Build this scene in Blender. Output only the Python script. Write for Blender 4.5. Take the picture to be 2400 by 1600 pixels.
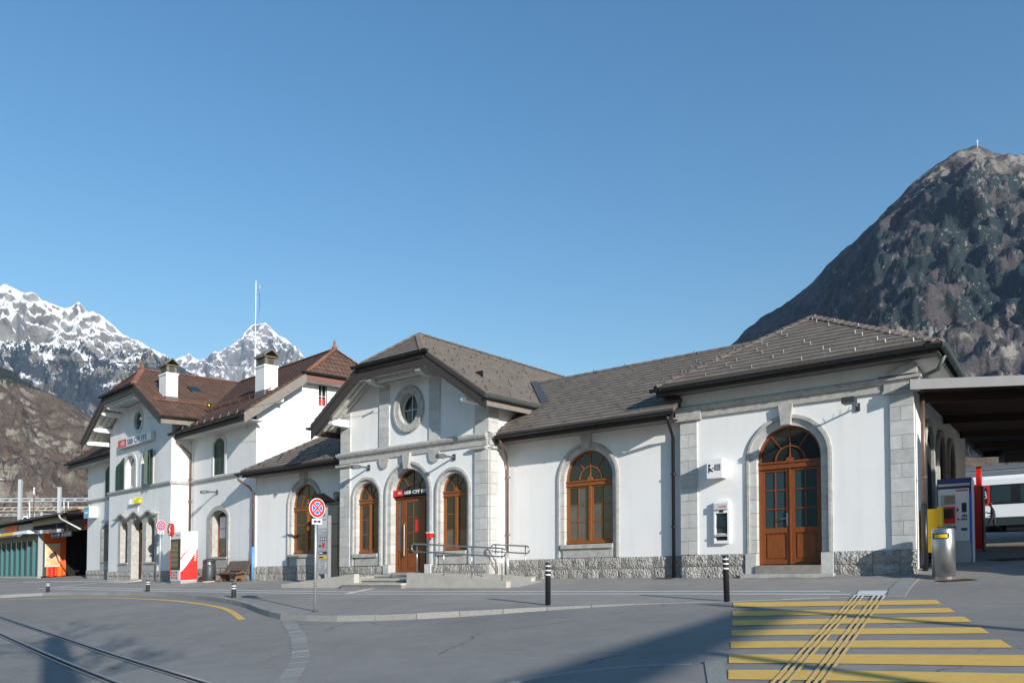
import bpy, bmesh, math, random
from math import sin, cos, pi, radians, sqrt, atan2, tan, hypot
from mathutils import Vector, noise
from mathutils.geometry import tessellate_polygon

# ------------------------------------------------------------------ set-up
for o in list(bpy.data.objects): bpy.data.objects.remove(o)
sc = bpy.context.scene
COL = sc.collection
random.seed(7)
SL = 0.04                       # the street climbs 4 % towards the right

# camera
cd = bpy.data.cameras.new('camera'); cam = bpy.data.objects.new('camera', cd); COL.objects.link(cam)
cam.location = (0, 0, 1.2)
cam.rotation_euler = (pi/2 + 0.0321, 0, 0)
cd.sensor_width = 36; cd.lens = 1767*36/2400; cd.shift_y = (1216-800)/2400
cd.clip_start = 0.1; cd.clip_end = 60000
sc.camera = cam
# sky and sun
SUN_DIR = Vector((0.4971, -0.7953, 0.3469)).normalized()      # towards the sun
wd = bpy.data.worlds.new('World'); sc.world = wd; wd.use_nodes = True
wt = wd.node_tree
sky = wt.nodes.new('ShaderNodeTexSky'); sky.sky_type = 'NISHITA'; sky.sun_disc = False
sky.sun_elevation = math.asin(SUN_DIR.z); sky.sun_rotation = atan2(SUN_DIR.x, SUN_DIR.y)
sky.altitude = 500; sky.air_density = 1.5; sky.dust_density = 0.25; sky.ozone_density = 3.3
bg = wt.nodes['Background']; bg.inputs['Strength'].default_value = 0.13
hs = wt.nodes.new('ShaderNodeHueSaturation'); hs.inputs['Saturation'].default_value = 1.24
wt.links.new(sky.outputs[0], hs.inputs['Color']); wt.links.new(hs.outputs[0], bg.inputs['Color'])
sd = bpy.data.lights.new('sun', 'SUN'); sd.energy = 5.0; sd.angle = radians(0.53); sd.color = (1, 0.95, 0.87)
so = bpy.data.objects.new('sun', sd); COL.objects.link(so)
so.rotation_euler = SUN_DIR.to_track_quat('Z', 'Y').to_euler(); so.location = (20, -30, 40)
sc.view_settings.view_transform = 'Standard'; sc.view_settings.look = 'None'
sc.view_settings.exposure = 0.25; sc.view_settings.gamma = 1; sc.view_settings.use_curve_mapping = False
sc.render.engine = 'CYCLES'

# ------------------------------------------------------------------ helpers
class Frame:
    def __init__(s, deg): s.c, s.s = cos(radians(deg)), sin(radians(deg))
    def __call__(s, u, v, z): return (u*s.c - v*s.s, u*s.s + v*s.c, z)
    def inv(s, x, y): return (x*s.c + y*s.s, -x*s.s + y*s.c)
FA = Frame(-35.5); FE = Frame(-42.3); FW = Frame(0)
VA, VB, VC = 20.2, 20.37, 19.312
VE, VF = 16.828, 15.846

def at(x, y, Y):                # a point seen at photo pixel (x, y), Y metres ahead (used for far background only)
    a = (x-1200)/1767; b = -(y-1216)/1767; c, s = cos(.0321), sin(.0321)
    d = (a, c-b*s, s+b*c); t = Y/d[1]
    return (d[0]*t, Y, 1.2 + d[2]*t - SL*d[0]*t)

def clampv(x, a, b): return max(a, min(b, x))
def smooth(t): t = clampv(t, 0, 1); return t*t*(3-2*t)
def plane_z(x, y):
    v = FA.inv(x, y)[1]; return .04 - .035*(20.3 - max(v, 4))
def ground_z(x, y):             # pavement level everywhere
    v = FA.inv(x, y)[1]
    if v <= 20.0: return plane_z(x, y)
    L = .04 + .002*(v-20.3)
    pts = [(19.6, .035), (21.7, .30), (25.8, .45), (53, .69), (200, .75)]
    R = pts[-1][1]
    for (a, za), (b, zb) in zip(pts, pts[1:]):
        if v < b: R = za + (zb-za)*clampv((v-a)/(b-a), 0, 1); break
    k = smooth((x-4)/4); return L + (R-L)*k
def road_z(x, y):
    v = FA.inv(x, y)[1]
    drop = .12*(1-smooth((x+2)/6)) + .006
    if v > 20: drop = .006 + .03*(1-smooth((x-4)/4))
    return ground_z(x, y) - drop

class MB:
    def __init__(s, fr=FW, shear=True): s.fr, s.sh, s.V, s.F, s.M, s.mi = fr, shear, [], [], [], 0
    def p(s, u, v, z):
        x, y, z = s.fr(u, v, z); s.V.append((x, y, z + (SL*x if s.sh else 0))); return len(s.V)-1
    def f(s, idx): s.F.append(tuple(idx)); s.M.append(s.mi)
    def face(s, pts): s.f([s.p(*q) for q in pts])
    def hexa(s, b, t):          # bottom ring and top ring of equal length
        n = len(b); B = [s.p(*q) for q in b]; T = [s.p(*q) for q in t]
        s.f(B[::-1]); s.f(T)
        for i in range(n): s.f((B[i], B[(i+1) % n], T[(i+1) % n], T[i]))
    def box(s, u0, u1, v0, v1, z0, z1):
        s.hexa([(u0, v0, z0), (u1, v0, z0), (u1, v1, z0), (u0, v1, z0)], [(u0, v0, z1), (u1, v0, z1), (u1, v1, z1), (u0, v1, z1)])
    def prism(s, poly, v0, v1): # polygon in (u, z) pushed along v
        s.hexa([(u, v0, z) for u, z in poly], [(u, v1, z) for u, z in poly])
    def prism_u(s, poly, u0, u1):
        s.hexa([(u0, v, z) for v, z in poly], [(u1, v, z) for v, z in poly])
    def prism_z(s, poly, z0, z1):
        s.hexa([(u, v, z0) for u, v in poly], [(u, v, z1) for u, v in poly])
    def slab(s, pts, th):       # 3-D polygon thickened downwards
        s.hexa([(u, v, z-th) for u, v, z in pts], pts)
    def strip(s, a, b, v0, v1, close=False):   # band between two (u,z) polylines, pushed along v
        n = len(a)
        for i in range(n if close else n-1):
            j = (i+1) % n
            s.prism([a[i], a[j], b[j], b[i]], v0, v1)
    def wall(s, outer, holes, v, depth=0.0):
        loops = [[Vector((u, z, 0)) for u, z in L] for L in [outer]+holes]
        flat = [q for L in loops for q in L]
        ids = [s.p(q.x, v, q.y) for q in flat]
        for t in tessellate_polygon(loops): s.f([ids[i] for i in t])
        if depth:
            for L in holes:
                n = len(L)
                for i in range(n):
                    a, b = L[i], L[(i+1) % n]
                    s.face([(a[0], v, a[1]), (b[0], v, b[1]), (b[0], v+depth, b[1]), (a[0], v+depth, a[1])])
    def tube(s, pts, r, n=8, taper=None, cap=True):
        P = [Vector(s.fr(*q)) for q in pts]; rings = []
        ref = Vector((0, 0, 1))
        for i, q in enumerate(P):
            d = (P[min(i+1, len(P)-1)] - P[max(i-1, 0)])
            if d.length < 1e-9: d = Vector((0, 0, 1))
            d.normalize()
            a = d.cross(ref if abs(d.z) < .95 else Vector((1, 0, 0))).normalized(); b = d.cross(a).normalized()
            rr = r if taper is None else r*taper[i]
            ring = []
            for k in range(n):
                w = q + (a*cos(2*pi*k/n) + b*sin(2*pi*k/n))*rr
                s.V.append((w.x, w.y, w.z + (SL*w.x if s.sh else 0))); ring.append(len(s.V)-1)
            rings.append(ring)
        for A, B in zip(rings, rings[1:]):
            for k in range(n): s.f((A[k], A[(k+1) % n], B[(k+1) % n], B[k]))
        if cap: s.f(rings[0][::-1]); s.f(rings[-1])
    def lathe(s, u, v, prof, n=20):
        rings = [[s.p(u+r*cos(2*pi*k/n), v+r*sin(2*pi*k/n), z) for k in range(n)] for r, z in prof]
        for A, B in zip(rings, rings[1:]):
            for k in range(n): s.f((A[k], A[(k+1) % n], B[(k+1) % n], B[k]))
        s.f(rings[0][::-1]); s.f(rings[-1])
    def disc(s, u, v0, v1, z, ru, rz, n=28):
        s.prism([(u+ru*cos(2*pi*k/n), z+rz*sin(2*pi*k/n)) for k in range(n)], v0, v1)
    def ell_ring(s, u, z, a0, b0, a1, b1, v0, v1, n=40):
        A = [(u+a0*cos(2*pi*k/n), z+b0*sin(2*pi*k/n)) for k in range(n)]
        B = [(u+a1*cos(2*pi*k/n), z+b1*sin(2*pi*k/n)) for k in range(n)]
        s.strip(A, B, v0, v1, True)
    def build(s, name, mat, parent=None, smooth=False, kind=None, fix=True):
        me = bpy.data.meshes.new(name)
        o0 = Vector((0, 0, 0)); q = parent
        while q is not None: o0 += q.location; q = q.parent
        me.from_pydata([(a-o0.x, b-o0.y, c-o0.z) for a, b, c in s.V], [], s.F)
        mats = mat if isinstance(mat, (list, tuple)) else [mat]
        for m in mats: me.materials.append(m)
        if len(mats) > 1: me.polygons.foreach_set('material_index', s.M)
        if fix:
            bm = bmesh.new(); bm.from_mesh(me); bmesh.ops.recalc_face_normals(bm, faces=bm.faces); bm.to_mesh(me); bm.free()
        if smooth: me.polygons.foreach_set('use_smooth', [True]*len(me.polygons))
        o = bpy.data.objects.new(name, me); COL.objects.link(o)
        if parent is not None: o.parent = parent
        if kind: o['kind'] = kind
        return o

def tag(o, label, cat, group=None):
    o['label'] = label; o['category'] = cat
    if group: o['group'] = group
    return o
def thing(name, label, cat, loc=(0, 0, 0), group=None, fr=None):
    o = bpy.data.objects.new(name, None); COL.objects.link(o); o.empty_display_size = .2
    x, y, z = fr(*loc) if fr else loc
    o.location = (x, y, z + SL*x)
    return tag(o, label, cat, group)
def copy_thing(o, loc, label):
    r = o.copy(); COL.objects.link(r); r.location = (loc[0], loc[1], loc[2] + SL*loc[0]); r['label'] = label
    for ch in o.children:
        c = ch.copy(); COL.objects.link(c); c.parent = r
        for g in ch.children:
            d = g.copy(); COL.objects.link(d); d.parent = c
    return r
def struct(o): o['kind'] = 'structure'; return o
def arc(uc, zc, r, a0, a1, n): return [(uc + r*cos(a0+(a1-a0)*i/n), zc + r*sin(a0+(a1-a0)*i/n)) for i in range(n+1)]
def arch_line(uc, h, zb, zs, n=20):   # up the left jamb, over, down the right jamb
    return [(uc-h, zb)] + arc(uc, zs, h, pi, 0, n) + [(uc+h, zb)]

_txt = {}
def text_mesh(txt, size, extrude=.004, bold=False):
    key = (txt, size, extrude, bold)
    if key not in _txt:
        cu = bpy.data.curves.new('lettering', 'FONT'); cu.body = txt; cu.size = size; cu.extrude = extrude; cu.resolution_u = 2
        if bold: cu.offset = size*.018
        ob = bpy.data.objects.new('lettering', cu); COL.objects.link(ob)
        dg = bpy.context.evaluated_depsgraph_get()
        me = ob.evaluated_get(dg).to_mesh()
        vs = [tuple(v.co) for v in me.vertices]; fs = [tuple(p.vertices) for p in me.polygons]
        ob.evaluated_get(dg).to_mesh_clear()
        bpy.data.objects.remove(ob); bpy.data.curves.remove(cu)
        _txt[key] = (vs, fs)
    return _txt[key]
def text_on(txt, size, put, mat, name, parent, width=None, bold=False, extrude=.004):
    """put(x, y, d) maps letter coordinates to frame coordinates"""
    vs, fs = text_mesh(txt, size, extrude, bold)
    x0 = min(v[0] for v in vs); x1 = max(v[0] for v in vs)
    k = (width/(x1-x0)) if width else 1
    b = put[0]
    for v in vs: b.p(*put[1]((v[0]-x0)*k, v[1], v[2]))
    for f in fs: b.f(f)
    return b.build(name, mat, parent, fix=False)

# ------------------------------------------------------------------ materials
def M(name, col, rough=.7, metal=0.0, var=0.0, scale=3.0, bump=0.0, bscale=40.0, spec=.5, col2=None, detail=6, stretch=None):
    m = bpy.data.materials.new(name); m.use_nodes = True
    nt = m.node_tree; b = nt.nodes['Principled BSDF']
    b.inputs['Roughness'].default_value = rough; b.inputs['Metallic'].default_value = metal
    b.inputs['Specular IOR Level'].default_value = spec
    c = (*col, 1)
    b.inputs['Base Color'].default_value = c
    if var or bump:
        tc = nt.nodes.new('ShaderNodeTexCoord'); src = tc.outputs['Object']
        if stretch:
            mp = nt.nodes.new('ShaderNodeMapping'); mp.inputs['Scale'].default_value = stretch
            nt.links.new(src, mp.inputs[0]); src = mp.outputs[0]
    if var:
        n = nt.nodes.new('ShaderNodeTexNoise'); n.inputs['Scale'].default_value = scale; n.inputs['Detail'].default_value = detail
        n.inputs['Roughness'].default_value = .65
        nt.links.new(src, n.inputs['Vector'])
        r = nt.nodes.new('ShaderNodeValToRGB')
        d = col2 if col2 else tuple(x*(1-var) for x in col)
        r.color_ramp.elements[0].position = .3; r.color_ramp.elements[1].position = .7
        r.color_ramp.elements[0].color = (*d, 1); r.color_ramp.elements[1].color = c
        nt.links.new(n.outputs['Fac'], r.inputs[0]); nt.links.new(r.outputs[0], b.inputs['Base Color'])
    if bump:
        n2 = nt.nodes.new('ShaderNodeTexNoise'); n2.inputs['Scale'].default_value = bscale; n2.inputs['Detail'].default_value = 4
        nt.links.new(src, n2.inputs['Vector'])
        bp = nt.nodes.new('ShaderNodeBump'); bp.inputs['Strength'].default_value = bump; bp.inputs['Distance'].default_value = .03
        nt.links.new(n2.outputs['Fac'], bp.inputs['Height']); nt.links.new(bp.outputs[0], b.inputs['Normal'])
    return m
def per_piece(m, amount=.25):       # every piece (object) or island a slightly different tone
    nt = m.node_tree; b = nt.nodes['Principled BSDF']
    oi = nt.nodes.new('ShaderNodeNewGeometry')
    mr = nt.nodes.new('ShaderNodeMapRange'); mr.inputs['To Min'].default_value = 1-amount; mr.inputs['To Max'].default_value = 1+amount*.6
    nt.links.new(oi.outputs['Random Per Island'], mr.inputs['Value'])
    inf = nt.nodes.new('ShaderNodeObjectInfo'); ad = nt.nodes.new('ShaderNodeMath'); ad.operation = 'ADD'
    fr_ = nt.nodes.new('ShaderNodeMath'); fr_.operation = 'FRACT'
    nt.links.new(oi.outputs['Random Per Island'], ad.inputs[0]); nt.links.new(inf.outputs['Random'], ad.inputs[1])
    nt.links.new(ad.outputs[0], fr_.inputs[0]); nt.links.new(fr_.outputs[0], mr.inputs['Value'])
    mx = nt.nodes.new('ShaderNodeVectorMath'); mx.operation = 'SCALE'
    ins = b.inputs['Base Color']
    if ins.is_linked: nt.links.new(ins.links[0].from_socket, mx.inputs[0])
    else: mx.inputs[0].default_value = ins.default_value[:3]
    nt.links.new(mr.outputs[0], mx.inputs['Scale']); nt.links.new(mx.outputs[0], ins)
    return m
def streaks(m, amount=.12, dark=(.45, .43, .40)):   # rain streaks and stains on plaster
    nt = m.node_tree; b = nt.nodes['Principled BSDF']
    tc = nt.nodes.new('ShaderNodeTexCoord'); mp = nt.nodes.new('ShaderNodeMapping'); mp.inputs['Scale'].default_value = (2.2, 2.2, .16)
    n = nt.nodes.new('ShaderNodeTexNoise'); n.inputs['Scale'].default_value = 1.6; n.inputs['Detail'].default_value = 8; n.inputs['Roughness'].default_value = .6
    nt.links.new(tc.outputs['Object'], mp.inputs[0]); nt.links.new(mp.outputs[0], n.inputs['Vector'])
    r = nt.nodes.new('ShaderNodeMapRange'); r.inputs['From Min'].default_value = .48; r.inputs['From Max'].default_value = .8
    r.inputs['To Min'].default_value = 0; r.inputs['To Max'].default_value = amount*2
    nt.links.new(n.outputs['Fac'], r.inputs['Value'])
    mx = nt.nodes.new('ShaderNodeMixRGB'); mx.inputs[2].default_value = (*dark, 1)
    ins = b.inputs['Base Color']
    if ins.is_linked: nt.links.new(ins.links[0].from_socket, mx.inputs[1])
    else: mx.inputs[1].default_value = ins.default_value
    nt.links.new(r.outputs[0], mx.inputs[0]); nt.links.new(mx.outputs[0], ins)
    return m

m_plaster = streaks(M('white_plaster', (.80, .80, .795), .9, var=.05, scale=.8, bump=.12, bscale=60, spec=.2), .10)
m_plaster2 = streaks(M('house_plaster', (.80, .80, .79), .9, var=.06, scale=1.0, bump=.12, bscale=60, spec=.2), .13)
m_stone = per_piece(M('limestone', (.57, .57, .555), .85, var=.22, scale=5, bump=.25, bscale=90, spec=.3), .14)
m_stone_trim = M('limestone_trim', (.50, .49, .465), .85, var=.38, scale=6, bump=.25, bscale=70, spec=.3)
m_mortar = M('mortar', (.33, .32, .30), .95, var=.2, scale=8)
def rough_stone():
    m = M('rough_granite', (.50, .485, .46), .9, var=.5, scale=9, spec=.25, col2=(.30, .28, .255))
    per_piece(m, .16); nt = m.node_tree; b = nt.nodes['Principled BSDF']
    tc = nt.nodes.new('ShaderNodeTexCoord'); n = nt.nodes.new('ShaderNodeTexVoronoi'); n.inputs['Scale'].default_value = 17
    n2 = nt.nodes.new('ShaderNodeTexNoise'); n2.inputs['Scale'].default_value = 26; n2.inputs['Detail'].default_value = 5
    nt.links.new(tc.outputs['Object'], n.inputs['Vector']); nt.links.new(tc.outputs['Object'], n2.inputs['Vector'])
    ad = nt.nodes.new('ShaderNodeMath'); ad.operation = 'ADD'; nt.links.new(n.outputs['Distance'], ad.inputs[0]); nt.links.new(n2.outputs['Fac'], ad.inputs[1])
    bp = nt.nodes.new('ShaderNodeBump'); bp.inputs['Strength'].default_value = 1; bp.inputs['Distance'].default_value = .05
    nt.links.new(ad.outputs[0], bp.inputs['Height']); nt.links.new(bp.outputs[0], b.inputs['Normal'])
    return m
m_rough = rough_stone()
m_slate = per_piece(M('roof_slate', (.20, .172, .15), .8, var=.22, scale=3, bump=.15, bscale=50, spec=.25), .12)
m_slab = M('roof_underlay', (.08, .07, .065), .9)
m_tile = per_piece(M('clay_tile', (.150, .090, .068), .85, var=.3, scale=2, bump=.2, bscale=60, spec=.25), .16)
m_tileslab = M('tile_underlay', (.07, .035, .027), .9)
m_wood = M('varnished_wood', (.33, .105, .022), .38, var=.45, scale=5, spec=.5, stretch=(9, 9, .8))
m_wood2 = M('door_wood', (.27, .075, .016), .4, var=.5, scale=5, spec=.5, stretch=(9, 9, .7))
m_barge = M('dark_brown_boards', (.055, .043, .038), .6, var=.25, scale=5, stretch=(1, 1, 6))
m_fascia = M('taupe_boards', (.23, .205, .18), .7, var=.2, scale=5)
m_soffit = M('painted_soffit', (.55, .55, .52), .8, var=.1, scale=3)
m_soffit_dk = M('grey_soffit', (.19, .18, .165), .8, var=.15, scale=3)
m_gutter = M('dark_gutter_metal', (.03, .033, .034), .45, metal=.3, var=.3, scale=6)
m_patina = M('green_gutter_metal', (.10, .125, .115), .55, metal=.2, var=.3, scale=5)
m_copper = M('brown_copper', (.20, .135, .105), .45, metal=.5, var=.3, scale=4)
m_zinc = M('zinc', (.15, .15, .157), .6, metal=.15, var=.2, scale=3)
m_lead = M('flashing', (.135, .125, .14), .55, metal=.4, var=.2, scale=5)
m_glass = M('dark_glass', (.018, .022, .022), .03, spec=.6)
m_glass2 = M('curtained_glass', (.12, .12, .115), .06, spec=.6, var=.4, scale=1.4)
m_glass3 = M('green_glass', (.03, .055, .06), .05, spec=.7)
m_black = M('black_paint', (.012, .012, .014), .4)
m_white = M('white_paint', (.80, .80, .80), .5)
m_steel = M('brushed_steel', (.48, .48, .48), .32, metal=.9, var=.15, scale=20, stretch=(1, 1, .05))
m_galv = M('galvanised_steel', (.50, .52, .53), .45, metal=.6, var=.2, scale=12)
m_lampgrey = M('lamp_grey', (.10, .105, .115), .55)
m_dark = M('dark_grey_metal', (.05, .055, .06), .5, metal=.3)
m_grey = M('grey_paint', (.33, .34, .355), .5)
m_lgrey = M('light_grey_paint', (.55, .56, .56), .45)
m_red = M('signal_red', (.62, .022, .018), .35)
m_blue = M('signal_blue', (.02, .15, .55), .35)
m_navy = M('navy', (.012, .03, .13), .4)
m_cyan = M('cyan_print', (.06, .36, .58), .4)
m_yellow = M('yellow_panel', (.80, .50, .02), .4)
m_lime = M('yellow_letters', (.62, .56, .03), .4)
m_orange = M('orange_panel', (.75, .12, .01), .5)
m_green = M('shutter_green', (.018, .055, .04), .55, var=.15, scale=6)
m_conc = M('concrete', (.50, .475, .43), .9, var=.22, scale=2.5, bump=.2, bscale=60, spec=.2)
m_conc_dk = M('weathered_step', (.30, .28, .25), .9, var=.35, scale=5, bump=.3, bscale=50, spec=.2)
m_kerb = per_piece(M('granite_kerb', (.33, .33, .315), .85, var=.35, scale=30, bump=.3, bscale=120, spec=.3, detail=3), .12)
m_chimcap = M('mossy_concrete', (.22, .20, .155), .95, var=.4, scale=7, bump=.4, bscale=40)
m_benchwood = M('weathered_boards', (.17, .125, .10), .8, var=.4, scale=6, stretch=(1, 1, 5))
m_rust = M('cast_iron_rust', (.20, .085, .04), .7, var=.4, scale=9)
m_skin = M('skin', (.45, .27, .19), .6)
m_suit = M('dark_suit', (.018, .018, .02), .85)
m_hair = M('brown_hair', (.05, .03, .02), .8)
m_gold = M('polished_brass', (.75, .45, .06), .2, metal=1.0)
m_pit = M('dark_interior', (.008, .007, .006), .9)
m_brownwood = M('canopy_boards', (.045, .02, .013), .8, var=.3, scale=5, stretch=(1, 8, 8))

def asphalt(name, base, crack=.5, patch=.12):
    m = M(name, base, .9, spec=.3); nt = m.node_tree; b = nt.nodes['Principled BSDF']; L = nt.links.new
    tc = nt.nodes.new('ShaderNodeTexCoord'); P = tc.outputs['Object']
    def noi(s, d, r=.6):
        n = nt.nodes.new('ShaderNodeTexNoise'); n.inputs['Scale'].default_value = s; n.inputs['Detail'].default_value = d; n.inputs['Roughness'].default_value = r
        L(P, n.inputs['Vector']); return n
    fine, big, mid = noi(150, 3, .8), noi(.35, 5), noi(2.2, 6)
    def mr(sock, a, b_, c, d):
        r = nt.nodes.new('ShaderNodeMapRange'); r.inputs[1].default_value = a; r.inputs[2].default_value = b_; r.inputs[3].default_value = c; r.inputs[4].default_value = d
        L(sock, r.inputs[0]); return r.outputs[0]
    def mul(a, c):
        x = nt.nodes.new('ShaderNodeMath'); x.operation = 'MULTIPLY'; L(a, x.inputs[0]); L(c, x.inputs[1]); return x.outputs[0]
    f = mul(mul(mr(fine.outputs['Fac'], .3, .75, .62, 1.45), mr(big.outputs['Fac'], .3, .7, 1-patch, 1+patch)), mr(mid.outputs['Fac'], .3, .7, .92, 1.08))
    # cracks: thin warped cell edges, only here and there
    wv = nt.nodes.new('ShaderNodeMixRGB'); wv.blend_type = 'ADD'; wv.inputs[0].default_value = .55
    L(P, wv.inputs[1]); L(noi(1.1, 4).outputs['Color'], wv.inputs[2])
    vo = nt.nodes.new('ShaderNodeTexVoronoi'); vo.feature = 'DISTANCE_TO_EDGE'; vo.inputs['Scale'].default_value = .34
    L(wv.outputs[0], vo.inputs['Vector'])
    line = mr(vo.outputs['Distance'], 0, .010, 0, 1)
    msk = mr(noi(.55, 3).outputs['Fac'], .50, .58, 1, 1-crack)
    mx = nt.nodes.new('ShaderNodeMath'); mx.operation = 'MAXIMUM'
    inv = nt.nodes.new('ShaderNodeMath'); inv.operation = 'SUBTRACT'; inv.inputs[0].default_value = 1
    L(msk, inv.inputs[1])
    ad = nt.nodes.new('ShaderNodeMath'); ad.operation = 'ADD'; ad.use_clamp = True
    L(line, ad.inputs[0]); L(msk, ad.inputs[1])
    f = mul(f, mr(ad.outputs[0], 0, 1, .35, 1))
    vm = nt.nodes.new('ShaderNodeVectorMath'); vm.operation = 'SCALE'; vm.inputs[0].default_value = base; L(f, vm.inputs['Scale'])
    L(vm.outputs[0], b.inputs['Base Color'])
    bp = nt.nodes.new('ShaderNodeBump'); bp.inputs['Strength'].default_value = .5; bp.inputs['Distance'].default_value = .006
    L(fine.outputs['Fac'], bp.inputs['Height']); L(bp.outputs[0], b.inputs['Normal'])
    return m
m_road = asphalt('road_asphalt', (.235, .225, .212), .9)
m_pave = asphalt('pavement_asphalt', (.27, .257, .24), .6)
def paint(name, col, worn=.25):
    m = M(name, col, .75, spec=.3, var=worn, scale=7, bump=.2, bscale=150)
    return m
m_wline = paint('white_road_paint', (.66, .66, .64), .12)
m_yline = paint('yellow_road_paint', (.74, .47, .12), .14)
m_opaint = paint('ochre_guide_paint', (.72, .50, .20), .15)

# ------------------------------------------------------------------ ground, pavement, kerbs, markings
def resample(P, step):
    out = [P[0]]; acc = 0
    for a, b in zip(P, P[1:]):
        d = hypot(b[0]-a[0], b[1]-a[1]); t = step-acc
        while t <= d:
            out.append((a[0]+(b[0]-a[0])*t/d, a[1]+(b[1]-a[1])*t/d)); t += step
        acc = d-(t-step)
    if hypot(out[-1][0]-P[-1][0], out[-1][1]-P[-1][1]) > step*.25: out.append(P[-1])
    return out
def spline(P, n=8):
    out = []
    for i in range(len(P)-1):
        p0, p1, p2, p3 = P[max(i-1, 0)], P[i], P[i+1], P[min(i+2, len(P)-1)]
        for k in range(n):
            t = k/n
            out.append(tuple(.5*((2*b) + (c-a)*t + (2*a-5*b+4*c-d)*t*t + (-a+3*b-3*c+d)*t**3) for a, b, c, d in zip(p0, p1, p2, p3)))
    return out + [P[-1]]
def offset(P, d):
    out = []
    for i, p in enumerate(P):
        a, b = P[max(i-1, 0)], P[min(i+1, len(P)-1)]
        l = hypot(b[0]-a[0], b[1]-a[1]) or 1
        out.append((p[0]-(b[1]-a[1])/l*d, p[1]+(b[0]-a[0])/l*d))
    return out

b = MB()                                    # far valley floor, out to the horizon
R = 30000
b.face([(-R, -R, -1.2), (R, -R, -1.2), (R, R, -1.2), (-R, R, -1.2)])
m_field = M('valley_floor', (.12, .11, .08), .95, var=.4, scale=.01)
struct(b.build('ground', m_field))

b = MB()                                    # carriageway
xs = [-90+3*i for i in range(28)] + [-6+.5*i for i in range(41)] + [15+2*i for i in range(40)]
ys = [-30+3*i for i in range(11)] + [1+.6*i for i in range(50)] + [31+3*i for i in range(22)]
ids = {(i, j): b.p(x, y, road_z(x, y)) for i, x in enumerate(xs) for j, y in enumerate(ys)}
for i in range(len(xs)-1):
    for j in range(len(ys)-1): b.f((ids[i, j], ids[i+1, j], ids[i+1, j+1], ids[i, j+1]))
struct(b.build('road', m_road, smooth=True))

kerb_pts = spline([(-70, 34), (-45, 33.6), (-30, 33.5), (-22.57, 33.35), (-20.3, 33.1), (-16.87, 31.07), (-13.06, 28.13), (-10.37, 25.39), (-8.06, 22.36), (-6.49, 19.58),
                   (-5.79, 18.45), (-5.3, 17.85), (-3.82, 16.92), (-2.12, 16.53), (-.51, 16.37), (.89, 16.22), (2.78, 15.8), (4.38, 15.3), (6.4, 14.85), (7.3, 14.45)], 6)
def lift(P, dz): return [(x, y, plane_z(x, y)+dz) for x, y in P]
c20 = FA(-2.45, 20.3, 0); cl = FA(-70, 20.3, 0)
outer = offset(kerb_pts, .15) + [(7.35, 14.5), (9.62, 18.05), c20[:2], cl[:2], (-75, 60)]
b = MB(); V3 = [Vector((x, y, 0)) for x, y in outer]
ids = [b.p(x, y, plane_z(x, y)) for x, y in outer]
for t in tessellate_polygon([V3]): b.f([ids[i] for i in t])
struct(b.build('pavement', m_pave))
b = MB()                                    # the pavement running on behind, left of the station
q = [FA(u, v, 0)[:2] for u, v in ((-110, 20.3), (-18, 20.3), (-18, 70), (-110, 70))]
b.face([(x, y, ground_z(x, y) if k > 1 else plane_z(x, y)) for k, (x, y) in enumerate(q)])
struct(b.build('pavement', m_pave))

kerb = bpy.data.objects.new('kerb', None); COL.objects.link(kerb); struct(kerb)
kp = resample(kerb_pts, .95)
for a, c in zip(kp, kp[1:]):
    l = hypot(c[0]-a[0], c[1]-a[1]); dx, dy = (c[0]-a[0])/l, (c[1]-a[1])/l; g = .006
    a2 = (a[0]+dx*g, a[1]+dy*g); c2 = (c[0]-dx*g, c[1]-dy*g); n = (-dy*.16, dx*.16)
    b = MB(); j = random.uniform(-.004, .004)
    fl = lambda p, w: plane_z(*p)+.004+j-.10*0
    top = [(a2[0], a2[1], plane_z(*a2)+.005+j), (c2[0], c2[1], plane_z(*c2)+.005+j), (c2[0]+n[0], c2[1]+n[1], plane_z(*c2)+.006+j), (a2[0]+n[0], a2[1]+n[1], plane_z(*a2)+.006+j)]
    bot = [(x-(n[0]*.25 if k < 2 else 0), y-(n[1]*.25 if k < 2 else 0), z-.3) for k, (x, y, z) in enumerate(top)]
    b.hexa(bot, top); b.build('kerb_stone', m_kerb, kerb)
for (p0, p1) in (((7.35, 14.5), (8.05, 15.65)), ((8.05, 15.65), (8.85, 16.9)), ((8.85, 16.9), (9.6, 18.0))):
    l = hypot(p1[0]-p0[0], p1[1]-p0[1]); dx, dy = (p1[0]-p0[0])/l, (p1[1]-p0[1])/l; n = (dy*.17, -dx*.17); b = MB()
    A = [(p0[0]+dx*.008-n[0]*1.2, p0[1]+dy*.008-n[1]*1.2), (p1[0]-n[0]*1.2, p1[1]-n[1]*1.2), (p1[0]+n[0], p1[1]+n[1]), (p0[0]+n[0]+dx*.008, p0[1]+n[1]+dy*.008)]
    b.hexa([(x, y, plane_z(x, y)-.2) for x, y in A], [(x, y, plane_z(x, y)+.012) for x, y in A]); b.build('kerb_stone', m_kerb, kerb)

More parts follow.
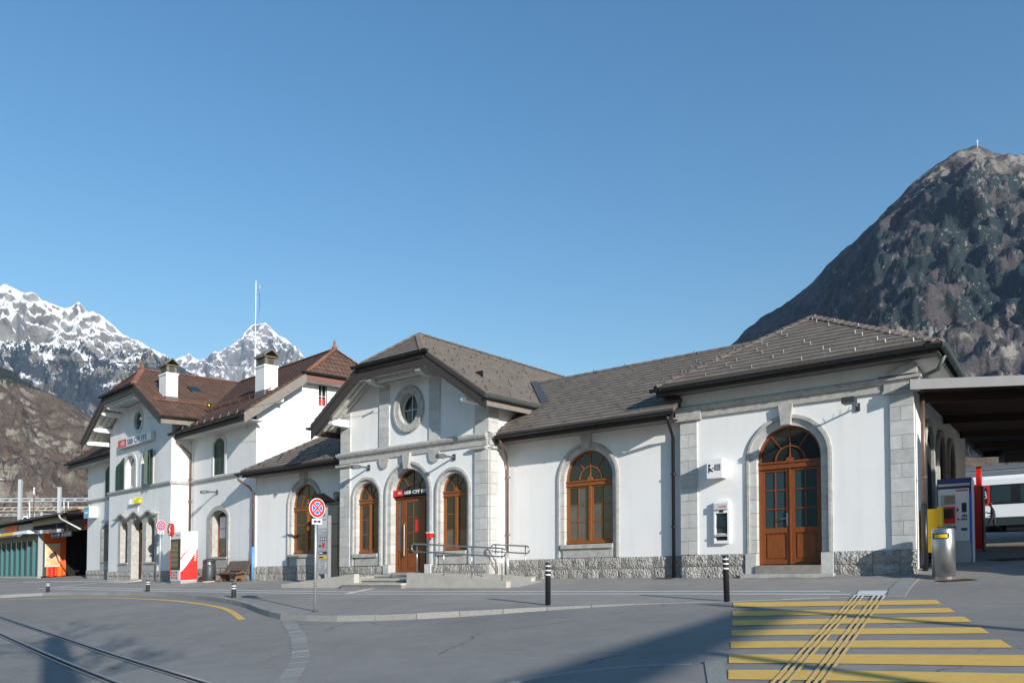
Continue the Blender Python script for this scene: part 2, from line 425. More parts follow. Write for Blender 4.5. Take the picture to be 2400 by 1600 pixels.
def ribbon(P, w, zf, dz):       # flat painted ribbon following the ground
    b = MB(); A, B = offset(P, w/2), offset(P, -w/2)
    for i in range(len(P)-1):
        b.face([(*A[i], zf(*A[i])+dz), (*A[i+1], zf(*A[i+1])+dz), (*B[i+1], zf(*B[i+1])+dz), (*B[i], zf(*B[i])+dz)])
    return b
def mark(name, P, w, mat, zf, dz, step=.8): return struct(ribbon(resample(P, step), w, zf, dz).build(name, mat, fix=False))
mark('yellow_line', spline([(-34, 32.9), (-28, 32.7), (-21.78, 32.0), (-19.56, 31.4), (-15.98, 29.5), (-12.37, 26.6), (-10.56, 24.7), (-8.74, 22.46), (-7.62, 20.59), (-6.6, 18.5)], 5), .17, m_yline, road_z, .006)
mark('white_line', [(-23.3, 38.2), (-15.22, 31.4), (-5.35, 23.72), (4.84, 17.2), (6.98, 15.78)], .15, m_wline, plane_z, .005)
mark('white_line', [(-23.4, 37.3), (-14.65, 30.2), (-5.16, 22.87), (4.68, 16.66), (6.82, 15.22)], .15, m_wline, plane_z, .005)
mark('white_line', [(-22.6, 37.8), (-20.6, 40.4)], .35, m_wline, plane_z, .009)
mark('white_line', [(-5.0, 22.75), (-4.45, 24.35)], .3, m_wline, plane_z, .009)
mark('white_line', [(-20.9, 40.3), (-29.9, 46.2)], .3, m_wline, plane_z, .005)
mark('white_line', [(-29.9, 46.2), (-34, 43.6)], .3, m_wline, plane_z, .009)
b = MB(); b.face([(x, y, plane_z(x, y)+.012) for x, y in ((7.2, 15.68), (7.68, 15.40), (7.25, 14.58), (6.79, 14.93))])
struct(b.build('tactile_pad', m_wline, fix=False))
for k, (t0, t1, b0, b1) in enumerate((((6.83, 15.02), (6.96, 14.94), (2.38, 7.4), (2.53, 7.36)), ((7.08, 14.76), (7.23, 14.66), (2.72, 7.3), (2.86, 7.26)))):
    for j in range(3):
        f = j/2
        p = (t0[0]+(t1[0]-t0[0])*f, t0[1]+(t1[1]-t0[1])*f); q = (b0[0]+(b1[0]-b0[0])*f, b0[1]+(b1[1]-b0[1])*f)
        m1 = (p[0]+(q[0]-p[0])*.065, p[1]+(q[1]-p[1])*.065)
        mark('guide_line', [p, m1], .042, m_wline, plane_z, .016, .3); mark('guide_line', [m1, q], .042, m_opaint, road_z, .016, .4)
cw = bpy.data.objects.new('crosswalk', None); COL.objects.link(cw); struct(cw)
for s in (((4.4, 15.06), (4.2, 14.36), (7.43, 13.07), (7.67, 13.67)), ((4.02, 13.78), (3.84, 13.16), (7.08, 12.08), (7.28, 12.6)), ((3.69, 12.69), (3.53, 12.12), (6.75, 11.1), (6.94, 11.62)),
          ((3.38, 11.68), (3.24, 11.17), (6.38, 10.11), (6.57, 10.61)), ((3.09, 10.71), (2.95, 10.22), (6.01, 9.09), (6.21, 9.62)), ((2.8, 9.78), (2.65, 9.27), (5.8, 7.96), (6.05, 8.58)), ((2.54, 8.9), (2.40, 8.42), (5.45, 7.1), (5.62, 7.62))):
    b = MB(); n = 8
    L = [(s[0][0]+(s[3][0]-s[0][0])*i/n, s[0][1]+(s[3][1]-s[0][1])*i/n) for i in range(n+1)]; Q = [(s[1][0]+(s[2][0]-s[1][0])*i/n, s[1][1]+(s[2][1]-s[1][1])*i/n) for i in range(n+1)]
    for i in range(n): b.face([(*p, road_z(*p)+.008) for p in (L[i], L[i+1], Q[i+1], Q[i])])
    b.build('stripe', m_yline, cw, fix=False)
# tram-like rails let into the road
for P in ([(-22, 30.4), (-15.89, 23.48), (-10.87, 17.85), (-6.85, 13.36), (-4.41, 10.72), (1, 4.8)], [(-20, 27.1), (-12.57, 18.58), (-8.16, 13.63), (-5.87, 11.13), (1.5, 3.1)]):
    P = resample(spline(P, 4), .8); b = MB()
    for w, off_, dz, mi in ((.17, 0, .003, 0), (.055, .055, .010, 1), (.028, -.06, .010, 1), (.05, -.005, .006, 2)):
        b.mi = mi; Q = offset(P, off_); A, B2 = offset(Q, w/2), offset(Q, -w/2)
        for i in range(len(P)-1): b.face([(*A[i], road_z(*A[i])+dz), (*A[i+1], road_z(*A[i+1])+dz), (*B2[i+1], road_z(*B2[i+1])+dz), (*B2[i], road_z(*B2[i])+dz)])
    struct(b.build('rail', [m_lead, m_steel, m_pit], fix=False))
# curved strip of grey setts
strip = bpy.data.objects.new('sett_strip', None); COL.objects.link(strip); struct(strip)
Li = resample(spline([(-5.6, 18.2), (-4.96, 16.49), (-4.34, 14.81), (-3.88, 13.29), (-3.57, 12.22), (-3.35, 11.09), (-3.22, 10.2), (-3.1, 9.2)], 6), .56)
Ri = offset(Li, .30)
Ri = offset(Li, .30 if hypot(Ri[3][0]-(-4.0), 0) < hypot(Li[3][0]-(-4.0), 0) else -.30)
for i in range(len(Li)-1):
    b = MB(); Q = [Li[i], Li[i+1], Ri[i+1], Ri[i]]; c = (sum(p[0] for p in Q)/4, sum(p[1] for p in Q)/4)
    Q = [(c[0]+(x-c[0])*.965, c[1]+(y-c[1])*.965) for x, y in Q]; j = random.uniform(.002, .008)
    b.hexa([(x, y, road_z(x, y)-.05) for x, y in Q], [(x, y, road_z(x, y)+j) for x, y in Q]); b.build('sett', m_kerb, strip)
# traffic island in the foreground
isl = bpy.data.objects.new('traffic_island', None); COL.objects.link(isl); struct(isl)
ie = resample(spline([(-1.2, 7.2), (-.6, 8.2), (.0, 9.0), (.5, 9.28), (1.11, 9.44), (1.75, 9.5), (2.35, 9.44)], 6), .75)
ii = offset(ie, -.10)
for i in range(len(ie)-1):
    b = MB(); Q = [ie[i], ie[i+1], ii[i+1], ii[i]]; c = (sum(p[0] for p in Q)/4, sum(p[1] for p in Q)/4); Q = [(c[0]+(x-c[0])*.99, c[1]+(y-c[1])*.99) for x, y in Q]
    b.hexa([(x, y, road_z(x, y)-.05) for x, y in Q], [(x, y, plane_z(x, y)-.01) for x, y in Q]); b.build('kerb_stone', m_kerb, isl)
rt = [(2.40, 9.46), (2.62, 9.44), (2.36, 8.3), (2.2, 7.0), (2.02, 7.0), (2.14, 8.3)]
for Q in ([rt[0], rt[1], rt[2], rt[5]], [rt[5], rt[2], rt[3], rt[4]]):
    b = MB(); b.hexa([(x, y, road_z(x, y)-.05) for x, y in Q], [(x, y, plane_z(x, y)-.008) for x, y in Q]); b.build('kerb_stone', m_kerb, isl)
b = MB(); Q = ii + [(2.38, 9.34), (2.14, 8.3), (2.02, 7.0), (-1.1, 7.0)]
ids = [b.p(x, y, plane_z(x, y)-.018) for x, y in Q]
for t in tessellate_polygon([[Vector((x, y, 0)) for x, y in Q]]): b.f([ids[i] for i in t])
b.build('infill', m_road, isl)
# iron grates and covers
def grate(x, y, l, w, ang, n):
    b = MB(); c, s = cos(ang), sin(ang); T = lambda a, e: (x+a*c-e*s, y+a*s+e*c)
    for i in range(n):
        a0 = -l/2+l*i/n; Q = [T(a0+l/n*.15, -w/2), T(a0+l/n*.7, -w/2), T(a0+l/n*.7, w/2), T(a0+l/n*.15, w/2)]
        b.face([(*p, max(ground_z(*p), road_z(*p))+.007) for p in Q])
    Q = [T(-l/2-.03, -w/2-.03), T(l/2+.03, -w/2-.03), T(l/2+.03, w/2+.03), T(-l/2-.03, w/2+.03)]
    b.mi = 1; b.face([(*p, max(ground_z(*p), road_z(*p))+.004) for p in Q])
    return b.build('drain_grate', [m_rust, m_pit], fix=False)
tag(grate(9.75, 16.6, .7, .32, 0, 16), 'narrow iron drain grate in the asphalt before the steel litter bin', 'grate')
tag(grate(12.6, 18.6, 1.5, .5, 0, 20), 'wide rusty iron cover in the ground right of the ticket machine', 'manhole cover')
pd = FA(-8.95, 20.0, 0); tag(grate(pd[0], pd[1], .5, .3, -.62, 10), 'small rusty gully grate under the black downpipe in the corner', 'grate')

# ------------------------------------------------------------------ building blocks for the two station buildings
def block(root, fr, poly, v0, v1, mat=m_stone, name='stone_block'):
    c = (sum(p[0] for p in poly)/len(poly), sum(p[1] for p in poly)/len(poly)); g = .007
    def sk(p):
        d = hypot(p[0]-c[0], p[1]-c[1]) or 1
        return (p[0]-(p[0]-c[0])/d*g, p[1]-(p[1]-c[1])/d*g)
    b = MB(fr); b.prism([sk(p) for p in poly], v0, v1); return b.build(name, mat, root)
def pilaster(root, fr, u0, u1, V, z0, z1, course=.36, proud=.06, split=True, phase=0):
    b = MB(fr); b.box(u0+.008, u1-.008, V-proud+.012, V+.05, z0, z1); p = b.build('pilaster', m_mortar, root)
    n = max(1, round((z1-z0)/course)); h = (z1-z0)/n
    for i in range(n):
        a, c = z0+i*h, z0+(i+1)*h
        if split and (i+phase) % 2 == 0:
            m = u0+(u1-u0)*(.48+random.uniform(-.04, .04))
            block(p, fr, [(u0, a), (m, a), (m, c), (u0, c)], V-proud, V+.04); block(p, fr, [(m, a), (u1, a), (u1, c), (m, c)], V-proud-random.uniform(0, .003), V+.04)
        else: block(p, fr, [(u0, a), (u1, a), (u1, c), (u0, c)], V-proud-random.uniform(0, .003), V+.04)
    return p
def rough_block(root, fr, u0, u1, V, z0, z1, proud):
    g = .008; nx, nz = max(3, int((u1-u0)/.14)), 4; b = MB(fr); I = {}
    for i in range(nx+1):
        for k in range(nz+1):
            e = 0 if i in (0, nx) or k in (0, nz) else 1
            I[i, k] = b.p(u0+g+(u1-u0-2*g)*i/nx + (random.uniform(-.02, .02) if e else 0), V-proud*(.55 if not e else random.uniform(.75, 1.35)), z0+g+(z1-z0-2*g)*k/nz)
    for i in range(nx):
        for k in range(nz): b.f((I[i, k], I[i+1, k], I[i+1, k+1], I[i, k+1]))
    bk = {(i, k): b.p(u0+g+(u1-u0-2*g)*i/nx, V+.03, z0+g+(z1-z0-2*g)*k/nz) for i in (0, nx) for k in (0, nz)}
    e = [(0, 0), (nx, 0), (nx, nz), (0, nz)]
    edge = lambda a, c: [I[a[0]+(c[0]-a[0])*t//max(abs(c[0]-a[0]), abs(c[1]-a[1])), a[1]+(c[1]-a[1])*t//max(abs(c[0]-a[0]), abs(c[1]-a[1]))] for t in range(max(abs(c[0]-a[0]), abs(c[1]-a[1]))+1)]
    for a, c in zip(e, e[1:]+e[:1]): b.f([bk[a]]+edge(a, c)+[bk[c]])
    return b.build('plinth_stone', m_rough, root)
def plinth(root, fr, u0, u1, V, z0, zm, z1, proud=.07, lo=.6, hi=1.1):
    b = MB(fr); b.box(u0+.005, u1-.005, V-proud*.35, V+.05, z0-.3, z1-.005); p = b.build('plinth', m_mortar, root)
    for a, c in ((z0, zm), (zm, z1)):
        u = u0
        while u < u1-.01:
            w = random.uniform(lo, hi)
            if u1-u-w < lo*.6: w = u1-u
            rough_block(p, fr, u, u+w, V, a if a > z0 else a-.15, c, proud); u += w
    return p
def surround(root, fr, V, uc, hi, ho, zb, zs, depth=.25, nv=9, nj=6, foot=None, proud=.055):
    hb = ho-.065
    b = MB(fr); L = lambda h: arch_line(uc, h, zb, zs, 28)
    b.strip(L(ho), L(hb), V-proud, V+.06)
    b.strip(L(ho+.03), L(ho-.005), V-proud*.55, V+.05)
    p = b.build('stone_surround', m_stone_trim, root)
    m = MB(fr); m.strip(L(hb+.01), L(hi+.012), V+.034, V+depth-.004); m.build('mortar', m_mortar, p)
    for s in (-1, 1):
        for i in range(nj):
            a, c = zb+(zs-zb)*i/nj, zb+(zs-zb)*(i+1)/nj
            block(p, fr, [(uc+s*hi, a), (uc+s*hb, a), (uc+s*hb, c), (uc+s*hi, c)], V+.02, V+depth)
    for i in range(nv):
        a0, a1 = pi-pi*i/nv, pi-pi*(i+1)/nv
        o = arc(uc, zs, hb, a0, a1, 4); q = arc(uc, zs, hi, a0, a1, 4)
        bb = MB(fr); g = .003
        for j in range(4): bb.prism([o[j], o[j+1], q[j+1], q[j]], V+.02+random.uniform(0, .003), V+depth)
        bb.build('stone_block', m_stone, p)
    if foot:
        for s in (-1, 1): block(p, fr, [(uc+s*(hi), foot), (uc+s*(ho+.04), foot), (uc+s*(ho+.04), zb), (uc+s*hi, zb)], V-.09, V+depth)
    return p
def keystone(root, fr, V, uc, z0, z1, w0=.23, w1=.36, proud=.15):
    b = MB(fr); b.prism([(uc-w0/2, z0), (uc+w0/2, z0), (uc+w1/2, z1), (uc-w1/2, z1)], V-proud, V+.1); return b.build('keystone', m_stone_trim, root)
def panes_in(root, fr, V, polys, mat, name='pane'):
    for q in polys:
        b = MB(fr); b.prism(q, V, V+.012); b.build(name, mat, root)
def fan(root, fr, V, uc, h, zs, z0, mat, ir=.5, wood=m_wood, pane=m_glass):
    """arched fanlight: rim, radial bars, inner half ring, one pane per opening"""
    b = MB(fr); r = h-.07; zc = zs
    z0 = min(z0, zs)
    if z0 < zs:
        for s in (-1, 1): b.prism([(uc+s*h, z0), (uc+s*r, z0), (uc+s*r, zs), (uc+s*h, zs)], V-.03, V+.05)
    b.strip(arc(uc, zs, h, pi, 0, 24), arc(uc, zs, r, pi, 0, 24), V-.03, V+.05)
    zc = z0+.02; ri = r*ir
    b.strip(arc(uc, zc, ri+.016, pi, 0, 16), arc(uc, zc, ri-.016, pi, 0, 16), V-.022, V+.04)
    def hit(a):                       # distance from (uc, zc) to the rim along angle a
        dx, dz = cos(a), sin(a); oz = zc-zs; B = oz*dz; C = oz*oz-r*r
        t = -B+sqrt(max(B*B-C, 0)); return t
    angs = [pi, pi*.70, pi*.5, pi*.30, 0]
    for a in angs[1:4]:
        t = hit(a) if a != pi*.5 else hit(a); st = ri if a != pi*.5 else 0
        dx, dz = cos(a), sin(a); nx, nz = -dz*.014, dx*.014
        p0 = (uc+dx*st, zc+dz*st); p1 = (uc+dx*t, zc+dz*t)
        b.prism([(p0[0]-nx, p0[1]-nz), (p1[0]-nx, p1[1]-nz), (p1[0]+nx, p1[1]+nz), (p0[0]+nx, p0[1]+nz)], V-.018, V+.035)
    b.build('fanlight_frame', wood, root)
    P = []
    for a0, a1 in zip(angs, angs[1:]):
        n = 8; A = [a0+(a1-a0)*i/n for i in range(n+1)]
        P.append([(uc+cos(a)*hit(a), max(z0, zc+sin(a)*hit(a))) for a in A] + [(uc+cos(a)*ri, zc+sin(a)*ri) for a in A[::-1]])
    for a0, a1 in ((pi, pi/2), (pi/2, 0)):
        P.append([(uc, zc)] + [(uc+cos(a0+(a1-a0)*i/8)*ri, zc+sin(a0+(a1-a0)*i/8)*ri) for i in range(9)])
    panes_in(root, fr, V+.008, P, pane)
def sash(root, fr, V, u0, u1, z0, z1, cols, rows, wood=m_wood, pane=m_glass, fw=.06, bw=.028, mats=None):
    b = MB(fr)
    for a, c in ((u0, u0+fw), (u1-fw, u1)): b.box(a, c, V-.02, V+.05, z0, z1)
    for a, c in ((z0, z0+fw*1.2), (z1-fw, z1)): b.box(u0+fw, u1-fw, V-.02, V+.05, a, c)
    U = [u0+fw+(u1-u0-2*fw)*i/cols for i in range(cols+1)]; Z = [z0+fw*1.2+(z1-z0-fw*2.2)*i/rows for i in range(rows+1)]
    for u in U[1:-1]: b.box(u-bw/2, u+bw/2, V-.012, V+.04, Z[0], Z[-1])
    for z in Z[1:-1]:
        for a, c in zip(U, U[1:]): b.box(a+(bw/2 if a != U[0] else 0), c-(bw/2 if c != U[-1] else 0), V-.012, V+.04, z-bw/2, z+bw/2)
    b.build('sash', wood, root)
    P = [[(a, c), (a2, c), (a2, c2), (a, c2)] for a, a2 in zip(U, U[1:]) for c, c2 in zip(Z, Z[1:])]
    if mats:
        for i, q in enumerate(P): panes_in(root, fr, V+.008, [q], mats[i % len(mats)])
    else: panes_in(root, fr, V+.008, P, pane)
def transom(root, fr, V, uc, h, z0, z1, knob=True, wood=m_wood):
    b = MB(fr); b.box(uc-h, uc+h, V-.05, V+.06, z0, z1-.05); b.box(uc-h-.004, uc+h+.004, V-.085, V+.06, z1-.05, z1); b.box(uc-h, uc+h, V-.07, V+.05, z0-.03, z0)
    if knob:
        b.disc(uc, V-.06, V-.01, z1+.01, .10, .10, 16); b.tube([(uc, V-.03, z1), (uc, V-.03, z1+.2)], .016, 6)
    b.build('transom', wood, root)
def arched_window(root, fr, V, uc, hi, ho, zb, zs, zt0, zt1, zpl, cols=2, rows=3, rec=.24, nj=6, key=None, fan_ir=.5, mats=None):
    w = MB(fr); e = hi
    F = V+rec
    w.box(uc-e, uc+e, F-.06, F+.06, zb-.0, zb+.07); w.box(uc-.045, uc+.045, F-.055, F+.06, zb+.07, zt0-.03)
    for s in (-1, 1): w.prism([(uc+s*e, zb+.07), (uc+s*(e-.05), zb+.07), (uc+s*(e-.05), zt0-.03), (uc+s*e, zt0-.03)], F-.03, F+.06)
    win = w.build('window', m_wood, root)
    for s in (-1, 1):
        a, c = (uc-e+.05, uc-.045) if s < 0 else (uc+.045, uc+e-.05)
        sash(win, fr, F, a, c, zb+.07, zt0-.03, cols, rows, mats=mats)
    transom(win, fr, F, uc, e, zt0, zt1)
    fan(win, fr, F, uc, e, zs, zt1, m_wood, fan_ir)
    b = MB(fr); b.box(uc-hi-.08, uc+hi+.03, V-.10, V+rec-.03, zb-.15, zb-.02); b.box(uc-hi-.02, uc+hi+.02, V-.03, V+rec-.05, zpl, zb-.15); b.build('sill', m_stone_trim, root)
    surround(root, fr, V, uc, hi, ho, zpl, zs, rec+.05, 9, nj)
    if key: keystone(root, fr, V, uc, *key)
    return win
def hole(uc, h, zb, zs, n=20): return arch_line(uc, h, zb, zs, n)

# roofs -----------------------------------------------------------
from bisect import bisect
def clip(poly, a, b_, c):        # keep a*x+b*y<=c
    out = []
    for i in range(len(poly)):
        p, q = poly[i], poly[(i+1) % len(poly)]; dp, dq = a*p[0]+b_*p[1]-c, a*q[0]+b_*q[1]-c
        if dp <= 0: out.append(p)
        if dp*dq < 0: t = dp/(dp-dq); out.append((p[0]+(q[0]-p[0])*t, p[1]+(q[1]-p[1])*t))
    return out
def cover(fr, pts, e0, e1, expo, width, th, stagger=.5, wave=0.0, gap=.016, jitter=.0):
    """lay slates on the convex planar polygon pts (frame coords); e0->e1 is the eave direction. returns list of (verts, faces, centre)"""
    P = [Vector(fr(*p)) for p in pts]; E0, E1 = Vector(fr(*e0)), Vector(fr(*e1)); S_ = (E1-E0).normalized()
    n = None
    for i in range(len(P)):
        n = (P[(i+1) % len(P)]-P[i]).cross(P[(i+2) % len(P)]-P[i])
        if n.length > 1e-6: break
    n.normalize()
    if n.z < 0: n = -n
    T_ = n.cross(S_)
    if T_.z < 0: T_ = -T_
    q2 = [((p-E0).dot(S_), (p-E0).dot(T_)) for p in P]
    ar = sum(q2[i][0]*q2[(i+1) % len(q2)][1]-q2[(i+1) % len(q2)][0]*q2[i][1] for i in range(len(q2)))
    if ar < 0: q2 = q2[::-1]
    s0, s1 = min(p[0] for p in q2), max(p[0] for p in q2); t0, t1 = min(p[1] for p in q2), max(p[1] for p in q2)
    out = []; r = 0; t = t0
    while t < t1-1e-4:
        off_ = (r % 2)*stagger*width; s = s0-width+off_
        while s < s1:
            j = random.uniform(-jitter, jitter)
            q = [(s+gap/2, t+j), (s+width-gap/2, t+j), (s+width-gap/2, t+expo+.02), (s+gap/2, t+expo+.02)]
            for i in range(len(q2)):
                a, b_ = q2[i], q2[(i+1) % len(q2)]; nx, ny = (b_[1]-a[1]), -(b_[0]-a[0]); l = hypot(nx, ny)
                if l < 1e-9: continue
                q = clip(q, nx/l, ny/l, (nx*a[0]+ny*a[1])/l)
                if len(q) < 3: break
            if len(q) >= 3:
                A = abs(sum(q[i][0]*q[(i+1) % len(q)][1]-q[(i+1) % len(q)][0]*q[i][1] for i in range(len(q))))/2
                if A > .004:
                    tilt = random.uniform(-.002, .002)
                    def h(x, y): return th*(1-(y-t)/(expo+.02))+.004+tilt + wave*(1-abs((x-s)/width*2-.7))*1.0
                    top = [E0+S_*x+T_*y+n*h(x, y) for x, y in q]; bot = [E0+S_*x+T_*y+n*.001 for x, y in q]; k = len(q)
                    vs = [(w.x, w.y, w.z+SL*w.x) for w in top+bot]
                    fs = [tuple(range(k))] + [(i, i+k, (i+1) % k+k, (i+1) % k) for i in range(k)]
                    c = sum(top, Vector())/k
                    out.append((vs, fs, c))
            s += width
        t += expo; r += 1
    return out
def join(parts, name, mat, parent, kind='stuff'):
    b = MB()
    for vs, fs, c in parts:
        o = len(b.V); b.V += vs
        for f in fs: b.f([i+o for i in f])
    return b.build(name, mat, parent, kind=kind, fix=False)
def single(parts, name, mat, parent):
    for vs, fs, c in parts:
        b = MB(); b.V = list(vs)
        for f in fs: b.f(f)
        b.build(name, mat, parent, fix=False)
def caps(parent, fr, p0, p1, n, w, name, mat, h=.05, singles=True, roof_drop=.45):
    """overlapping ridge or hip pieces along a line"""
    b = None if singles else MB(fr)
    P0, P1 = Vector(p0), Vector(p1); D = P1-P0; side = Vector((-D.y, D.x, 0)).normalized()
    for i in range(n):
        bb = MB(fr) if singles else b
        a, c = P0+D*(i/n), P0+D*((i+1.12)/n if i < n-1 else 1)
        dn = Vector((0, 0, -w*roof_drop)); la, lc = Vector((0, 0, h+.012)), Vector((0, 0, h-.01))
        for s in (-1, 1):
            q = [a+la, c+lc, c+side*s*w+dn+lc, a+side*s*w+dn+la]
            bb.hexa([tuple(x-Vector((0, 0, .03))) for x in q], [tuple(x) for x in q])
        if singles: bb.build(name, mat, parent)
    if not singles: return b.build(name, mat, parent)
def gutter(root, fr, p0, p1, r=.085, mat=m_gutter, brackets=1.1, board=None, name='gutter'):
    b = MB(fr); P0, P1 = Vector(p0), Vector(p1); D = (P1-P0); L = D.length; d = D/L; side = Vector((-d.y, d.x, 0)); n = 8
    rings = []
    for P in (P0, P1):
        rings.append([b.p(*(P+side*cos(a)*r+Vector((0, 0, sin(a)*r)))) for a in [pi+pi*k/n for k in range(n+1)]])
    for k in range(n): b.f((rings[0][k], rings[0][k+1], rings[1][k+1], rings[1][k]))
    b.f(rings[0]); b.f(rings[1][::-1])
    b.tube([tuple(P0+side*r), tuple(P1+side*r)], .012, 6); b.tube([tuple(P0-side*r), tuple(P1-side*r)], .012, 6)
    k = max(2, int(L/brackets))
    for i in range(k+1):
        c = P0+D*((i+.3)/(k+.6)); b.tube([tuple(c+side*cos(a)*(r+.008)+Vector((0, 0, sin(a)*(r+.008)))) for a in [pi+pi*j/6 for j in range(7)]], .011, 5)
    return b.build(name, mat, root, fix=False)
def lamp(fr, u, V, z, length, label, group='lamps on arms on the station walls'):
    t = thing('wall_lamp', label, 'wall lamp', (u, V, z), group, fr)
    b = MB(fr); b.box(u-.05, u+.05, V-.05, V, z-.10, z+.10); b.build('mounting_plate', m_dark, t)
    b = MB(fr); b.tube([(u, V-.04, z), (u, V-length*.6, z+.0)], .035, 8); b.build('arm', m_lampgrey, t)
    b = MB(fr); h = length*.45; v1 = V-length*.55
    b.hexa([(u-.08, v1, z-.06), (u+.08, v1, z-.06), (u+.13, v1-h*.5, z-.09), (u+.09, v1-h, z-.07), (u-.09, v1-h, z-.07), (u-.13, v1-h*.5, z-.09)],
           [(u-.05, v1, z+.05), (u+.05, v1, z+.05), (u+.08, v1-h*.5, z+.07), (u+.05, v1-h, z+.05), (u-.05, v1-h, z+.05), (u-.08, v1-h*.5, z+.07)])
    hd = b.build('lamp_head', m_lampgrey, t)
    b = MB(fr); b.box(u-.06, u+.06, v1-h*.92, v1-h*.15, z-.082, z-.068); b.build('lens', m_lgrey, hd)
    return t
def downpipe(root, fr, pts, r, mat, name='downpipe', clips=()):
    b = MB(fr); b.tube(pts, r, 10); p = b.build(name, mat, root, smooth=True)
    for u, v, z in clips:
        c = MB(fr); c.tube([(u, v, z-.025), (u, v, z+.025)], r*1.45, 10); c.box(u-r*.5, u+r*.5, v, v+.12, z-.02, z+.02); c.build('pipe_clip', mat, p)
    return p

# ================================================================== STATION HALL (single storey, slate roofs)
hall = thing('station_hall', 'long single storey white station hall with grey slate roofs, stone trim and arched brown windows', 'building', (-12, 22, 0), None, FA)
f = FA
# walls
b = MB(f)
b.wall([(-8.5, -.2), (-2.62, -.2), (-2.62, 5.22), (-8.5, 5.22)], [hole(-5.55, 1.05, .0, 3.18)], VA)
b.face([(-2.62, VA, -.2), (-2.62, 34, -.2), (-2.62, 34, 5.22), (-2.62, VA, 5.22)]); b.face([(-8.5, VA, -.2), (-8.5, 25, -.2), (-8.5, 25, 5.22), (-8.5, VA, 5.22)])
wallA = b.build('wall', m_plaster, hall)
b = MB(f); b.wall([(-14.74, -.2), (-8.5, -.2), (-8.5, 4.55), (-14.74, 4.55)], [hole(-11.65, 1.04, .5, 3.14)], VB); b.build('wall', m_plaster, hall)
b = MB(f); b.wall([(-28.6, -.2), (-21.67, -.2), (-21.67, 4.55), (-28.6, 4.55)], [hole(-25.06, 1.04, .5, 3.14)], VB); b.build('wall', m_plaster, hall)
b = MB(f)
b.wall([(-21.67, -.2), (-14.74, -.2), (-14.74, 6.1), (-16.25, 7.2), (-20.15, 7.2), (-21.67, 6.1)],
       [hole(-18.24, 1.06, -.0, 3.1), hole(-20.29, .71, .45, 3.06), hole(-16.19, .71, .45, 3.06), [(-18.2+.6*cos(2*pi*k/36), 6.04+.7*sin(2*pi*k/36)) for k in range(36)]], VC)
for u in (-21.67, -14.74): b.face([(u, VC, -.2), (u, 30, -.2), (u, 30, 6.1), (u, VC, 6.1)])
b.build('wall', m_plaster, hall)
# dark interiors behind the openings
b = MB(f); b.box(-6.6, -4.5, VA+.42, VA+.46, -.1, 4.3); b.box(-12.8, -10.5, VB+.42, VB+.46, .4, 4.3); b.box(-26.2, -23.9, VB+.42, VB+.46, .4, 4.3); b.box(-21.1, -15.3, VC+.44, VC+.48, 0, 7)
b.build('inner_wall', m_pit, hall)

# plinths
for u0, u1 in ((-8.5, -6.68), (-4.42, -2.56)): plinth(hall, f, u0, u1, VA, .0, .345, .68)
for u0, u1 in ((-14.72, -8.5),): plinth(hall, f, u0, u1, VB, .0, .32, .66, .07, .42, .8)
plinth(hall, f, -28.55, -21.67, VB, .0, .31, .64, .06, .4, .75)
for u0, u1 in ((-21.70, -19.37), (-17.12, -14.74)): plinth(hall, f, u0, u1, VC, .0, .3, .58, .06, .45, .8)
b = MB(f); b.box(-14.80, -14.72, VC-.04, VB-.07, -.2, .58); b.build('plinth', m_stone_trim, hall)
# pilasters
pilaster(hall, f, -8.5, -8.0, VA, .68, 4.45, .36); pilaster(hall, f, -3.11, -2.59, VA, .68, 4.47, .36, phase=1)
pilaster(hall, f, -21.67, -21.14, VC, .58, 4.29, .36); pilaster(hall, f, -15.24, -14.74, VC, .58, 4.29, .36, phase=1)
for u0, u1, z1 in ((-21.67, -21.14, 6.3), (-15.24, -14.74, 6.3), (-19.64, -19.14, 7.2), (-17.25, -16.75, 7.2)): pilaster(hall, f, u0, u1, VC, 4.83, z1, .33, .045, False)
# side return pilaster of the entrance block
b = MB(f); b.box(-14.70, -14.66, VC, VC+.05, .6, 4.3); b.build('pilaster', m_mortar, hall)
pr = hall.children[-1]
z = .58
while z < 4.25:
    c = MB(f); c.box(-14.74, -14.67, VC-.055, VC+.52, z+.004, min(z+.37, 4.29)-.004); c.build('stone_block', m_stone, pr); z += .37
z = 4.83
while z < 6.0:
    c = MB(f); c.box(-14.74, -14.68, VC-.04, VC+.52, z+.004, min(z+.33, 6.1)-.004); c.build('stone_block', m_stone, pr); z += .33
# cornices
def cornice(root, fr, u0, u1, V, prof, name='cornice', ends=(0, 0), mat=m_stone_trim, side=None):
    b = MB(fr)
    for z0, z1, pr0, pr1 in prof:
        b.hexa([(u0-ends[0]*pr0, V-pr0, z0), (u1+ends[1]*pr0, V-pr0, z0), (u1+ends[1]*pr0, V+.05, z0), (u0-ends[0]*pr0, V+.05, z0)],
               [(u0-ends[0]*pr1, V-pr1, z1), (u1+ends[1]*pr1, V-pr1, z1), (u1+ends[1]*pr1, V+.05, z1), (u0-ends[0]*pr1, V+.05, z1)])
        if side: b.hexa([(u1, V+.05, z0), (u1+pr0, V+.05, z0), (u1+pr0, side, z0), (u1, side, z0)], [(u1, V+.05, z1), (u1+pr1, V+.05, z1), (u1+pr1, side, z1), (u1, side, z1)])
    return b.build(name, mat, root)
cornice(hall, f, -8.5, -2.59, VA, [(4.512, 4.598, .075, .075), (4.60, 4.70, .05, .06), (4.70, 4.77, .10, .15), (4.77, 4.83, .17, .17), (4.83, 4.875, .15, .07)], ends=(1, 1))
for u0, u1, k in ((-8.5, -8.0, 0), (-3.11, -2.59, 1)):
    cornice(hall, f, u0, u1, VA, [(4.45, 4.51, .14, .14), (4.513, 4.69, .115, .115)], 'pilaster_cap', (1, 1))
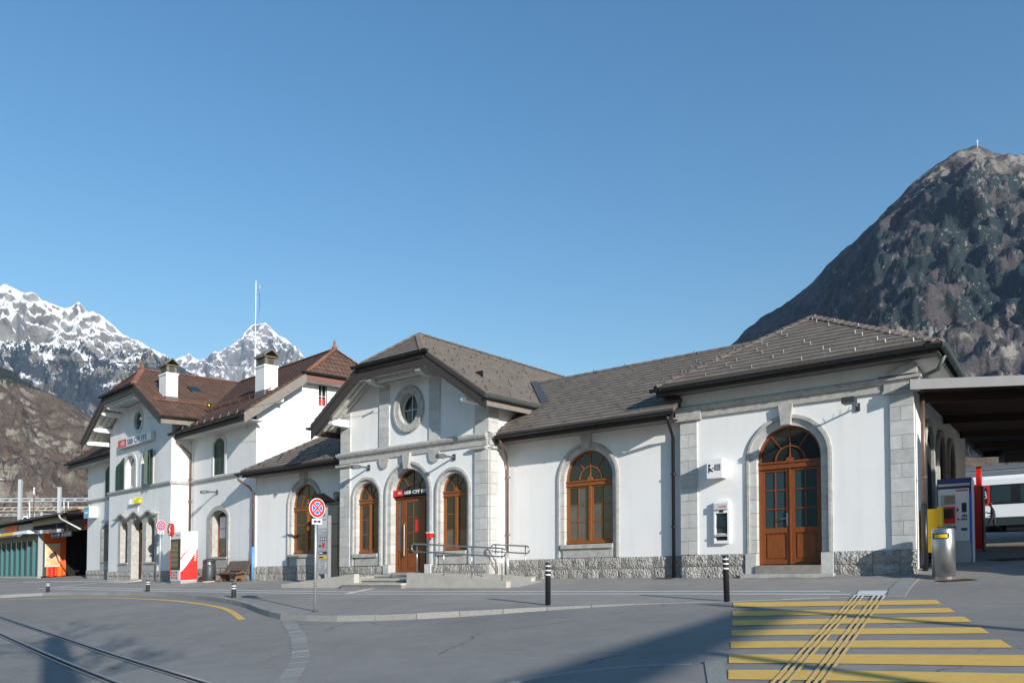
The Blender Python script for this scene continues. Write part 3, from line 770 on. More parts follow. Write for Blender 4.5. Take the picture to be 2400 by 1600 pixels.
b = MB(f); b.prism([(-3.35, 4.88), (-2.5, 4.88), (-2.5, 5.12), (-2.75, 5.10)], VA-.16, VA-.02); b.build('corner_stone', m_stone_trim, hall)
cornice(hall, f, -21.67, -14.74, VC, [(4.42, 4.598, .05, .05), (4.60, 4.66, .075, .09), (4.66, 4.72, .13, .15), (4.72, 4.775, .16, .16), (4.775, 4.83, .14, .06)], ends=(1, 0), side=VC+.53)
for u0, u1, s in ((-21.67, -21.14, None), (-15.24, -14.74, VC+.53)): cornice(hall, f, u0, u1, VC, [(4.29, 4.375, .15, .16)], 'pilaster_cap', (1, 1 if not s else 0), side=s)
for uc in (-19.39, -17.0):
    b = MB(f); b.prism([(uc-.25, 4.415), (uc-.25, 4.32), (uc-.21, 4.32)] + arc(uc, 4.28, .22, pi, 2*pi, 12) + [(uc+.21, 4.32), (uc+.25, 4.32), (uc+.25, 4.415)], VC-.07, VC+.03); b.build('corbel', m_stone_trim, hall)

# arched windows
arched_window(hall, f, VB, -11.65, .86, 1.07, 1.11, 3.14, 2.95, 3.09, .67, 2, 3, .20, 6, (4.0, 4.53), mats=(m_glass2, m_glass2, m_glass, m_glass2))
arched_window(hall, f, VB, -25.06, .86, 1.07, 1.13, 3.14, 2.93, 3.07, .64, 1, 3, .20, 6, (4.0, 4.53))
arched_window(hall, f, VC, -20.29, .57, .745, 1.06, 3.06, 2.90, 3.04, .6, 1, 3, .22, 7, fan_ir=.28)
arched_window(hall, f, VC, -16.19, .57, .745, 1.06, 3.06, 2.90, 3.04, .6, 1, 3, .22, 7, fan_ir=.28, mats=(m_glass2, m_glass, m_glass))
# big double door in the right block
surround(hall, f, VA, -5.55, .82, 1.07, .67, 3.18, .28, 9, 7, foot=.03)
keystone(hall, f, VA, -5.56, 4.0, 4.54)
F_ = VA+.24
b = MB(f)
for s in (-1, 1): b.prism([(-5.55+s*.82, .36), (-5.55+s*.77, .36), (-5.55+s*.77, 2.9), (-5.55+s*.82, 2.9)], F_-.04, F_+.06)
b.box(-5.57, -5.53, F_-.05, F_-.02, .37, 2.9)
door = b.build('double_door', m_wood2, hall)
def leaf(root, fr, V, u0, u1, z0, z1, g0, g1, p0, p1, cols, rows, st=.10, wood=m_wood2, pane=m_glass3):
    b = MB(fr); L = lambda a, c, d, e: b.box(a, c, V-.02, V+.035, d, e)
    L(u0, u0+st, z0, z1); L(u1-st, u1, z0, z1); L(u0+st, u1-st, g1, z1); L(u0+st, u1-st, p1, g0); L(u0+st, u1-st, z0, p0)
    b.box(u0+st, u1-st, V+.012, V+.03, p0, p1); b.box(u0+st+.05, u1-st-.05, V-.006, V+.012, p0+.05, p1-.05)
    U = [u0+st+(u1-u0-2*st)*i/cols for i in range(cols+1)]; Z = [g0+(g1-g0)*i/rows for i in range(rows+1)]
    for u in U[1:-1]: b.box(u-.014, u+.014, V-.012, V+.03, g0, g1)
    for z in Z[1:-1]:
        for a, c in zip(U, U[1:]): b.box(a+.014, c-.014, V-.012, V+.03, z-.014, z+.014)
    lf = b.build('door_leaf', wood, root)
    panes_in(root, fr, V+.008, [[(a, c), (a2, c), (a2, c2), (a, c2)] for a, a2 in zip(U, U[1:]) for c, c2 in zip(Z, Z[1:])], pane); return lf
leaf(door, f, F_, -6.32, -5.555, .37, 2.89, 1.33, 2.83, .48, 1.19, 2, 3); leaf(door, f, F_, -5.545, -4.78, .37, 2.89, 1.33, 2.83, .48, 1.19, 2, 3)
b = MB(f); b.box(-5.66, -5.61, F_-.03, F_-.015, 1.38, 1.72); b.tube([(-5.635, F_-.04, 1.57), (-5.635, F_-.08, 1.57), (-5.80, F_-.08, 1.57)], .012, 8); b.build('door_handle', m_steel, door)
transom(door, f, F_, -5.55, .82, 2.93, 3.09, True, m_wood2)
fan(door, f, F_, -5.55, .82, 3.18, 3.09, None, .5, m_wood2)
b = MB(f); b.box(-6.38, -4.74, VA-.14, VA+.3, .14, .345); b.build('door_step', m_conc_dk, hall)
b = MB(f); b.box(-6.74, -4.40, VA-.30, VA-.0, -.05, .135); b.build('door_step', m_stone_trim, hall)
# entrance door of the gabled block
surround(hall, f, VC, -18.24, .85, 1.09, .62, 3.1, .34, 9, 7, foot=.30)
keystone(hall, f, VC, -18.23, 3.95, 4.5)
F_ = VC+.30; b = MB(f)
for a, c in ((-19.09, -19.02), (-18.79, -18.72), (-17.76, -17.69), (-17.46, -17.39)): b.box(a, c, F_-.03, F_+.06, .32, 2.92)
b.box(-19.09, -17.39, F_-.05, F_+.06, 2.92, 3.0)
door2 = b.build('entrance_door', m_wood2, hall)
for a, c in ((-19.02, -18.79), (-17.69, -17.46)): leaf(door2, f, F_, a, c, .33, 2.91, 1.18, 2.83, .42, 1.08, 1, 3, .025, m_wood2, m_glass2)
leaf(door2, f, F_-.01, -18.715, -17.765, .33, 2.91, 1.18, 2.80, .42, 1.08, 2, 3, .15, m_wood2, m_glass)
b = MB(f); b.tube([(-18.62, F_-.03, .88), (-18.62, F_-.09, .92), (-18.62, F_-.09, 2.02), (-18.62, F_-.03, 2.06)], .022, 8); b.build('door_handle', m_steel, door2)
b = MB(f); b.box(-18.16, -17.92, F_-.018, F_-.004, 1.75, 2.18); b.build('notice', m_red, door2)
fan(door2, f, F_, -18.24, .85, 3.1, 3.02, None, .5, m_wood2)
b = MB(f); b.box(-19.1, -17.38, VC+.02, VC+.32, .2, .33); b.build('threshold', m_conc_dk, hall)
# round (oval) gable window
b = MB(f); b.ell_ring(-18.2, 6.04, .70, .81, .63, .73, VC-.10, VC+.05); b.ell_ring(-18.2, 6.04, .632, .732, .45, .55, VC-.07, VC+.22); b.ell_ring(-18.2, 6.04, .73, .84, .70, .81, VC-.05, VC+.02)
oc = b.build('oval_window', m_stone_trim, hall)
b = MB(f); b.ell_ring(-18.2, 6.04, .455, .555, .40, .50, VC+.16, VC+.22); b.box(-18.215, -18.185, VC+.165, VC+.20, 5.55, 6.53); b.box(-18.6, -17.8, VC+.17, VC+.195, 6.025, 6.055); b.build('window_frame', m_lgrey, oc)
for a0 in (0, pi/2, pi, 3*pi/2): panes_in(oc, f, VC+.205, [[(-18.2, 6.04)] + [(-18.2+.41*cos(a0+pi/2*i/8), 6.04+.51*sin(a0+pi/2*i/8)) for i in range(9)]], m_glass)

# ---------------------------------------------------------------- hall roofs
roof = MB(f)
ZC = lambda u: 8.8-.71*abs(u+18.2)
A_front = [(-9.03, 19.55, 5.45), (-1.97, 19.55, 5.45), (-5.5, 22.7, 7.42)]
A_left = [(-9.03, 19.55, 5.45), (-5.5, 22.7, 7.42), (-5.5, 31, 7.42), (-9.03, 31, 5.45)]
A_right = [(-1.97, 19.55, 5.45), (-1.97, 31, 5.45), (-5.5, 31, 7.42), (-5.5, 22.7, 7.42)]
B_a = [(-14.6, 19.55, 4.75), (-8.45, 19.55, 4.75), (-8.45, 23.7, 7.24), (-16, 23.7, 7.24)]
B_b = [(-8.45, 20.75, 5.47), (-5.8, 23.7, 7.24), (-8.45, 23.7, 7.24)]
B_back = [(-16, 23.7, 7.24), (-5.6, 23.7, 7.24), (-5.6, 28, 4.66), (-16, 28, 4.66)]
D_ = [(-28.3, 19.55, 4.75), (-21.5, 19.55, 4.75), (-20.4, 23.7, 7.24), (-24.15, 23.7, 7.24)]
D_end = [(-28.3, 19.55, 4.75), (-24.15, 23.7, 7.24), (-28.3, 27.85, 4.75)]
D_back = [(-24.15, 23.7, 7.24), (-20.4, 23.7, 7.24), (-20.4, 27.85, 4.75), (-28.3, 27.85, 4.75)]
C_r = [(-14.1, 18.36, ZC(-14.1)), (-14.1, 21.52, ZC(-14.1)), (-18.2, 26.26, 8.8), (-18.2, 19.8, 8.8), (-16.67, 18.36, ZC(-16.67))]
C_r2 = [(-16.0, 23.72, ZC(-16.0)), (-16.0, 31, ZC(-16.0)), (-18.2, 31, 8.8), (-18.2, 26.26, 8.8)]
C_l = [(-22.3, 18.36, ZC(-22.3)), (-19.73, 18.36, ZC(-19.73)), (-18.2, 19.8, 8.8), (-18.2, 31, 8.8), (-22.3, 31, ZC(-22.3))]
C_h = [(-19.73, 18.36, ZC(-19.73)), (-16.67, 18.36, ZC(-16.67)), (-18.2, 19.8, 8.8)]
for P in (A_front, A_left, A_right, B_a, B_b, B_back, D_, D_end, D_back, C_r, C_r2, C_l, C_h): roof.slab(P, .10)
roof = roof.build('roof', m_slab, hall)
S_A = cover(f, A_front, A_front[0], A_front[1], .265, .42, .03, jitter=.004)
S_B = cover(f, B_a, B_a[0], B_a[1], .265, .42, .03, jitter=.004) + cover(f, B_b, B_a[0], B_a[1], .265, .42, .03)
S_C = cover(f, C_r, C_r[0], C_r[1], .265, .42, .03, jitter=.004)
S_Ch = cover(f, C_h, C_h[0], C_h[1], .265, .42, .03)
S_D = cover(f, D_, D_[0], D_[1], .265, .42, .03, jitter=.004)
S_rest = cover(f, C_r2, C_r[0], C_r[1], .265, .42, .03) + cover(f, C_l, C_l[0], C_l[-1], .265, .42, .03)
def near(p): return (p[2]-Vector((0, 0, 1.2))).length
big = sorted(S_A+S_B+S_C+S_Ch+S_D, key=near); single(big[:300], 'slate', m_slate, roof); join(big[300:]+S_rest, 'slates', m_slate, roof)
# snow hooks on every third slate
hk = MB()
for L in (S_A, S_B, S_C, S_D):
    for i, (vs, fs, c) in enumerate(L):
        if i % 3 == 0 and random.random() < .8:
            x, y, z = c; z += SL*x+.03; s = .014
            o = len(hk.V); hk.V += [(x-s, y-.03, z-.04), (x+s, y-.03, z-.04), (x+s, y+.03, z-.02), (x-s, y+.03, z-.02), (x-s, y-.02, z+.05), (x+s, y-.02, z+.05)]
            hk.f((o, o+1, o+5, o+4)); hk.f((o+3, o+2, o+5, o+4)); hk.f((o, o+3, o+4)); hk.f((o+1, o+2, o+5))
hk.build('snow_hook', m_black, roof, kind='stuff', fix=False)
m_hip = per_piece(M('hip_slate', (.20, .155, .125), .8, var=.3, scale=7), .25)
caps(roof, f, (-9.0, 19.58, 5.47), (-5.5, 22.7, 7.45), 20, .17, 'hip_slate', m_hip, .03)
caps(roof, f, (-2.0, 19.58, 5.47), (-5.5, 22.7, 7.45), 20, .17, 'hip_slate', m_hip, .03)
caps(roof, f, (-16, 23.7, 7.25), (-5.9, 23.7, 7.25), 26, .16, 'ridge_cap', m_slate, .03, False)
caps(roof, f, (-18.2, 19.8, 8.82), (-18.2, 30.8, 8.82), 28, .17, 'ridge_cap', m_slate, .03, False)
for s in (-1, 1): caps(roof, f, (-18.2+s*1.5, 18.38, ZC(-16.7)+.02), (-18.2, 19.8, 8.83), 7, .15, 'hip_slate', m_hip, .03)
caps(roof, f, (-28.3, 19.57, 4.77), (-24.2, 23.66, 7.25), 18, .14, 'ridge_cap', m_hip, .03, False)
b = MB(f)                                                             # valley flashing
for q in ([(-14.12, 21.5, 5.95), (-16.0, 23.68, 7.28), (-15.72, 23.68, 7.27), (-13.80, 21.5, 5.97)],): b.hexa([(u, v, z-.03) for u, v, z in q], [(u, v, z+.045) for u, v, z in q])
b.build('flashing', m_lead, roof)
b = MB(f); b.lathe(-13.0, 25.4, [(.34, 6.2), (.34, 7.25), (.26, 7.55), (.24, 7.57), (.2, 7.5)], 16); b.build('roof_vent', m_lead, hall, smooth=False)

def eave(root, fr, u0, u1, v_out, v_wall, z_sof, z_fas, mat_sof=m_soffit_dk, mat_fas=m_barge, guard=True, z_eave=None):
    b = MB(fr); b.box(u0, u1, v_out+.02, v_wall+.02, z_sof, z_sof+.03); b.build('soffit', mat_sof, root)
    b = MB(fr); b.box(u0, u1, v_out, v_out+.035, z_sof-.02, z_fas); b.build('fascia_board', mat_fas, root)
    if guard:
        b = MB(fr); z = z_eave
        b.box(u0, u1, v_out-.03, v_out-.01, z-.015, z+.03); n = int((u1-u0)/.09)
        for i in range(n): u = u0+(u1-u0)*(i+.5)/n; b.box(u-.016, u+.016, v_out-.035, v_out-.015, z-.14, z-.015)
        b.build('eave_comb', m_gutter, root, fix=False)
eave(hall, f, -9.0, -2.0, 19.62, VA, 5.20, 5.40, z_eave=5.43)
gutter(hall, f, (-9.12, 19.50, 5.35), (-1.9, 19.50, 5.35))
eave(hall, f, -14.7, -8.5, 19.64, VB, 4.50, 4.72, m_fascia, z_eave=4.74)
gutter(hall, f, (-14.55, 19.47, 4.68), (-8.4, 19.47, 4.68))
eave(hall, f, -28.3, -21.67, 19.64, VB, 4.50, 4.72, m_fascia, z_eave=4.74)
gutter(hall, f, (-28.5, 19.47, 4.66), (-21.75, 19.47, 4.66))
b = MB(f); b.box(-2.59, -2.05, VA-.55, 31, 5.2, 5.23); b.build('soffit', m_soffit, hall)
b = MB(f); b.box(-2.08, -2.04, 19.64, 31, 5.18, 5.40); b.build('fascia_board', m_patina, hall)
gutter(hall, f, (-1.9, 19.5, 5.35), (-1.9, 31, 5.33), .09, m_patina)
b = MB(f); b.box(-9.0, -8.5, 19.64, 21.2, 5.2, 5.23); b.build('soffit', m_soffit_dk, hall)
# gable overhang of the entrance block
def rake(root, fr, uc, hw, hh, slope, zr, v0, depth, mat, th=.05):
    for s in (-1, 1):
        b = MB(fr); zt = lambda h: zr-slope*h-.03
        b.prism([(uc+s*hw, zt(hw)), (uc+s*hh, zt(hh)), (uc+s*hh, zt(hh)-depth), (uc+s*hw, zt(hw)-depth)], v0, v0+th)
        b.prism([(uc+s*hw, zt(hw)-.02), (uc+s*hh, zt(hh)-.02), (uc+s*hh, zt(hh)-.14), (uc+s*hw, zt(hw)-.14)], v0-.03, v0-.002)
        b.build('barge_board', mat, root)
rake(hall, f, -18.2, 4.1, 1.53, .71, 8.8, 18.38, .50, m_barge)
b = MB(f); b.box(-19.73, -16.67, 18.38, 18.43, 7.17, 7.68); b.box(-19.73, -16.67, 18.33, 18.378, 7.44, 7.66); b.build('barge_board', m_barge, hall)
gutter(hall, f, (-19.98, 18.25, 7.63), (-16.42, 18.25, 7.66), .085, m_gutter, .8)
b = MB(f)
for s in (-1, 1):
    q = [(-18.2+s*4.05, 18.43, ZC(-14.15)-.14), (-18.2+s*1.6, 18.43, ZC(-16.6)-.14), (-18.2+s*1.6, VC, ZC(-16.6)-.14), (-18.2+s*4.05, VC, ZC(-14.15)-.14)]
    b.hexa([(u, v, z-.03) for u, v, z in q], q)
b.box(-20.1, -16.3, 18.43, VC, 7.2, 7.23); b.build('soffit', m_soffit, hall)
for s in (-1, 1):
    for v in (18.62, 18.95, 19.2):
        b = MB(f); zt = lambda h: 8.8-.71*h-.172
        b.prism([(-18.2+s*4.0, zt(4.0)), (-18.2+s*1.65, zt(1.65)), (-18.2+s*1.65, zt(1.65)-.10), (-18.2+s*4.0, zt(4.0)-.10)], v-.045, v+.045); b.build('rafter', m_soffit, hall)
    b = MB(f); u = -18.2+s*3.12; b.prism_u([(VC, 6.02), (18.75, 6.02), (18.70, 6.0), (18.64, 5.94), (18.5, 5.92), (18.46, 5.85), (18.5, 5.78), (VC, 5.76)], u-.11, u+.11); b.build('purlin_end', m_white, hall)
    b = MB(f); u = -18.2+s*1.15; b.prism_u([(VC, 7.19), (18.45, 7.19), (18.45, 7.08), (18.7, 6.98), (VC, 6.96)], u-.10, u+.10); b.build('purlin_end', m_soffit, hall)
b = MB(f); b.box(-19.2, -17.2, 18.7, 18.84, 7.04, 7.19); b.box(-19.3, -17.1, 19.1, VC, 7.05, 7.19); b.build('collar_beam', m_soffit, hall)
for u0, u1, sg in ((-14.74, -14.12, 1), (-22.28, -21.67, -1)):
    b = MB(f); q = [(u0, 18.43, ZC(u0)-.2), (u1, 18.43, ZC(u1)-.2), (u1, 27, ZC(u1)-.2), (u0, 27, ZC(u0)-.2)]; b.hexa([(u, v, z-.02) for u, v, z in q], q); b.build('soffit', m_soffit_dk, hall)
b = MB(f); b.box(-14.16, -14.12, 18.43, 21.6, 5.50, 5.72); b.build('fascia_board', m_fascia, hall)
b = MB(f); b.box(-22.3, -22.26, 18.43, 27, 5.50, 5.74); b.build('fascia_board', m_barge, hall)
gutter(hall, f, (-14.0, 18.3, 5.80), (-14.0, 21.25, 5.80), .10, m_patina)
gutter(hall, f, (-22.42, 18.3, 5.80), (-22.42, 25, 5.80), .09, m_gutter)
# downpipes
downpipe(hall, f, [(-8.62, 19.5, 4.6), (-8.62, 19.6, 4.42), (-8.72, 20.0, 4.22), (-8.76, 20.24, 4.05), (-8.76, 20.24, .03)], .05, m_black, clips=[(-8.76, 20.24, z) for z in (3.0, 1.5)])
downpipe(hall, f, [(-14.40, 19.5, 4.62), (-14.42, 19.6, 4.4), (-14.58, 20.1, 4.1), (-14.62, 20.24, 3.7), (-14.62, 20.24, .9)], .045, m_copper, clips=[(-14.62, 20.24, z) for z in (3.4, 1.5)])
downpipe(hall, f, [(-14.62, 20.24, .9), (-14.62, 20.24, .03)], .06, m_galv)
downpipe(hall, f, [(-28.40, 19.5, 4.6), (-28.42, 19.55, 4.4), (-28.3, 20.0, 4.1), (-28.33, 20.24, 3.85), (-28.33, 20.24, 1.5)], .05, m_copper, clips=[(-28.33, 20.24, z) for z in (3.3, 2.4)])
downpipe(hall, f, [(-28.33, 20.24, 1.5), (-28.33, 20.24, .0)], .065, M('blue_pipe', (.12, .33, .62), .5, var=.2, scale=6))
downpipe(hall, f, [(-1.95, 20.4, 5.25), (-2.1, 20.5, 4.95), (-2.42, 20.55, 4.85), (-2.45, 20.55, 4.45)], .05, m_patina)
downpipe(hall, f, [(-2.45, 20.55, 4.4), (-2.45, 20.55, 1.75)], .05, m_copper, clips=[(-2.45, 20.55, 2.4)])
downpipe(hall, f, [(-2.45, 20.55, 1.75), (-2.45, 20.55, .05)], .065, m_black)
# arcade along the platform side wall
for v in (22.6, 25.4, 28.2):
    b = MB(f); c = MB(f)
    P = [(v-.95, .3)] + arc(v, 3.1, .95, pi, 0, 14) + [(v+.95, .3)]; Q = [(v-.75, .3)] + arc(v, 3.1, .75, pi, 0, 14) + [(v+.75, .3)]
    for i in range(len(P)-1): b.prism_u([P[i], P[i+1], Q[i+1], Q[i]], -2.64, -2.52)
    s = b.build('stone_surround', m_stone_trim, hall); c.prism_u(Q, -2.62, -2.60); c.build('door', m_pit, s)  # no leaf: near-black sheet with the shade of the open arch in its colour

# ================================================================== STATION HOUSE (two storeys, brown tiles)
house = thing('station_house', 'two storey white station house with brown tiled roofs, green shutters and two white chimneys', 'building', (-40, 18, 0), None, FE)
g = FE
def seg(u0, u1, zb, zs, rise, n=12):
    """opening with a flat segmental head"""
    h = (u1-u0)/2; R_ = (h*h+rise*rise)/(2*rise); zc = zs+rise-R_; a = math.asin(h/R_)
    return [(u0, zb)] + [((u0+u1)/2+R_*sin(-a+2*a*i/n), zc+R_*cos(-a+2*a*i/n)) for i in range(n+1)] + [(u1, zb)]
def scale_poly(P, k): c = (sum(p[0] for p in P)/len(P), sum(p[1] for p in P)/len(P)); return [(c[0]+(x-c[0])*k, c[1]+(z-c[1])*k) for x, z in P]
UPL, UPR = (-42.4, -41.06), (-40.28, -38.94)
ocl = [(-40.73+.56*cos(2*pi*k/28), 8.36+.57*sin(2*pi*k/28)) for k in range(28)]
b = MB(g)
b.wall([(-44.6, -.2), (-36.75, -.2), (-36.75, 8.35), (-38.4, 9.3), (-42.94, 9.3), (-44.6, 8.35)],
       [seg(*UPL, 4.92, 6.2, .45), seg(*UPR, 4.92, 6.2, .45), ocl, [(-43.05, .0), (-43.05, 3.28), (-38.2, 3.28), (-38.2, .0)]], VF)
for u in (-44.6, -36.75): b.face([(u, VF, -.2), (u, 21, -.2), (u, 21, 8.35), (u, VF, 8.35)])
b.build('wall', m_plaster2, house)
EW = seg(-34.6, -33.0, 1.12, 3.02, .27); EWs = seg(-34.9, -32.8, .6, 3.05, .46)
SH = seg(-34.42, -33.34, 4.92, 6.42, .26); SHs = seg(-34.58, -33.18, 4.92, 6.52, .36)
mir = lambda P: [(-81.34-u, z) for u, z in P][::-1]
b = MB(g); b.wall([(-36.75, -.2), (-30.49, -.2), (-30.49, 7.0), (-36.75, 7.0)], [scale_poly(EWs, .97), scale_poly(SHs, .97)], VE); b.build('wall', m_plaster2, house)
b = MB(g); b.wall([(-50.85, -.2), (-44.6, -.2), (-44.6, 7.0), (-50.85, 7.0)], [scale_poly(mir(EWs), .97), scale_poly(mir(SHs), .97)], VE)
b.face([(-50.85, VE, -.2), (-50.85, 25.7, -.2), (-50.85, 25.7, 9), (-50.85, VE, 7)]); b.build('wall', m_plaster2, house)
b = MB(g)
loops = [[Vector((v, z, 0)) for v, z in [(VE, -.2), (25.7, -.2), (25.7, 7.6), (23.7, 9.02), (18.85, 9.02), (VE, 7.6)]], [Vector((v, z, 0)) for v, z in [(19.98, 8.05), (20.44, 8.05), (20.44, 9.0), (19.98, 9.0)]]]
flat = [q for L in loops for q in L]; ids = [b.p(-30.49, q.x, q.y) for q in flat]
for t in tessellate_polygon(loops): b.f([ids[i] for i in t])
b.build('wall', m_plaster2, house)
b = MB(g); b.box(-30.75, -30.7, 19.9, 20.5, 8.0, 9.1); gw = b.build('window', m_glass, house)
b = MB(g); b.box(-30.62, -30.56, 19.98, 20.01, 8.05, 9.0); b.box(-30.62, -30.56, 20.19, 20.215, 8.05, 9.0); b.box(-30.62, -30.56, 20.41, 20.44, 8.05, 9.0); b.box(-30.62, -30.57, 19.98, 20.44, 8.5, 8.52); b.build('window_frame', m_white, gw)
b = MB(g); b.box(-30.69, -30.66, 20.02, 20.4, 8.06, 8.42); b.build('blind', m_red, gw)
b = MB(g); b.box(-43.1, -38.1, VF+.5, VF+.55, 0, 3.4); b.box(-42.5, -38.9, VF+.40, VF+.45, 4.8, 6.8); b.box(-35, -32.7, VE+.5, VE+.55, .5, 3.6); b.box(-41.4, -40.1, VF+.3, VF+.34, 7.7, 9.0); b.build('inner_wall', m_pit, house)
# belts and plinths
cornice(house, g, -44.6, -36.75, VF, [(4.735, 4.80, .07, .10), (4.80, 4.895, .11, .11)], 'belt_course', (1, 1))
b = MB(g); b.box(-36.75, -36.64, VF+.05, VE-.115, 4.735, 4.895); b.build('belt_course', m_stone_trim, house)
cornice(house, g, -36.75, -30.49, VE, [(4.735, 4.80, .07, .10), (4.80, 4.895, .11, .11)], 'belt_course', (0, 1))
cornice(house, g, -50.85, -44.6, VE, [(4.735, 4.80, .07, .10), (4.80, 4.895, .11, .11)], 'belt_course', (1, 0))
for u0, u1 in ((-44.66, -43.1), (-38.15, -36.70)): plinth(house, g, u0, u1, VF, -.05, .26, .55, .07, .35, .6)
plinth(house, g, -43.08, -41.40, VF, -.05, .26, .52, .05, .5, .9); plinth(house, g, -39.93, -38.17, VF, -.05, .26, .52, .05, .5, .9)
plinth(house, g, -36.7, -34.9, VE, -.05, .28, .60, .07, .35, .7); plinth(house, g, -32.8, -30.45, VE, -.05, .28, .60, .07, .35, .7); plinth(house, g, -34.9, -32.8, VE, -.05, .28, .60, .05, .5, .9)
plinth(house, g, -50.9, -44.65, VE, -.05, .28, .60, .07, .5, .9)
b = MB(g); b.box(-36.76, -36.70, VF-.03, VE, -.1, .56); b.build('plinth', m_rough, house)
# group of two windows and a door on the ground floor of the gabled part
O1, OD, O2 = seg(-42.85, -41.88, 1.0, 2.98, .22), seg(-41.36, -39.97, .1, 3.0, .25), seg(-39.49, -38.48, 1.0, 2.98, .22)
b = MB(g); b.wall([(-43.12, .52), (-43.12, 3.34), (-38.14, 3.34), (-38.14, .52), (-39.95, .52), (-39.95, .1), (-39.97, .1)] + OD[1:-1][::-1] + [(-41.36, .1), (-41.38, .1), (-41.38, .52)], [O1, O2], VF-.04, .46)
for P in (OD,):
    for p, q in zip(P, P[1:]): b.face([(p[0], VF-.04, p[1]), (q[0], VF-.04, q[1]), (q[0], VF+.42, q[1]), (p[0], VF+.42, p[1])])
for u in (-43.12, -38.14): b.face([(u, VF-.04, .52), (u, VF+.02, .52), (u, VF+.02, 3.34), (u, VF-.04, 3.34)])
b.face([(-43.12, VF-.04, 3.34), (-38.14, VF-.04, 3.34), (-38.14, VF+.02, 3.34), (-43.12, VF+.02, 3.34)])
gs = b.build('stone_surround', m_stone_trim, house)
hood = [(-43.5, 3.27)] + [(u, 3.40+.13*cos((u+40.67)/1.75*2*pi)+ (.03 if abs(u+40.67) < .8 else 0)) for u in [-43.2+.13*i for i in range(39)]] + [(-38.12, 3.40)]
b = MB(g)
for p, q in zip(hood, hood[1:]): b.prism([p, q, (q[0], q[1]+.08), (p[0], p[1]+.08)], VF-.24, VF+.02)
b.build('hood_mould', m_stone_trim, gs); keystone(gs, g, VF-.04, -40.67, 3.2, 3.44, .12, .16, .08)
for O, (a, c) in ((O1, (-42.85, -41.88)), (O2, (-39.49, -38.48))):
    b = MB(g); I = scale_poly(O, .88); b.strip(O, I, VF+.36, VF+.42, True); w = b.build('window', m_wood, house)
    panes_in(w, g, VF+.385, [[(p[0], p[1]) for p in I]], m_glass2); m = (a+c)/2
    b = MB(g); b.box(m-.02, m+.02, VF+.355, VF+.384, 1.1, 3.05)
    for z in (1.75, 2.4): b.box(a+.1, c-.1, VF+.36, VF+.383, z-.015, z+.015)
    b.build('glazing_bar', m_wood, w)
    b = MB(g); b.box(a-.12, c+.12, VF-.10, VF+.3, .92, .995); b.build('sill', m_stone_trim, house)
b = MB(g); D = MB(g); b.strip(OD, scale_poly(OD, .93), VF+.36, VF+.42)
b.box(-41.3, -40.03, VF+.35, VF+.42, 2.62, 2.72); dr = b.build('entrance_door', m_wood, house)
leaf(dr, g, VF+.40, -41.28, -40.68, .16, 2.62, 1.0, 2.52, .25, .9, 1, 3, .09, m_wood, m_glass2); leaf(dr, g, VF+.40, -40.66, -40.05, .16, 2.62, 1.0, 2.52, .25, .9, 1, 3, .09, m_wood, m_glass)
panes_in(dr, g, VF+.405, [[(-41.28, 2.72), (-40.7, 2.72), (-40.7, 3.2), (-41.28, 3.05)], [(-40.66, 2.72), (-40.05, 2.72), (-40.05, 3.05), (-40.66, 3.2)]], m_glass)
b = MB(g); b.tube([(-40.72, VF+.34, 1.15), (-40.72, VF+.31, 1.15), (-40.84, VF+.31, 1.15)], .012, 6); b.build('door_handle', m_steel, dr)
b = MB(g); b.hexa([(-42.6, VF-1.5, -.12), (-39.9, VF-1.2, -.12), (-39.97, VF+.4, -.1), (-41.36, VF+.4, -.1)], [(-42.6, VF-1.5, -.03), (-39.9, VF-1.2, .0), (-39.97, VF+.4, .15), (-41.36, VF+.4, .15)]); b.build('door_ramp', m_conc, house)
# upper windows and shutters
for k, (a, c) in enumerate((UPL, UPR)):
    O = seg(a, c, 4.92, 6.2, .45); Oo = seg(a-.2, c+.2, 4.92, 6.28, .55)
    b = MB(g); b.strip(Oo, O, VF-.035, VF+.03); s = b.build('stone_surround', m_lgrey, house)
    b = MB(g); I = scale_poly(O, .985)
    for p, q in zip(O, O[1:]): b.face([(p[0], VF, p[1]), (q[0], VF, q[1]), (q[0], VF+.3, q[1]), (p[0], VF+.3, p[1])])
    b.build('reveal', m_plaster2, s)
    b = MB(g); I = scale_poly(O, .88); b.strip(O, I, VF+.22, VF+.28, True); m = (a+c)/2; b.box(m-.03, m+.03, VF+.215, VF+.28, 4.95, 6.6); b.box(a+.05, c-.05, VF+.22, VF+.28, 6.0, 6.05)
    w = b.build('window', m_white, house); panes_in(w, g, VF+.25, [I], m_glass2)
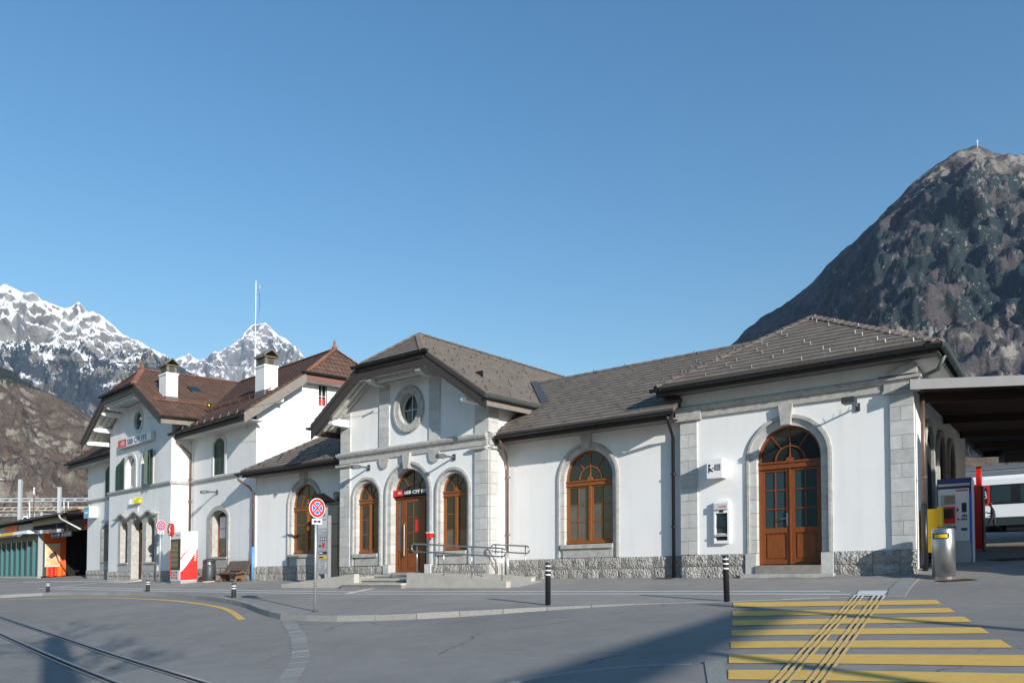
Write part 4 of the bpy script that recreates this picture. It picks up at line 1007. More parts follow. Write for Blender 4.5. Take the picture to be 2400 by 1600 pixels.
def shutter_leaf(root, fr, quad, z0, z1a, z1b, name='shutter'):
    """slatted leaf; quad = two (u, v) ends"""
    (u0, v0), (u1, v1) = quad; L = hypot(u1-u0, v1-v0); dx, dy = (u1-u0)/L, (v1-v0)/L; nx, ny = dy*.02, -dx*.02
    def bx(b, s0, s1, z0, z1, z1r=None, t=1.0):
        z1r = z1 if z1r is None else z1r
        A = [(u0+dx*s0-nx*t, v0+dy*s0-ny*t), (u0+dx*s1-nx*t, v0+dy*s1-ny*t), (u0+dx*s1+nx*t, v0+dy*s1+ny*t), (u0+dx*s0+nx*t, v0+dy*s0+ny*t)]
        b.hexa([(*p, z0) for p in A], [(*A[0], z1), (*A[1], z1r), (*A[2], z1r), (*A[3], z1)])
    b = MB(fr); zi = lambda s: z1a+(z1b-z1a)*s/L
    bx(b, 0, .07, z0, zi(0), zi(.07)); bx(b, L-.07, L, z0, zi(L-.07), zi(L)); bx(b, .07, L-.07, z0, z0+.1); bx(b, .07, L-.07, min(z1a, z1b)-.1, zi(.07), zi(L-.07)); m = (z0+min(z1a, z1b))/2; bx(b, .07, L-.07, m-.04, m+.04)
    sh_ = b.build(name, m_green, root); b = MB(fr); z = z0+.12
    while z < min(z1a, z1b)-.13:
        if abs(z+.02-m) > .07: bx(b, .07, L-.07, z, z+.022, None, .8)
        z += .045
    bx(b, .07, L-.07, z0+.05, min(z1a, z1b)-.05, None, .15); b.build('slats', m_green, sh_, kind='stuff')
shutter_leaf(house, g, ((-43.10, VF-.06), (-42.45, VF-.06)), 4.92, 6.35, 6.62)
shutter_leaf(house, g, ((-43.40, VF-.10), (-43.12, VF-.07)), 4.92, 6.2, 6.35)
shutter_leaf(house, g, ((-38.90, VF-.05), (-38.55, VF-.32)), 4.92, 6.68, 6.5)
shutter_leaf(house, g, ((-38.95, VF-.05), (-39.05, VF-.36)), 4.92, 6.68, 6.5)
for s, P, Ps, mm in ((1, SH, SHs, 0), (-1, mir(SH), mir(SHs), 1)):
    b = MB(g); b.strip(Ps, P, VE-.03, VE+.03); b.build('stone_surround', m_lgrey, house); a, c = P[0][0], P[-1][0]; m = (a+c)/2
    shutter_leaf(house, g, ((a, VE+.05), (m-.003, VE+.05)), 4.93, 6.45, 6.68); shutter_leaf(house, g, ((m+.003, VE+.05), (c, VE+.05)), 4.93, 6.68, 6.45)
# ground floor windows beside the gabled part
for s, O, Os in ((1, EW, EWs), (-1, mir(EW), mir(EWs))):
    b = MB(g); a, c = O[0][0], O[-1][0]
    b.strip(Os, [(p[0], p[1]) for p in O], VE-.05, VE+.06); Ob = [(a, .62), (c, .62), (c, 1.1), (a, 1.1)]; b.prism([(Os[0][0], .6), (Os[-1][0], .6), (Os[-1][0], 1.02), (Os[0][0], 1.02)], VE-.045, VE+.05)
    for p, q in zip(O, O[1:]): b.face([(p[0], VE-.05, p[1]), (q[0], VE-.05, q[1]), (q[0], VE+.40, q[1]), (p[0], VE+.40, p[1])])
    b.build('stone_surround', m_stone_trim, house)
    b = MB(g); b.box(a-.08, c+.08, VE-.09, VE+.3, 1.03, 1.11); b.build('sill', m_stone_trim, house)
    I = scale_poly(O, .90); b = MB(g); b.strip(O, I, VE+.34, VE+.41, True); m = (a+c)/2; b.box(m-.035, m+.035, VE+.33, VE+.41, 1.15, 3.2)
    for z in (1.8, 2.45): b.box(a+.1, m-.035, VE+.345, VE+.38, z-.014, z+.014); b.box(m+.035, c-.1, VE+.345, VE+.38, z-.014, z+.014)
    w = b.build('window', m_wood, house); panes_in(w, g, VE+.385, [[(a+.05, 1.18), (m, 1.18), (m, 3.2), (a+.05, 3.0)]], m_glass2); panes_in(w, g, VE+.385, [[(m, 1.18), (c-.05, 1.18), (c-.05, 3.0), (m, 3.2)]], m_glass)
    if s > 0:
        b = MB(g); b.box(a+.12, m-.06, VE+.375, VE+.383, 2.0, 3.0); b.box(m+.06, c-.1, VE+.375, VE+.383, 1.25, 2.42); b.build('curtain', m_white, w)
        b = MB(g); b.box(m+.06, c-.1, VE+.37, VE+.374, 2.42, 2.62); b.build('poster', m_red, w)
# round window of the gable, vent
b = MB(g); b.ell_ring(-40.73, 8.36, .60, .60, .47, .48, VF-.05, VF+.1); ow = b.build('round_window', m_lgrey, house)
b = MB(g); b.disc(-40.73, VF+.08, VF+.1, 8.36, .48, .48); b.build('pane', m_glass3, ow)
b = MB(g); b.disc(-31.25, VE-.02, VE+.02, 6.9, .10, .13, 14); b.build('vent', m_lgrey, house)
# roofs
ZF = lambda u: 11.05-.62*abs(u+40.67)
ZE = lambda v: 7.3+.70*(v-15.95)
F_r = [(-35.5, 14.74, ZF(-35.5)), (-35.5, 16.74, ZF(-35.5)), (-40.67, 21.31, 11.05), (-40.67, 15.95, 11.05), (-38.7, 14.74, ZF(-38.7))]
F_l = [(-45.84, 14.74, ZF(-45.84)), (-42.64, 14.74, ZF(-42.64)), (-40.67, 15.95, 11.05), (-40.67, 21.31, 11.05), (-45.84, 16.74, ZF(-45.84))]
F_h = [(-42.64, 14.74, ZF(-42.64)), (-38.7, 14.74, ZF(-38.7)), (-40.67, 15.95, 11.05)]
E_f = [(-36.9, 15.95, 7.3), (-29.85, 15.95, 7.3), (-29.85, 18.9, ZE(18.9)), (-31.1, 21.26, ZE(21.26)), (-40.6, 21.26, ZE(21.26))]
E_h = [(-29.85, 18.9, ZE(18.9)), (-29.85, 23.62, ZE(18.9)), (-31.1, 21.26, ZE(21.26))]
E_l = [(-52.0, 15.95, 7.3), (-44.6, 15.95, 7.3), (-40.7, 21.26, ZE(21.26)), (-52.0, 21.26, ZE(21.26))]
E_b = [(-52, 21.26, ZE(21.26)), (-31.1, 21.26, ZE(21.26)), (-29.85, 23.62, ZE(18.9)), (-29.85, 26.6, 7.28), (-52, 26.6, 7.28)]
b = MB(g)
for P in (F_r, F_l, F_h, E_f, E_h, E_l, E_b): b.slab(P, .12)
hroof = b.build('roof', m_tileslab, house)
tl = []
for P, e0, e1 in ((F_r, F_r[0], F_r[1]), (F_l, F_l[0], F_l[-1]), (F_h, F_h[0], F_h[1]), (E_f, E_f[0], E_f[1]), (E_h, E_h[0], E_h[1]), (E_l, E_l[0], E_l[1])):
    tl += cover(g, P, e0, e1, .31, .235, .035, .0, .032, .004, .003)
tl.sort(key=near); single(tl[:300], 'roof_tile', m_tile, hroof); join(tl[300:], 'roof_tiles', m_tile, hroof)
m_ridge = per_piece(M('ridge_tile', (.27, .12, .075), .8, var=.35, scale=7), .3)
caps(hroof, g, (-40.67, 15.95, 11.08), (-40.67, 21.2, 11.08), 17, .15, 'ridge_tile', m_ridge, .05, False)
caps(hroof, g, (-40.5, 21.26, 11.06), (-31.1, 21.26, 11.06), 28, .15, 'ridge_tile', m_ridge, .05, False)
for s in (-1, 1): caps(hroof, g, (-40.67+s*1.95, 14.78, ZF(-38.7)+.03), (-40.67, 15.95, 11.1), 8, .14, 'ridge_tile', m_ridge, .05, False)
for v in (18.92, 23.6): caps(hroof, g, (-29.88, v, ZE(18.9)+.03), (-31.1, 21.26, 11.08), 9, .14, 'ridge_tile', m_ridge, .05, False)
for p in ((-31.1, 21.26, 11.05), (-40.67, 15.95, 11.08)):
    b = MB(g); b.lathe(p[0], p[1], [(.16, p[2]), (.10, p[2]+.15), (.05, p[2]+.22), (.075, p[2]+.30), (.03, p[2]+.42), (.01, p[2]+.46)], 10); b.build('finial', m_ridge, hroof, smooth=True)
for q in ([(-35.5, 16.74, ZF(-35.5)), (-40.62, 21.27, 11.02), (-40.45, 21.27, 11.02), (-35.33, 16.74, ZF(-35.5))],):
    b = MB(g); b.hexa([(u, v, z-.02) for u, v, z in q], [(u, v, z+.05) for u, v, z in q]); b.build('flashing', m_lead, hroof)
# snow guard rails
b = MB(g)
for dz in (.12, .22): b.tube([(-36.85, 15.0, ZF(-36.85)+dz), (-36.85, 17.65, ZF(-36.85)+dz)], .022, 6)
for i in range(4): v = 15.1+i*.82; b.tube([(-36.85, v, ZF(-36.85)), (-36.85, v, ZF(-36.85)+.25)], .015, 5)
b.build('snow_guard', m_ridge, hroof)
b = MB(g)
for dz in (.12, .22): b.tube([(-36.6, 17.3, ZE(17.3)+dz), (-30.1, 17.3, ZE(17.3)+dz)], .022, 6)
for i in range(8): u = -36.5+i*.9; b.tube([(u, 17.3, ZE(17.3)), (u, 17.3, ZE(17.3)+.25)], .015, 5)
b.build('snow_guard', m_ridge, hroof)
b = MB(g); b.lathe(-36.75, 17.68, [(.02, 8.60), (.10, 8.64), (.135, 8.74), (.10, 8.84), (.02, 8.88)], 12); b.build('brass_ball', m_gold, hroof, smooth=True)
# chimneys and skylight
def chimney(u0, u1, v0, v1, zb, zt):
    b = MB(g); b.box(u0, u1, v0, v1, zb-.6, zt); c = b.build('chimney', m_plaster2, hroof)
    b = MB(g); b.box(u0-.03, u1+.03, v0-.03, v1+.03, zt, zt+.09); b.build('chimney_collar', m_white, c)
    b = MB(g)
    for k in range(4):
        z = zt+.10+k*.10; b.box(u0+.03, u1-.03, v0+.03, v1-.03, z, z+.045)
    for u in (u0+.05, u1-.17):
        for v in (v0+.05, v1-.17): b.box(u, u+.12, v, v+.12, zt+.09, zt+.44)
    b.box(u0-.04, u1+.04, v0-.04, v1+.04, zt+.44, zt+.48)
    m = (v0+v1)/2
    for s in (0, 1): b.hexa([(u0-.05, v0-.05 if s == 0 else v1+.05, zt+.48), (u1+.05, v0-.05 if s == 0 else v1+.05, zt+.48), (u1+.05, m, zt+.76), (u0-.05, m, zt+.76)], [(u0-.05, v0-.05 if s == 0 else v1+.05, zt+.54), (u1+.05, v0-.05 if s == 0 else v1+.05, zt+.54), (u1+.05, m, zt+.83), (u0-.05, m, zt+.83)])
    b.build('chimney_cowl', m_chimcap, c)
    b = MB(g); b.box(u0-.02, u1+.02, v0-.02, v1+.02, zb-.55, zb+.12); b.build('flashing', m_zinc, c)
chimney(-37.95, -37.14, 15.70, 16.28, 8.95, 10.15); chimney(-31.35, -30.55, 17.22, 17.88, 8.35, 9.52)
b = MB(g); b.box(-44.6, -43.8, 17.5, 18.1, 8.8, 11.2); b.build('chimney', m_chimcap, hroof)
q = [(-38.95, 17.55, ZF(-38.95)+.12), (-38.35, 17.55, ZF(-38.35)+.12), (-38.35, 18.1, ZF(-38.35)+.12), (-38.95, 18.1, ZF(-38.95)+.12)]
b = MB(g); b.hexa([(u, v, z-.14) for u, v, z in q], q); sk = b.build('skylight', m_barge, hroof); b = MB(g); c = scale_poly([(u, v) for u, v, z in q], .86); b.face([(u, v, ZF(u)+.126) for u, v in c]); b.build('pane', m_glass, sk)
# eaves, barge boards, gutters
rake(house, g, -40.67, 5.17, 1.97, .62, 11.05, 14.76, .45, m_barge)
b = MB(g); b.box(-42.64, -38.7, 14.76, 14.81, 9.38, 9.78); b.build('barge_board', m_barge, house)
gutter(house, g, (-42.85, 14.64, 9.80), (-38.5, 14.64, 9.80), .085, m_gutter, .8)
b = MB(g)
for s in (-1, 1):
    q = [(-40.67+s*5.1, 14.81, ZF(-35.57)-.16), (-40.67+s*2.0, 14.81, ZF(-38.67)-.16), (-40.67+s*2.0, VF, ZF(-38.67)-.16), (-40.67+s*5.1, VF, ZF(-35.57)-.16)]; b.hexa([(u, v, z-.03) for u, v, z in q], q)
    q = [(-40.67+s*3.93, VF, ZF(-36.74)-.16), (-40.67+s*3.93, 18, ZF(-36.74)-.16), (-40.67+s*5.12, 18, ZF(-35.55)-.16), (-40.67+s*5.12, VF, ZF(-35.55)-.16)]; b.hexa([(u, v, z-.03) for u, v, z in q], q)
b.box(-42.9, -38.4, 14.81, VF, 9.33, 9.36); b.build('soffit', m_soffit, house)
for s in (-1, 1):
    for v in (15.0, 15.3, 15.6):
        b = MB(g); zt = lambda h: 11.05-.62*h-.20
        b.prism([(-40.67+s*5.0, zt(5.0)), (-40.67+s*2.05, zt(2.05)), (-40.67+s*2.05, zt(2.05)-.1), (-40.67+s*5.0, zt(5.0)-.1)], v-.045, v+.045); b.build('rafter', m_soffit, house)
    for h in (4.75, 3.75, 2.6, 1.75):
        u = -40.67+s*h; zz = min(11.05-.62*h-.33, 9.30); b = MB(g)
        b.prism_u([(VF+(.6 if h > 4 else 0), zz), (15.05, zz), (15.0, zz-.05), (14.92, zz-.06), (14.88, zz-.13), (14.95, zz-.2), (VF+(.6 if h > 4 else 0), zz-.24)], u-.10, u+.10); b.build('purlin_end', m_white, house)
b = MB(g); b.box(-42.4, -38.9, 14.95, 15.10, 9.15, 9.33); b.build('collar_beam', m_soffit, house)
b = MB(g); b.box(-35.56, -35.52, 14.8, 16.7, ZF(-35.5)-.40, ZF(-35.5)-.14); b.build('fascia_board', m_fascia, house)
gutter(house, g, (-35.42, 14.7, ZF(-35.5)-.08), (-35.42, 16.6, ZF(-35.5)-.08), .085, m_gutter)
gutter(house, g, (-45.92, 14.7, ZF(-35.5)-.08), (-45.92, 16.6, ZF(-35.5)-.08), .085, m_gutter)
def eave2(u0, u1):
    b = MB(g); b.box(u0, u1, 16.02, VE+.02, 6.93, 6.96); b.build('soffit', m_soffit, house)
    b = MB(g); b.box(u0, u1, 16.0, 16.04, 6.90, 7.26); b.build('fascia_board', m_barge, house)
eave2(-36.75, -29.9); eave2(-51.95, -44.62)
gutter(house, g, (-37.1, 15.86, 7.2), (-29.88, 15.86, 7.2)); gutter(house, g, (-52.1, 15.86, 7.2), (-44.6, 15.86, 7.2))
b = MB(g)                                                             # snow hooks standing along the eave
for i in range(9): u = -36.4+i*.75; b.tube([(u-.08, 15.85, 7.25), (u, 15.9, 7.42), (u+.08, 15.85, 7.25)], .008, 4)
b.build('eave_hook', m_galv, house)
b = MB(g)
for k in (0, 1): b.prism_u([(15.9, ZE(15.9)-.05-.1*k), (18.9, ZE(18.9)-.05-.1*k), (18.9, ZE(18.9)-.5), (15.9, ZE(15.9)-.5)], -29.87+.03*k, -29.83+.03*k)
b.build('barge_board', m_fascia, house)
b = MB(g); b.prism_u([(26.6, 7.25), (23.62, ZE(18.9)-.05), (23.62, ZE(18.9)-.5), (26.6, 6.75)], -29.87, -29.82); b.build('barge_board', m_fascia, house)
b = MB(g); b.box(-29.9, -29.86, 18.9, 23.62, 9.02, 9.24); b.build('fascia_board', M('red_brown_board', (.20, .085, .07), .6), house)
gutter(house, g, (-29.76, 18.6, 9.36), (-29.76, 23.9, 9.36), .085, m_gutter)
b = MB(g)
q = [(-30.49, 15.98, ZE(15.98)-.2), (-29.87, 15.98, ZE(15.98)-.2), (-29.87, 18.9, ZE(18.9)-.2), (-30.49, 18.9, ZE(18.9)-.2)]; b.hexa([(u, v, z-.03) for u, v, z in q], q); b.box(-30.5, -29.88, 18.8, 23.7, 9.02, 9.05); b.build('soffit', m_soffit, house)
for v, z in ((17.75, 8.1), (18.8, 8.98)):
    b = MB(g); b.box(-30.5, -29.95, v-.09, v+.09, z-.2, z); b.build('purlin_end', m_white, house)
downpipe(house, g, [(-36.95, 15.86, 7.1), (-36.9, 15.95, 6.85), (-36.6, 16.2, 6.65), (-36.55, 16.70, 6.2), (-36.6, 16.72, 6.0), (-36.6, 16.72, 2.3)], .05, m_copper, clips=[(-36.6, 16.70, z) for z in (5.0, 3.9)])

# ================================================================== entrance ramps, steps, handrails
f = FA
t = thing('entrance_steps', 'two shallow grey stone steps and landing before the gabled entrance door', 'steps', (-17.8, 17.6, 0), None, f)
for (u0, u1, v0, v1, z0, z1) in ((-19.24, -16.49, 17.15, 17.75, -.2, .09), (-18.86, -16.49, 17.7, 18.35, -.1, .20), (-18.86, -16.49, 18.3, VC+.02, -.1, .31)):
    b = MB(f); b.box(u0, u1, v0+.03, v1, z0, z1-.05); s = b.build('step', m_conc_dk, t)
    c = MB(f); c.box(u0-.02, u1, v0, v1, z1-.05, z1); c.build('tread', m_conc, s)
t = thing('ramp_wall', 'low concrete ramp wall rising to the right, left of the entrance steps', 'ramp wall', (-20.7, 17.5, 0), 'concrete ramp walls at the entrance', f)
b = MB(f); b.prism([(-22.67, -.3), (-18.86, -.3), (-18.86, .39), (-22.67, .06)], 17.4, 17.62); b.build('wall_body', m_conc, t)
b = MB(f); b.hexa([(-22.67, 17.62, -.3), (-18.86, 17.62, -.3), (-18.86, VC, -.3), (-22.67, VC, -.3)], [(-22.67, 17.62, -.06), (-18.86, 17.62, .29), (-18.86, VC, .29), (-22.67, VC, -.0)]); b.build('ramp_surface', m_pave, t)
t = thing('ramp_wall', 'long concrete ramp wall falling to the right under the front handrail', 'ramp wall', (-14.6, 17.5, 0), 'concrete ramp walls at the entrance', f)
b = MB(f); b.prism([(-16.48, -.3), (-12.62, -.3), (-12.62, .12), (-16.48, .41)], 17.4, 17.62); b.build('wall_body', m_conc, t)
b = MB(f); b.hexa([(-16.48, 17.62, -.3), (-12.4, 17.62, -.3), (-12.4, VC, -.3), (-16.48, VC, -.3)], [(-16.48, 17.62, .30), (-12.4, 17.62, -.05), (-12.4, VC, -.01), (-16.48, VC, .31)]); b.build('ramp_surface', m_conc, t)
t = thing('ramp_wall', 'short low concrete kerb wall beside the station wall under the rear handrail', 'ramp wall', (-13.7, 19.1, 0), 'concrete ramp walls at the entrance', f)
b = MB(f); b.prism([(-14.72, -.2), (-12.85, -.2), (-12.85, .14), (-14.72, .27)], 19.02, 19.24); b.build('wall_body', m_conc, t)
def handrail(label, u0, u1, v, zt0, zt1, gap, posts, r=.024):
    t = thing('handrail', label, 'handrail', ((u0+u1)/2, v, .3), 'steel handrails of the entrance ramp', FA); b = MB(FA)
    z = lambda u: zt0+(zt1-zt0)*(u-u0)/(u1-u0)
    top = [(u0+gap/2, z(u0)), (u1-gap/2, z(u1))]; P = []
    P += arc(u0+gap/2, z(u0)-gap/2, gap/2, pi*1.5, pi*.5, 8)
    P += arc(u1-gap/2, z(u1)-gap/2, gap/2, pi*.5, -pi*.5, 8); P.append(P[0])
    b.tube([(u, v, zz) for u, zz in P], r, 8); b.build('rail_loop', m_steel, t, smooth=True)
    for u, zb in posts:
        c = MB(FA); c.tube([(u, v+.03, zb), (u, v+.03, z(u)-.01)], r*.75, 8); c.build('post', m_steel, t, smooth=True)
handrail('long steel double handrail on the front ramp wall', -16.36, -12.72, 17.5, 1.31, 1.07, .24, [(-16.16, .39), (-15.06, .30), (-13.97, .22), (-12.86, .13)])
handrail('short steel double handrail before the drainpipe at the wall', -14.44, -12.97, 19.1, 1.19, 1.10, .22, [(-14.28, .24), (-13.14, .15)])

# ================================================================== signs, lamps and boxes on the walls
def sbb_logo(b, put, s):
    """white double arrow with cross, centred, half height s"""
    Q = lambda P: b.f([b.p(*put(x, y)) for x, y in P])
    w = .17*s
    Q([(-.75*s, -w), (.75*s, -w), (.75*s, w), (-.75*s, w)]); Q([(-w, w), (w, w), (w, .8*s), (-w, .8*s)]); Q([(-w, -.8*s), (w, -.8*s), (w, -w), (-w, -w)])
    for k in (-1, 1):
        Q([(k*.62*s, .8*s), (k*.95*s, .8*s), (k*1.55*s, 0), (k*1.22*s, 0)]); Q([(k*.62*s, -.8*s), (k*.95*s, -.8*s), (k*1.55*s, 0), (k*1.22*s, 0)])
t = thing('station_sign', 'white and red railway name sign with blue lettering high on the gabled house', 'sign', (-40.8, VF, 7.1), None, FE)
V_ = VF-.22
b = MB(FE); b.box(-42.9, -38.62, V_, VF-.03, 7.10, 7.56); b.build('sign_box', m_lgrey, t)
b = MB(FE); b.box(-42.87, -41.75, V_-.006, V_-.001, 7.13, 7.53); b.build('red_panel', m_red, t)
b = MB(FE); b.box(-41.74, -38.66, V_-.006, V_-.001, 7.13, 7.53); b.build('white_panel', m_white, t)
b = MB(FE); sbb_logo(b, lambda x, y: (-42.22+x, V_-.012, 7.33+y), .17); b.build('logo', m_white, t, fix=False)
text_on('SBB CFF FFS', .40, (MB(FE), lambda x, y, d: (-41.6+x, V_-.012-d, 7.19+y)), m_navy, 'lettering', t, 2.45, True)
t = thing('station_sign', 'red and dark railway sign with white letters in the arch above the entrance door', 'sign', (-18.2, VC+.3, 3.02), None, FA)
V_ = VC+.12
b = MB(FA); b.box(-19.08, -18.60, V_, V_+.04, 3.03, 3.25); b.build('red_panel', m_red, t)
b = MB(FA); b.box(-18.6, -17.40, V_+.005, V_+.04, 3.03, 3.25); b.build('dark_panel', m_black, t)
b = MB(FA); sbb_logo(b, lambda x, y: (-18.75+x, V_-.004, 3.14+y), .065); b.build('logo', m_white, t, fix=False)
text_on('SBB CFF FFS', .17, (MB(FA), lambda x, y, d: (-18.54+x, V_-.002-d, 3.085+y)), m_white, 'lettering', t, 1.1, True, .002)
t = thing('shop_sign', 'white and yellow sandwich shop letters on the wall above the wavy hood', 'sign', (-40.9, VF, 4.0), None, FE)
text_on('SUB', .40, (MB(FE), lambda x, y, d: (-41.55+x+y*.12, VF-.10-d*5, 4.02+y)), m_white, 'lettering', t, .68, True, .01)
text_on('WAY', .40, (MB(FE), lambda x, y, d: (-40.85+x+y*.12, VF-.10-d*5, 4.05+y)), m_lime, 'lettering', t, .78, True, .012)
b = MB(FE); b.box(-40.62, -40.58, VF-.03, VF+.01, 3.62, 4.0); b.build('cable_duct', m_white, t)
t = thing('box_sign', 'blue and white illuminated box sign on the left end wall of the house', 'sign', (-49.6, VE, 3.8), None, FE)
b = MB(FE); b.box(-50.0, -49.12, VE-.50, VE-.02, 3.76, 4.43); b.build('sign_box', m_white, t)
b = MB(FE); b.box(-49.98, -49.14, VE-.508, VE-.502, 3.78, 4.41); b.build('blue_face', m_cyan, t); b = MB(FE)
for i, w in enumerate((.05, .06, .05, .06, .05, .07)): b.box(-49.86+i*.1, -49.86+i*.1+w, VE-.512, VE-.5085, 4.02, 4.02+(.10 if i % 2 else .14))
b.build('lettering', m_white, t)
# cash machine and its sign
t = thing('cash_machine', 'white cash machine with dark recessed screen set in the wall', 'cash machine', (-7.3, VA, 1.0), None, FA)
b = MB(FA)
P = [(-7.52, .97), (-7.09, .97), (-7.09, 2.10)] + [(-7.305+.215*cos(a), 2.10+.05*sin(a)) for a in [pi*k/8 for k in range(1, 8)]] + [(-7.52, 2.10)]
hole_ = [(-7.47, 1.05), (-7.14, 1.05), (-7.14, 1.80), (-7.47, 1.80)]
b.wall(P, [hole_], VA-.10, .085)
for p, q in zip(P, P[1:]+P[:1]): b.face([(p[0], VA-.10, p[1]), (q[0], VA-.10, q[1]), (q[0], VA+.01, q[1]), (p[0], VA+.01, p[1])])
b.build('casing', m_white, t)
b = MB(FA); b.box(-7.50, -7.11, VA-.15, VA-.102, 1.90, 2.07); b.build('header', m_lgrey, t)
text_on('RAIFFEISEN', .05, (MB(FA), lambda x, y, d: (-7.36+x, VA-.153-d*.2, 1.955+y)), m_red, 'lettering', t, .21, True, .002)
b = MB(FA); b.box(-7.46, -7.15, VA-.035, VA-.015, 1.06, 1.79); b.build('recess', m_dark, t)
b = MB(FA); b.hexa([(-7.43, VA-.075, 1.42), (-7.18, VA-.075, 1.42), (-7.18, VA-.045, 1.72), (-7.43, VA-.045, 1.72)], [(-7.43, VA-.06, 1.42), (-7.18, VA-.06, 1.42), (-7.18, VA-.038, 1.73), (-7.43, VA-.038, 1.73)]); b.build('screen', m_glass, t)
b = MB(FA); b.hexa([(-7.49, VA-.14, 1.16), (-7.13, VA-.14, 1.16), (-7.13, VA-.04, 1.16), (-7.49, VA-.04, 1.16)], [(-7.49, VA-.14, 1.20), (-7.13, VA-.14, 1.20), (-7.13, VA-.04, 1.25), (-7.49, VA-.04, 1.25)]); kp = b.build('keypad_shelf', m_grey, t)
for i in range(4):
    for j in range(3): b = MB(FA); b.box(-7.37+i*.04, -7.34+i*.04, VA-.13+j*.028, VA-.108+j*.028, 1.205+j*.012, 1.222+j*.012); b.build('key', m_lgrey, kp)
b = MB(FA); b.box(-7.40, -7.21, VA-.07, VA-.036, 1.09, 1.13); b.build('cash_slot', m_black, t); b = MB(FA); b.box(-7.36, -7.25, VA-.108, VA-.102, 1.82, 1.875); b.build('camera_window', m_black, t)
t = thing('cash_sign', 'white box sign with a person and keypad symbol above the cash machine', 'sign', (-7.4, VA, 2.8), None, FA)
V_ = VA-.45
b = MB(FA); b.box(-7.57, -7.15, V_, V_+.42, 2.75, 3.27); b.build('sign_box', m_white, t)
b = MB(FA); b.box(-7.45, -7.3, V_+.42, VA, 2.9, 3.1); b.build('bracket', m_dark, t)
b = MB(FA); X = lambda x: -7.57+.42*x; Z = lambda z: 2.75+.52*z
b.disc(X(.17), V_-.006, V_-.001, Z(.66), .035, .04, 12); b.prism([(X(.10), Z(.28)), (X(.17), Z(.28)), (X(.19), Z(.40)), (X(.40), Z(.30)), (X(.42), Z(.35)), (X(.20), Z(.56)), (X(.10), Z(.56))], V_-.006, V_-.001)
b.strip([(X(.52), Z(.38)), (X(.9), Z(.38)), (X(.9), Z(.7)), (X(.52), Z(.7))], [(X(.55), Z(.41)), (X(.87), Z(.41)), (X(.87), Z(.67)), (X(.55), Z(.67))], V_-.006, V_-.001, True)
for i in range(3):
    for j in range(3): b.box(X(.58+i*.10), X(.645+i*.10), V_-.006, V_-.001, Z(.435+j*.08), Z(.49+j*.08))
b.prism([(X(.36), Z(.5)), (X(.42), Z(.56)), (X(.42), Z(.53)), (X(.48), Z(.53)), (X(.48), Z(.49)), (X(.42), Z(.49)), (X(.42), Z(.46))], V_-.006, V_-.001)
b.build('symbol', m_dark, t)
text_on('bancomat', .07, (MB(FA), lambda x, y, d: (-7.1498+d*.2, V_+.26-y, 2.83+x)), m_grey, 'lettering', t, .36, False, .002)
# alarm box by the entrance
t = thing('alarm_box', 'small red box on the stone pier right of the entrance door', 'box', (-17.07, VC, 1.5), None, FA)
b = MB(FA); b.box(-17.14, -16.99, VC-.26, VC-.08, 1.49, 1.66); b.build('box_body', m_red, t); b = MB(FA); b.box(-17.16, -16.97, VC-.27, VC-.07, 1.66, 1.69); b.build('lid', m_white, t); b = MB(FA); b.box(-17.10, -17.03, VC-.09, VC, 1.53, 1.6); b.build('bracket', m_dark, t)
# lamps
lamp(FA, -20.17, VC, 4.17, .85, 'grey wall lamp on an arm above the left entrance window')
lamp(FA, -16.13, VC, 4.15, .88, 'grey wall lamp on an arm above the right entrance window')
lamp(FE, -34.0, VE, 4.16, .80, 'grey wall lamp on an arm over the house window, by the vending machine')
t = thing('wall_lamp', 'black floodlight on an arm high on the right block, beside the double door arch', 'wall lamp', (-3.83, VA, 4.24), 'lamps on arms on the station walls', FA)
b = MB(FA); b.box(-3.88, -3.78, VA-.04, VA, 4.14, 4.34); b.build('mounting_plate', m_dark, t)
b = MB(FA); b.tube([(-3.83, VA-.03, 4.24), (-3.83, VA-.85, 4.24)], .025, 8); b.build('arm', m_dark, t)
b = MB(FA); b.box(-3.97, -3.69, VA-1.2, VA-.82, 4.20, 4.34); h_ = b.build('lamp_head', m_dark, t); b = MB(FA)
for i in range(14): b.tube([(-3.83, VA-.1-i*.075, 4.26), (-3.83+random.uniform(-.05, .05), VA-.1-i*.075, 4.37)], .004, 4)
b.build('bird_spikes', m_galv, t, kind='stuff')

# ================================================================== street furniture
def bollard(label, loc, h, r, tall, group, first=None):
    if first: return copy_thing(first, loc, label)
    t = thing('bollard', label, 'bollard', loc, group); L = t.location
    def part(prof, name, mat): b = MB(shear=False); b.lathe(L.x, L.y, [(rr, L.z+z) for rr, z in prof], 20); return b.build(name, mat, t, smooth=True)
    part([(r*.7, h), (r*.95, h-.02), (r, h-.05), (r, -.2)], 'post', m_black if tall else m_dark)
    for z in ((.06, .155, .25) if tall else (.07, .15)): part([(r+.002, h-z-.012), (r+.003, h-z), (r+.003, h-z-.024), (r+.002, h-z-.03)], 'reflective_band', m_white)
    return t
z = lambda x, y: plane_z(x, y)
b1 = bollard('tall black bollard with white bands before the cash machine, right of two', (4.36, 15.34, z(4.36, 15.34)), .93, .06, True, 'tall black bollards on the kerb')
b1.rotation_euler = (0, -.03, 0)
b2 = bollard('tall black bollard with white bands before the arched window between drainpipes', (.79, 16.6, z(.79, 16.6)), .89, .06, True, 'tall black bollards on the kerb', b1); b2.rotation_euler = (0, 0, 0)
b3 = bollard('short grey bollard with white bands near the round litter bin and bench', (-8.84, 24.02, z(-8.84, 24.02)), .46, .075, False, 'short grey bollards along the kerb')
bollard('short grey bollard with white bands in front of the house door', (-14.32, 29.72, z(-14.32, 29.72)), .46, .075, False, 'short grey bollards along the kerb', b3)
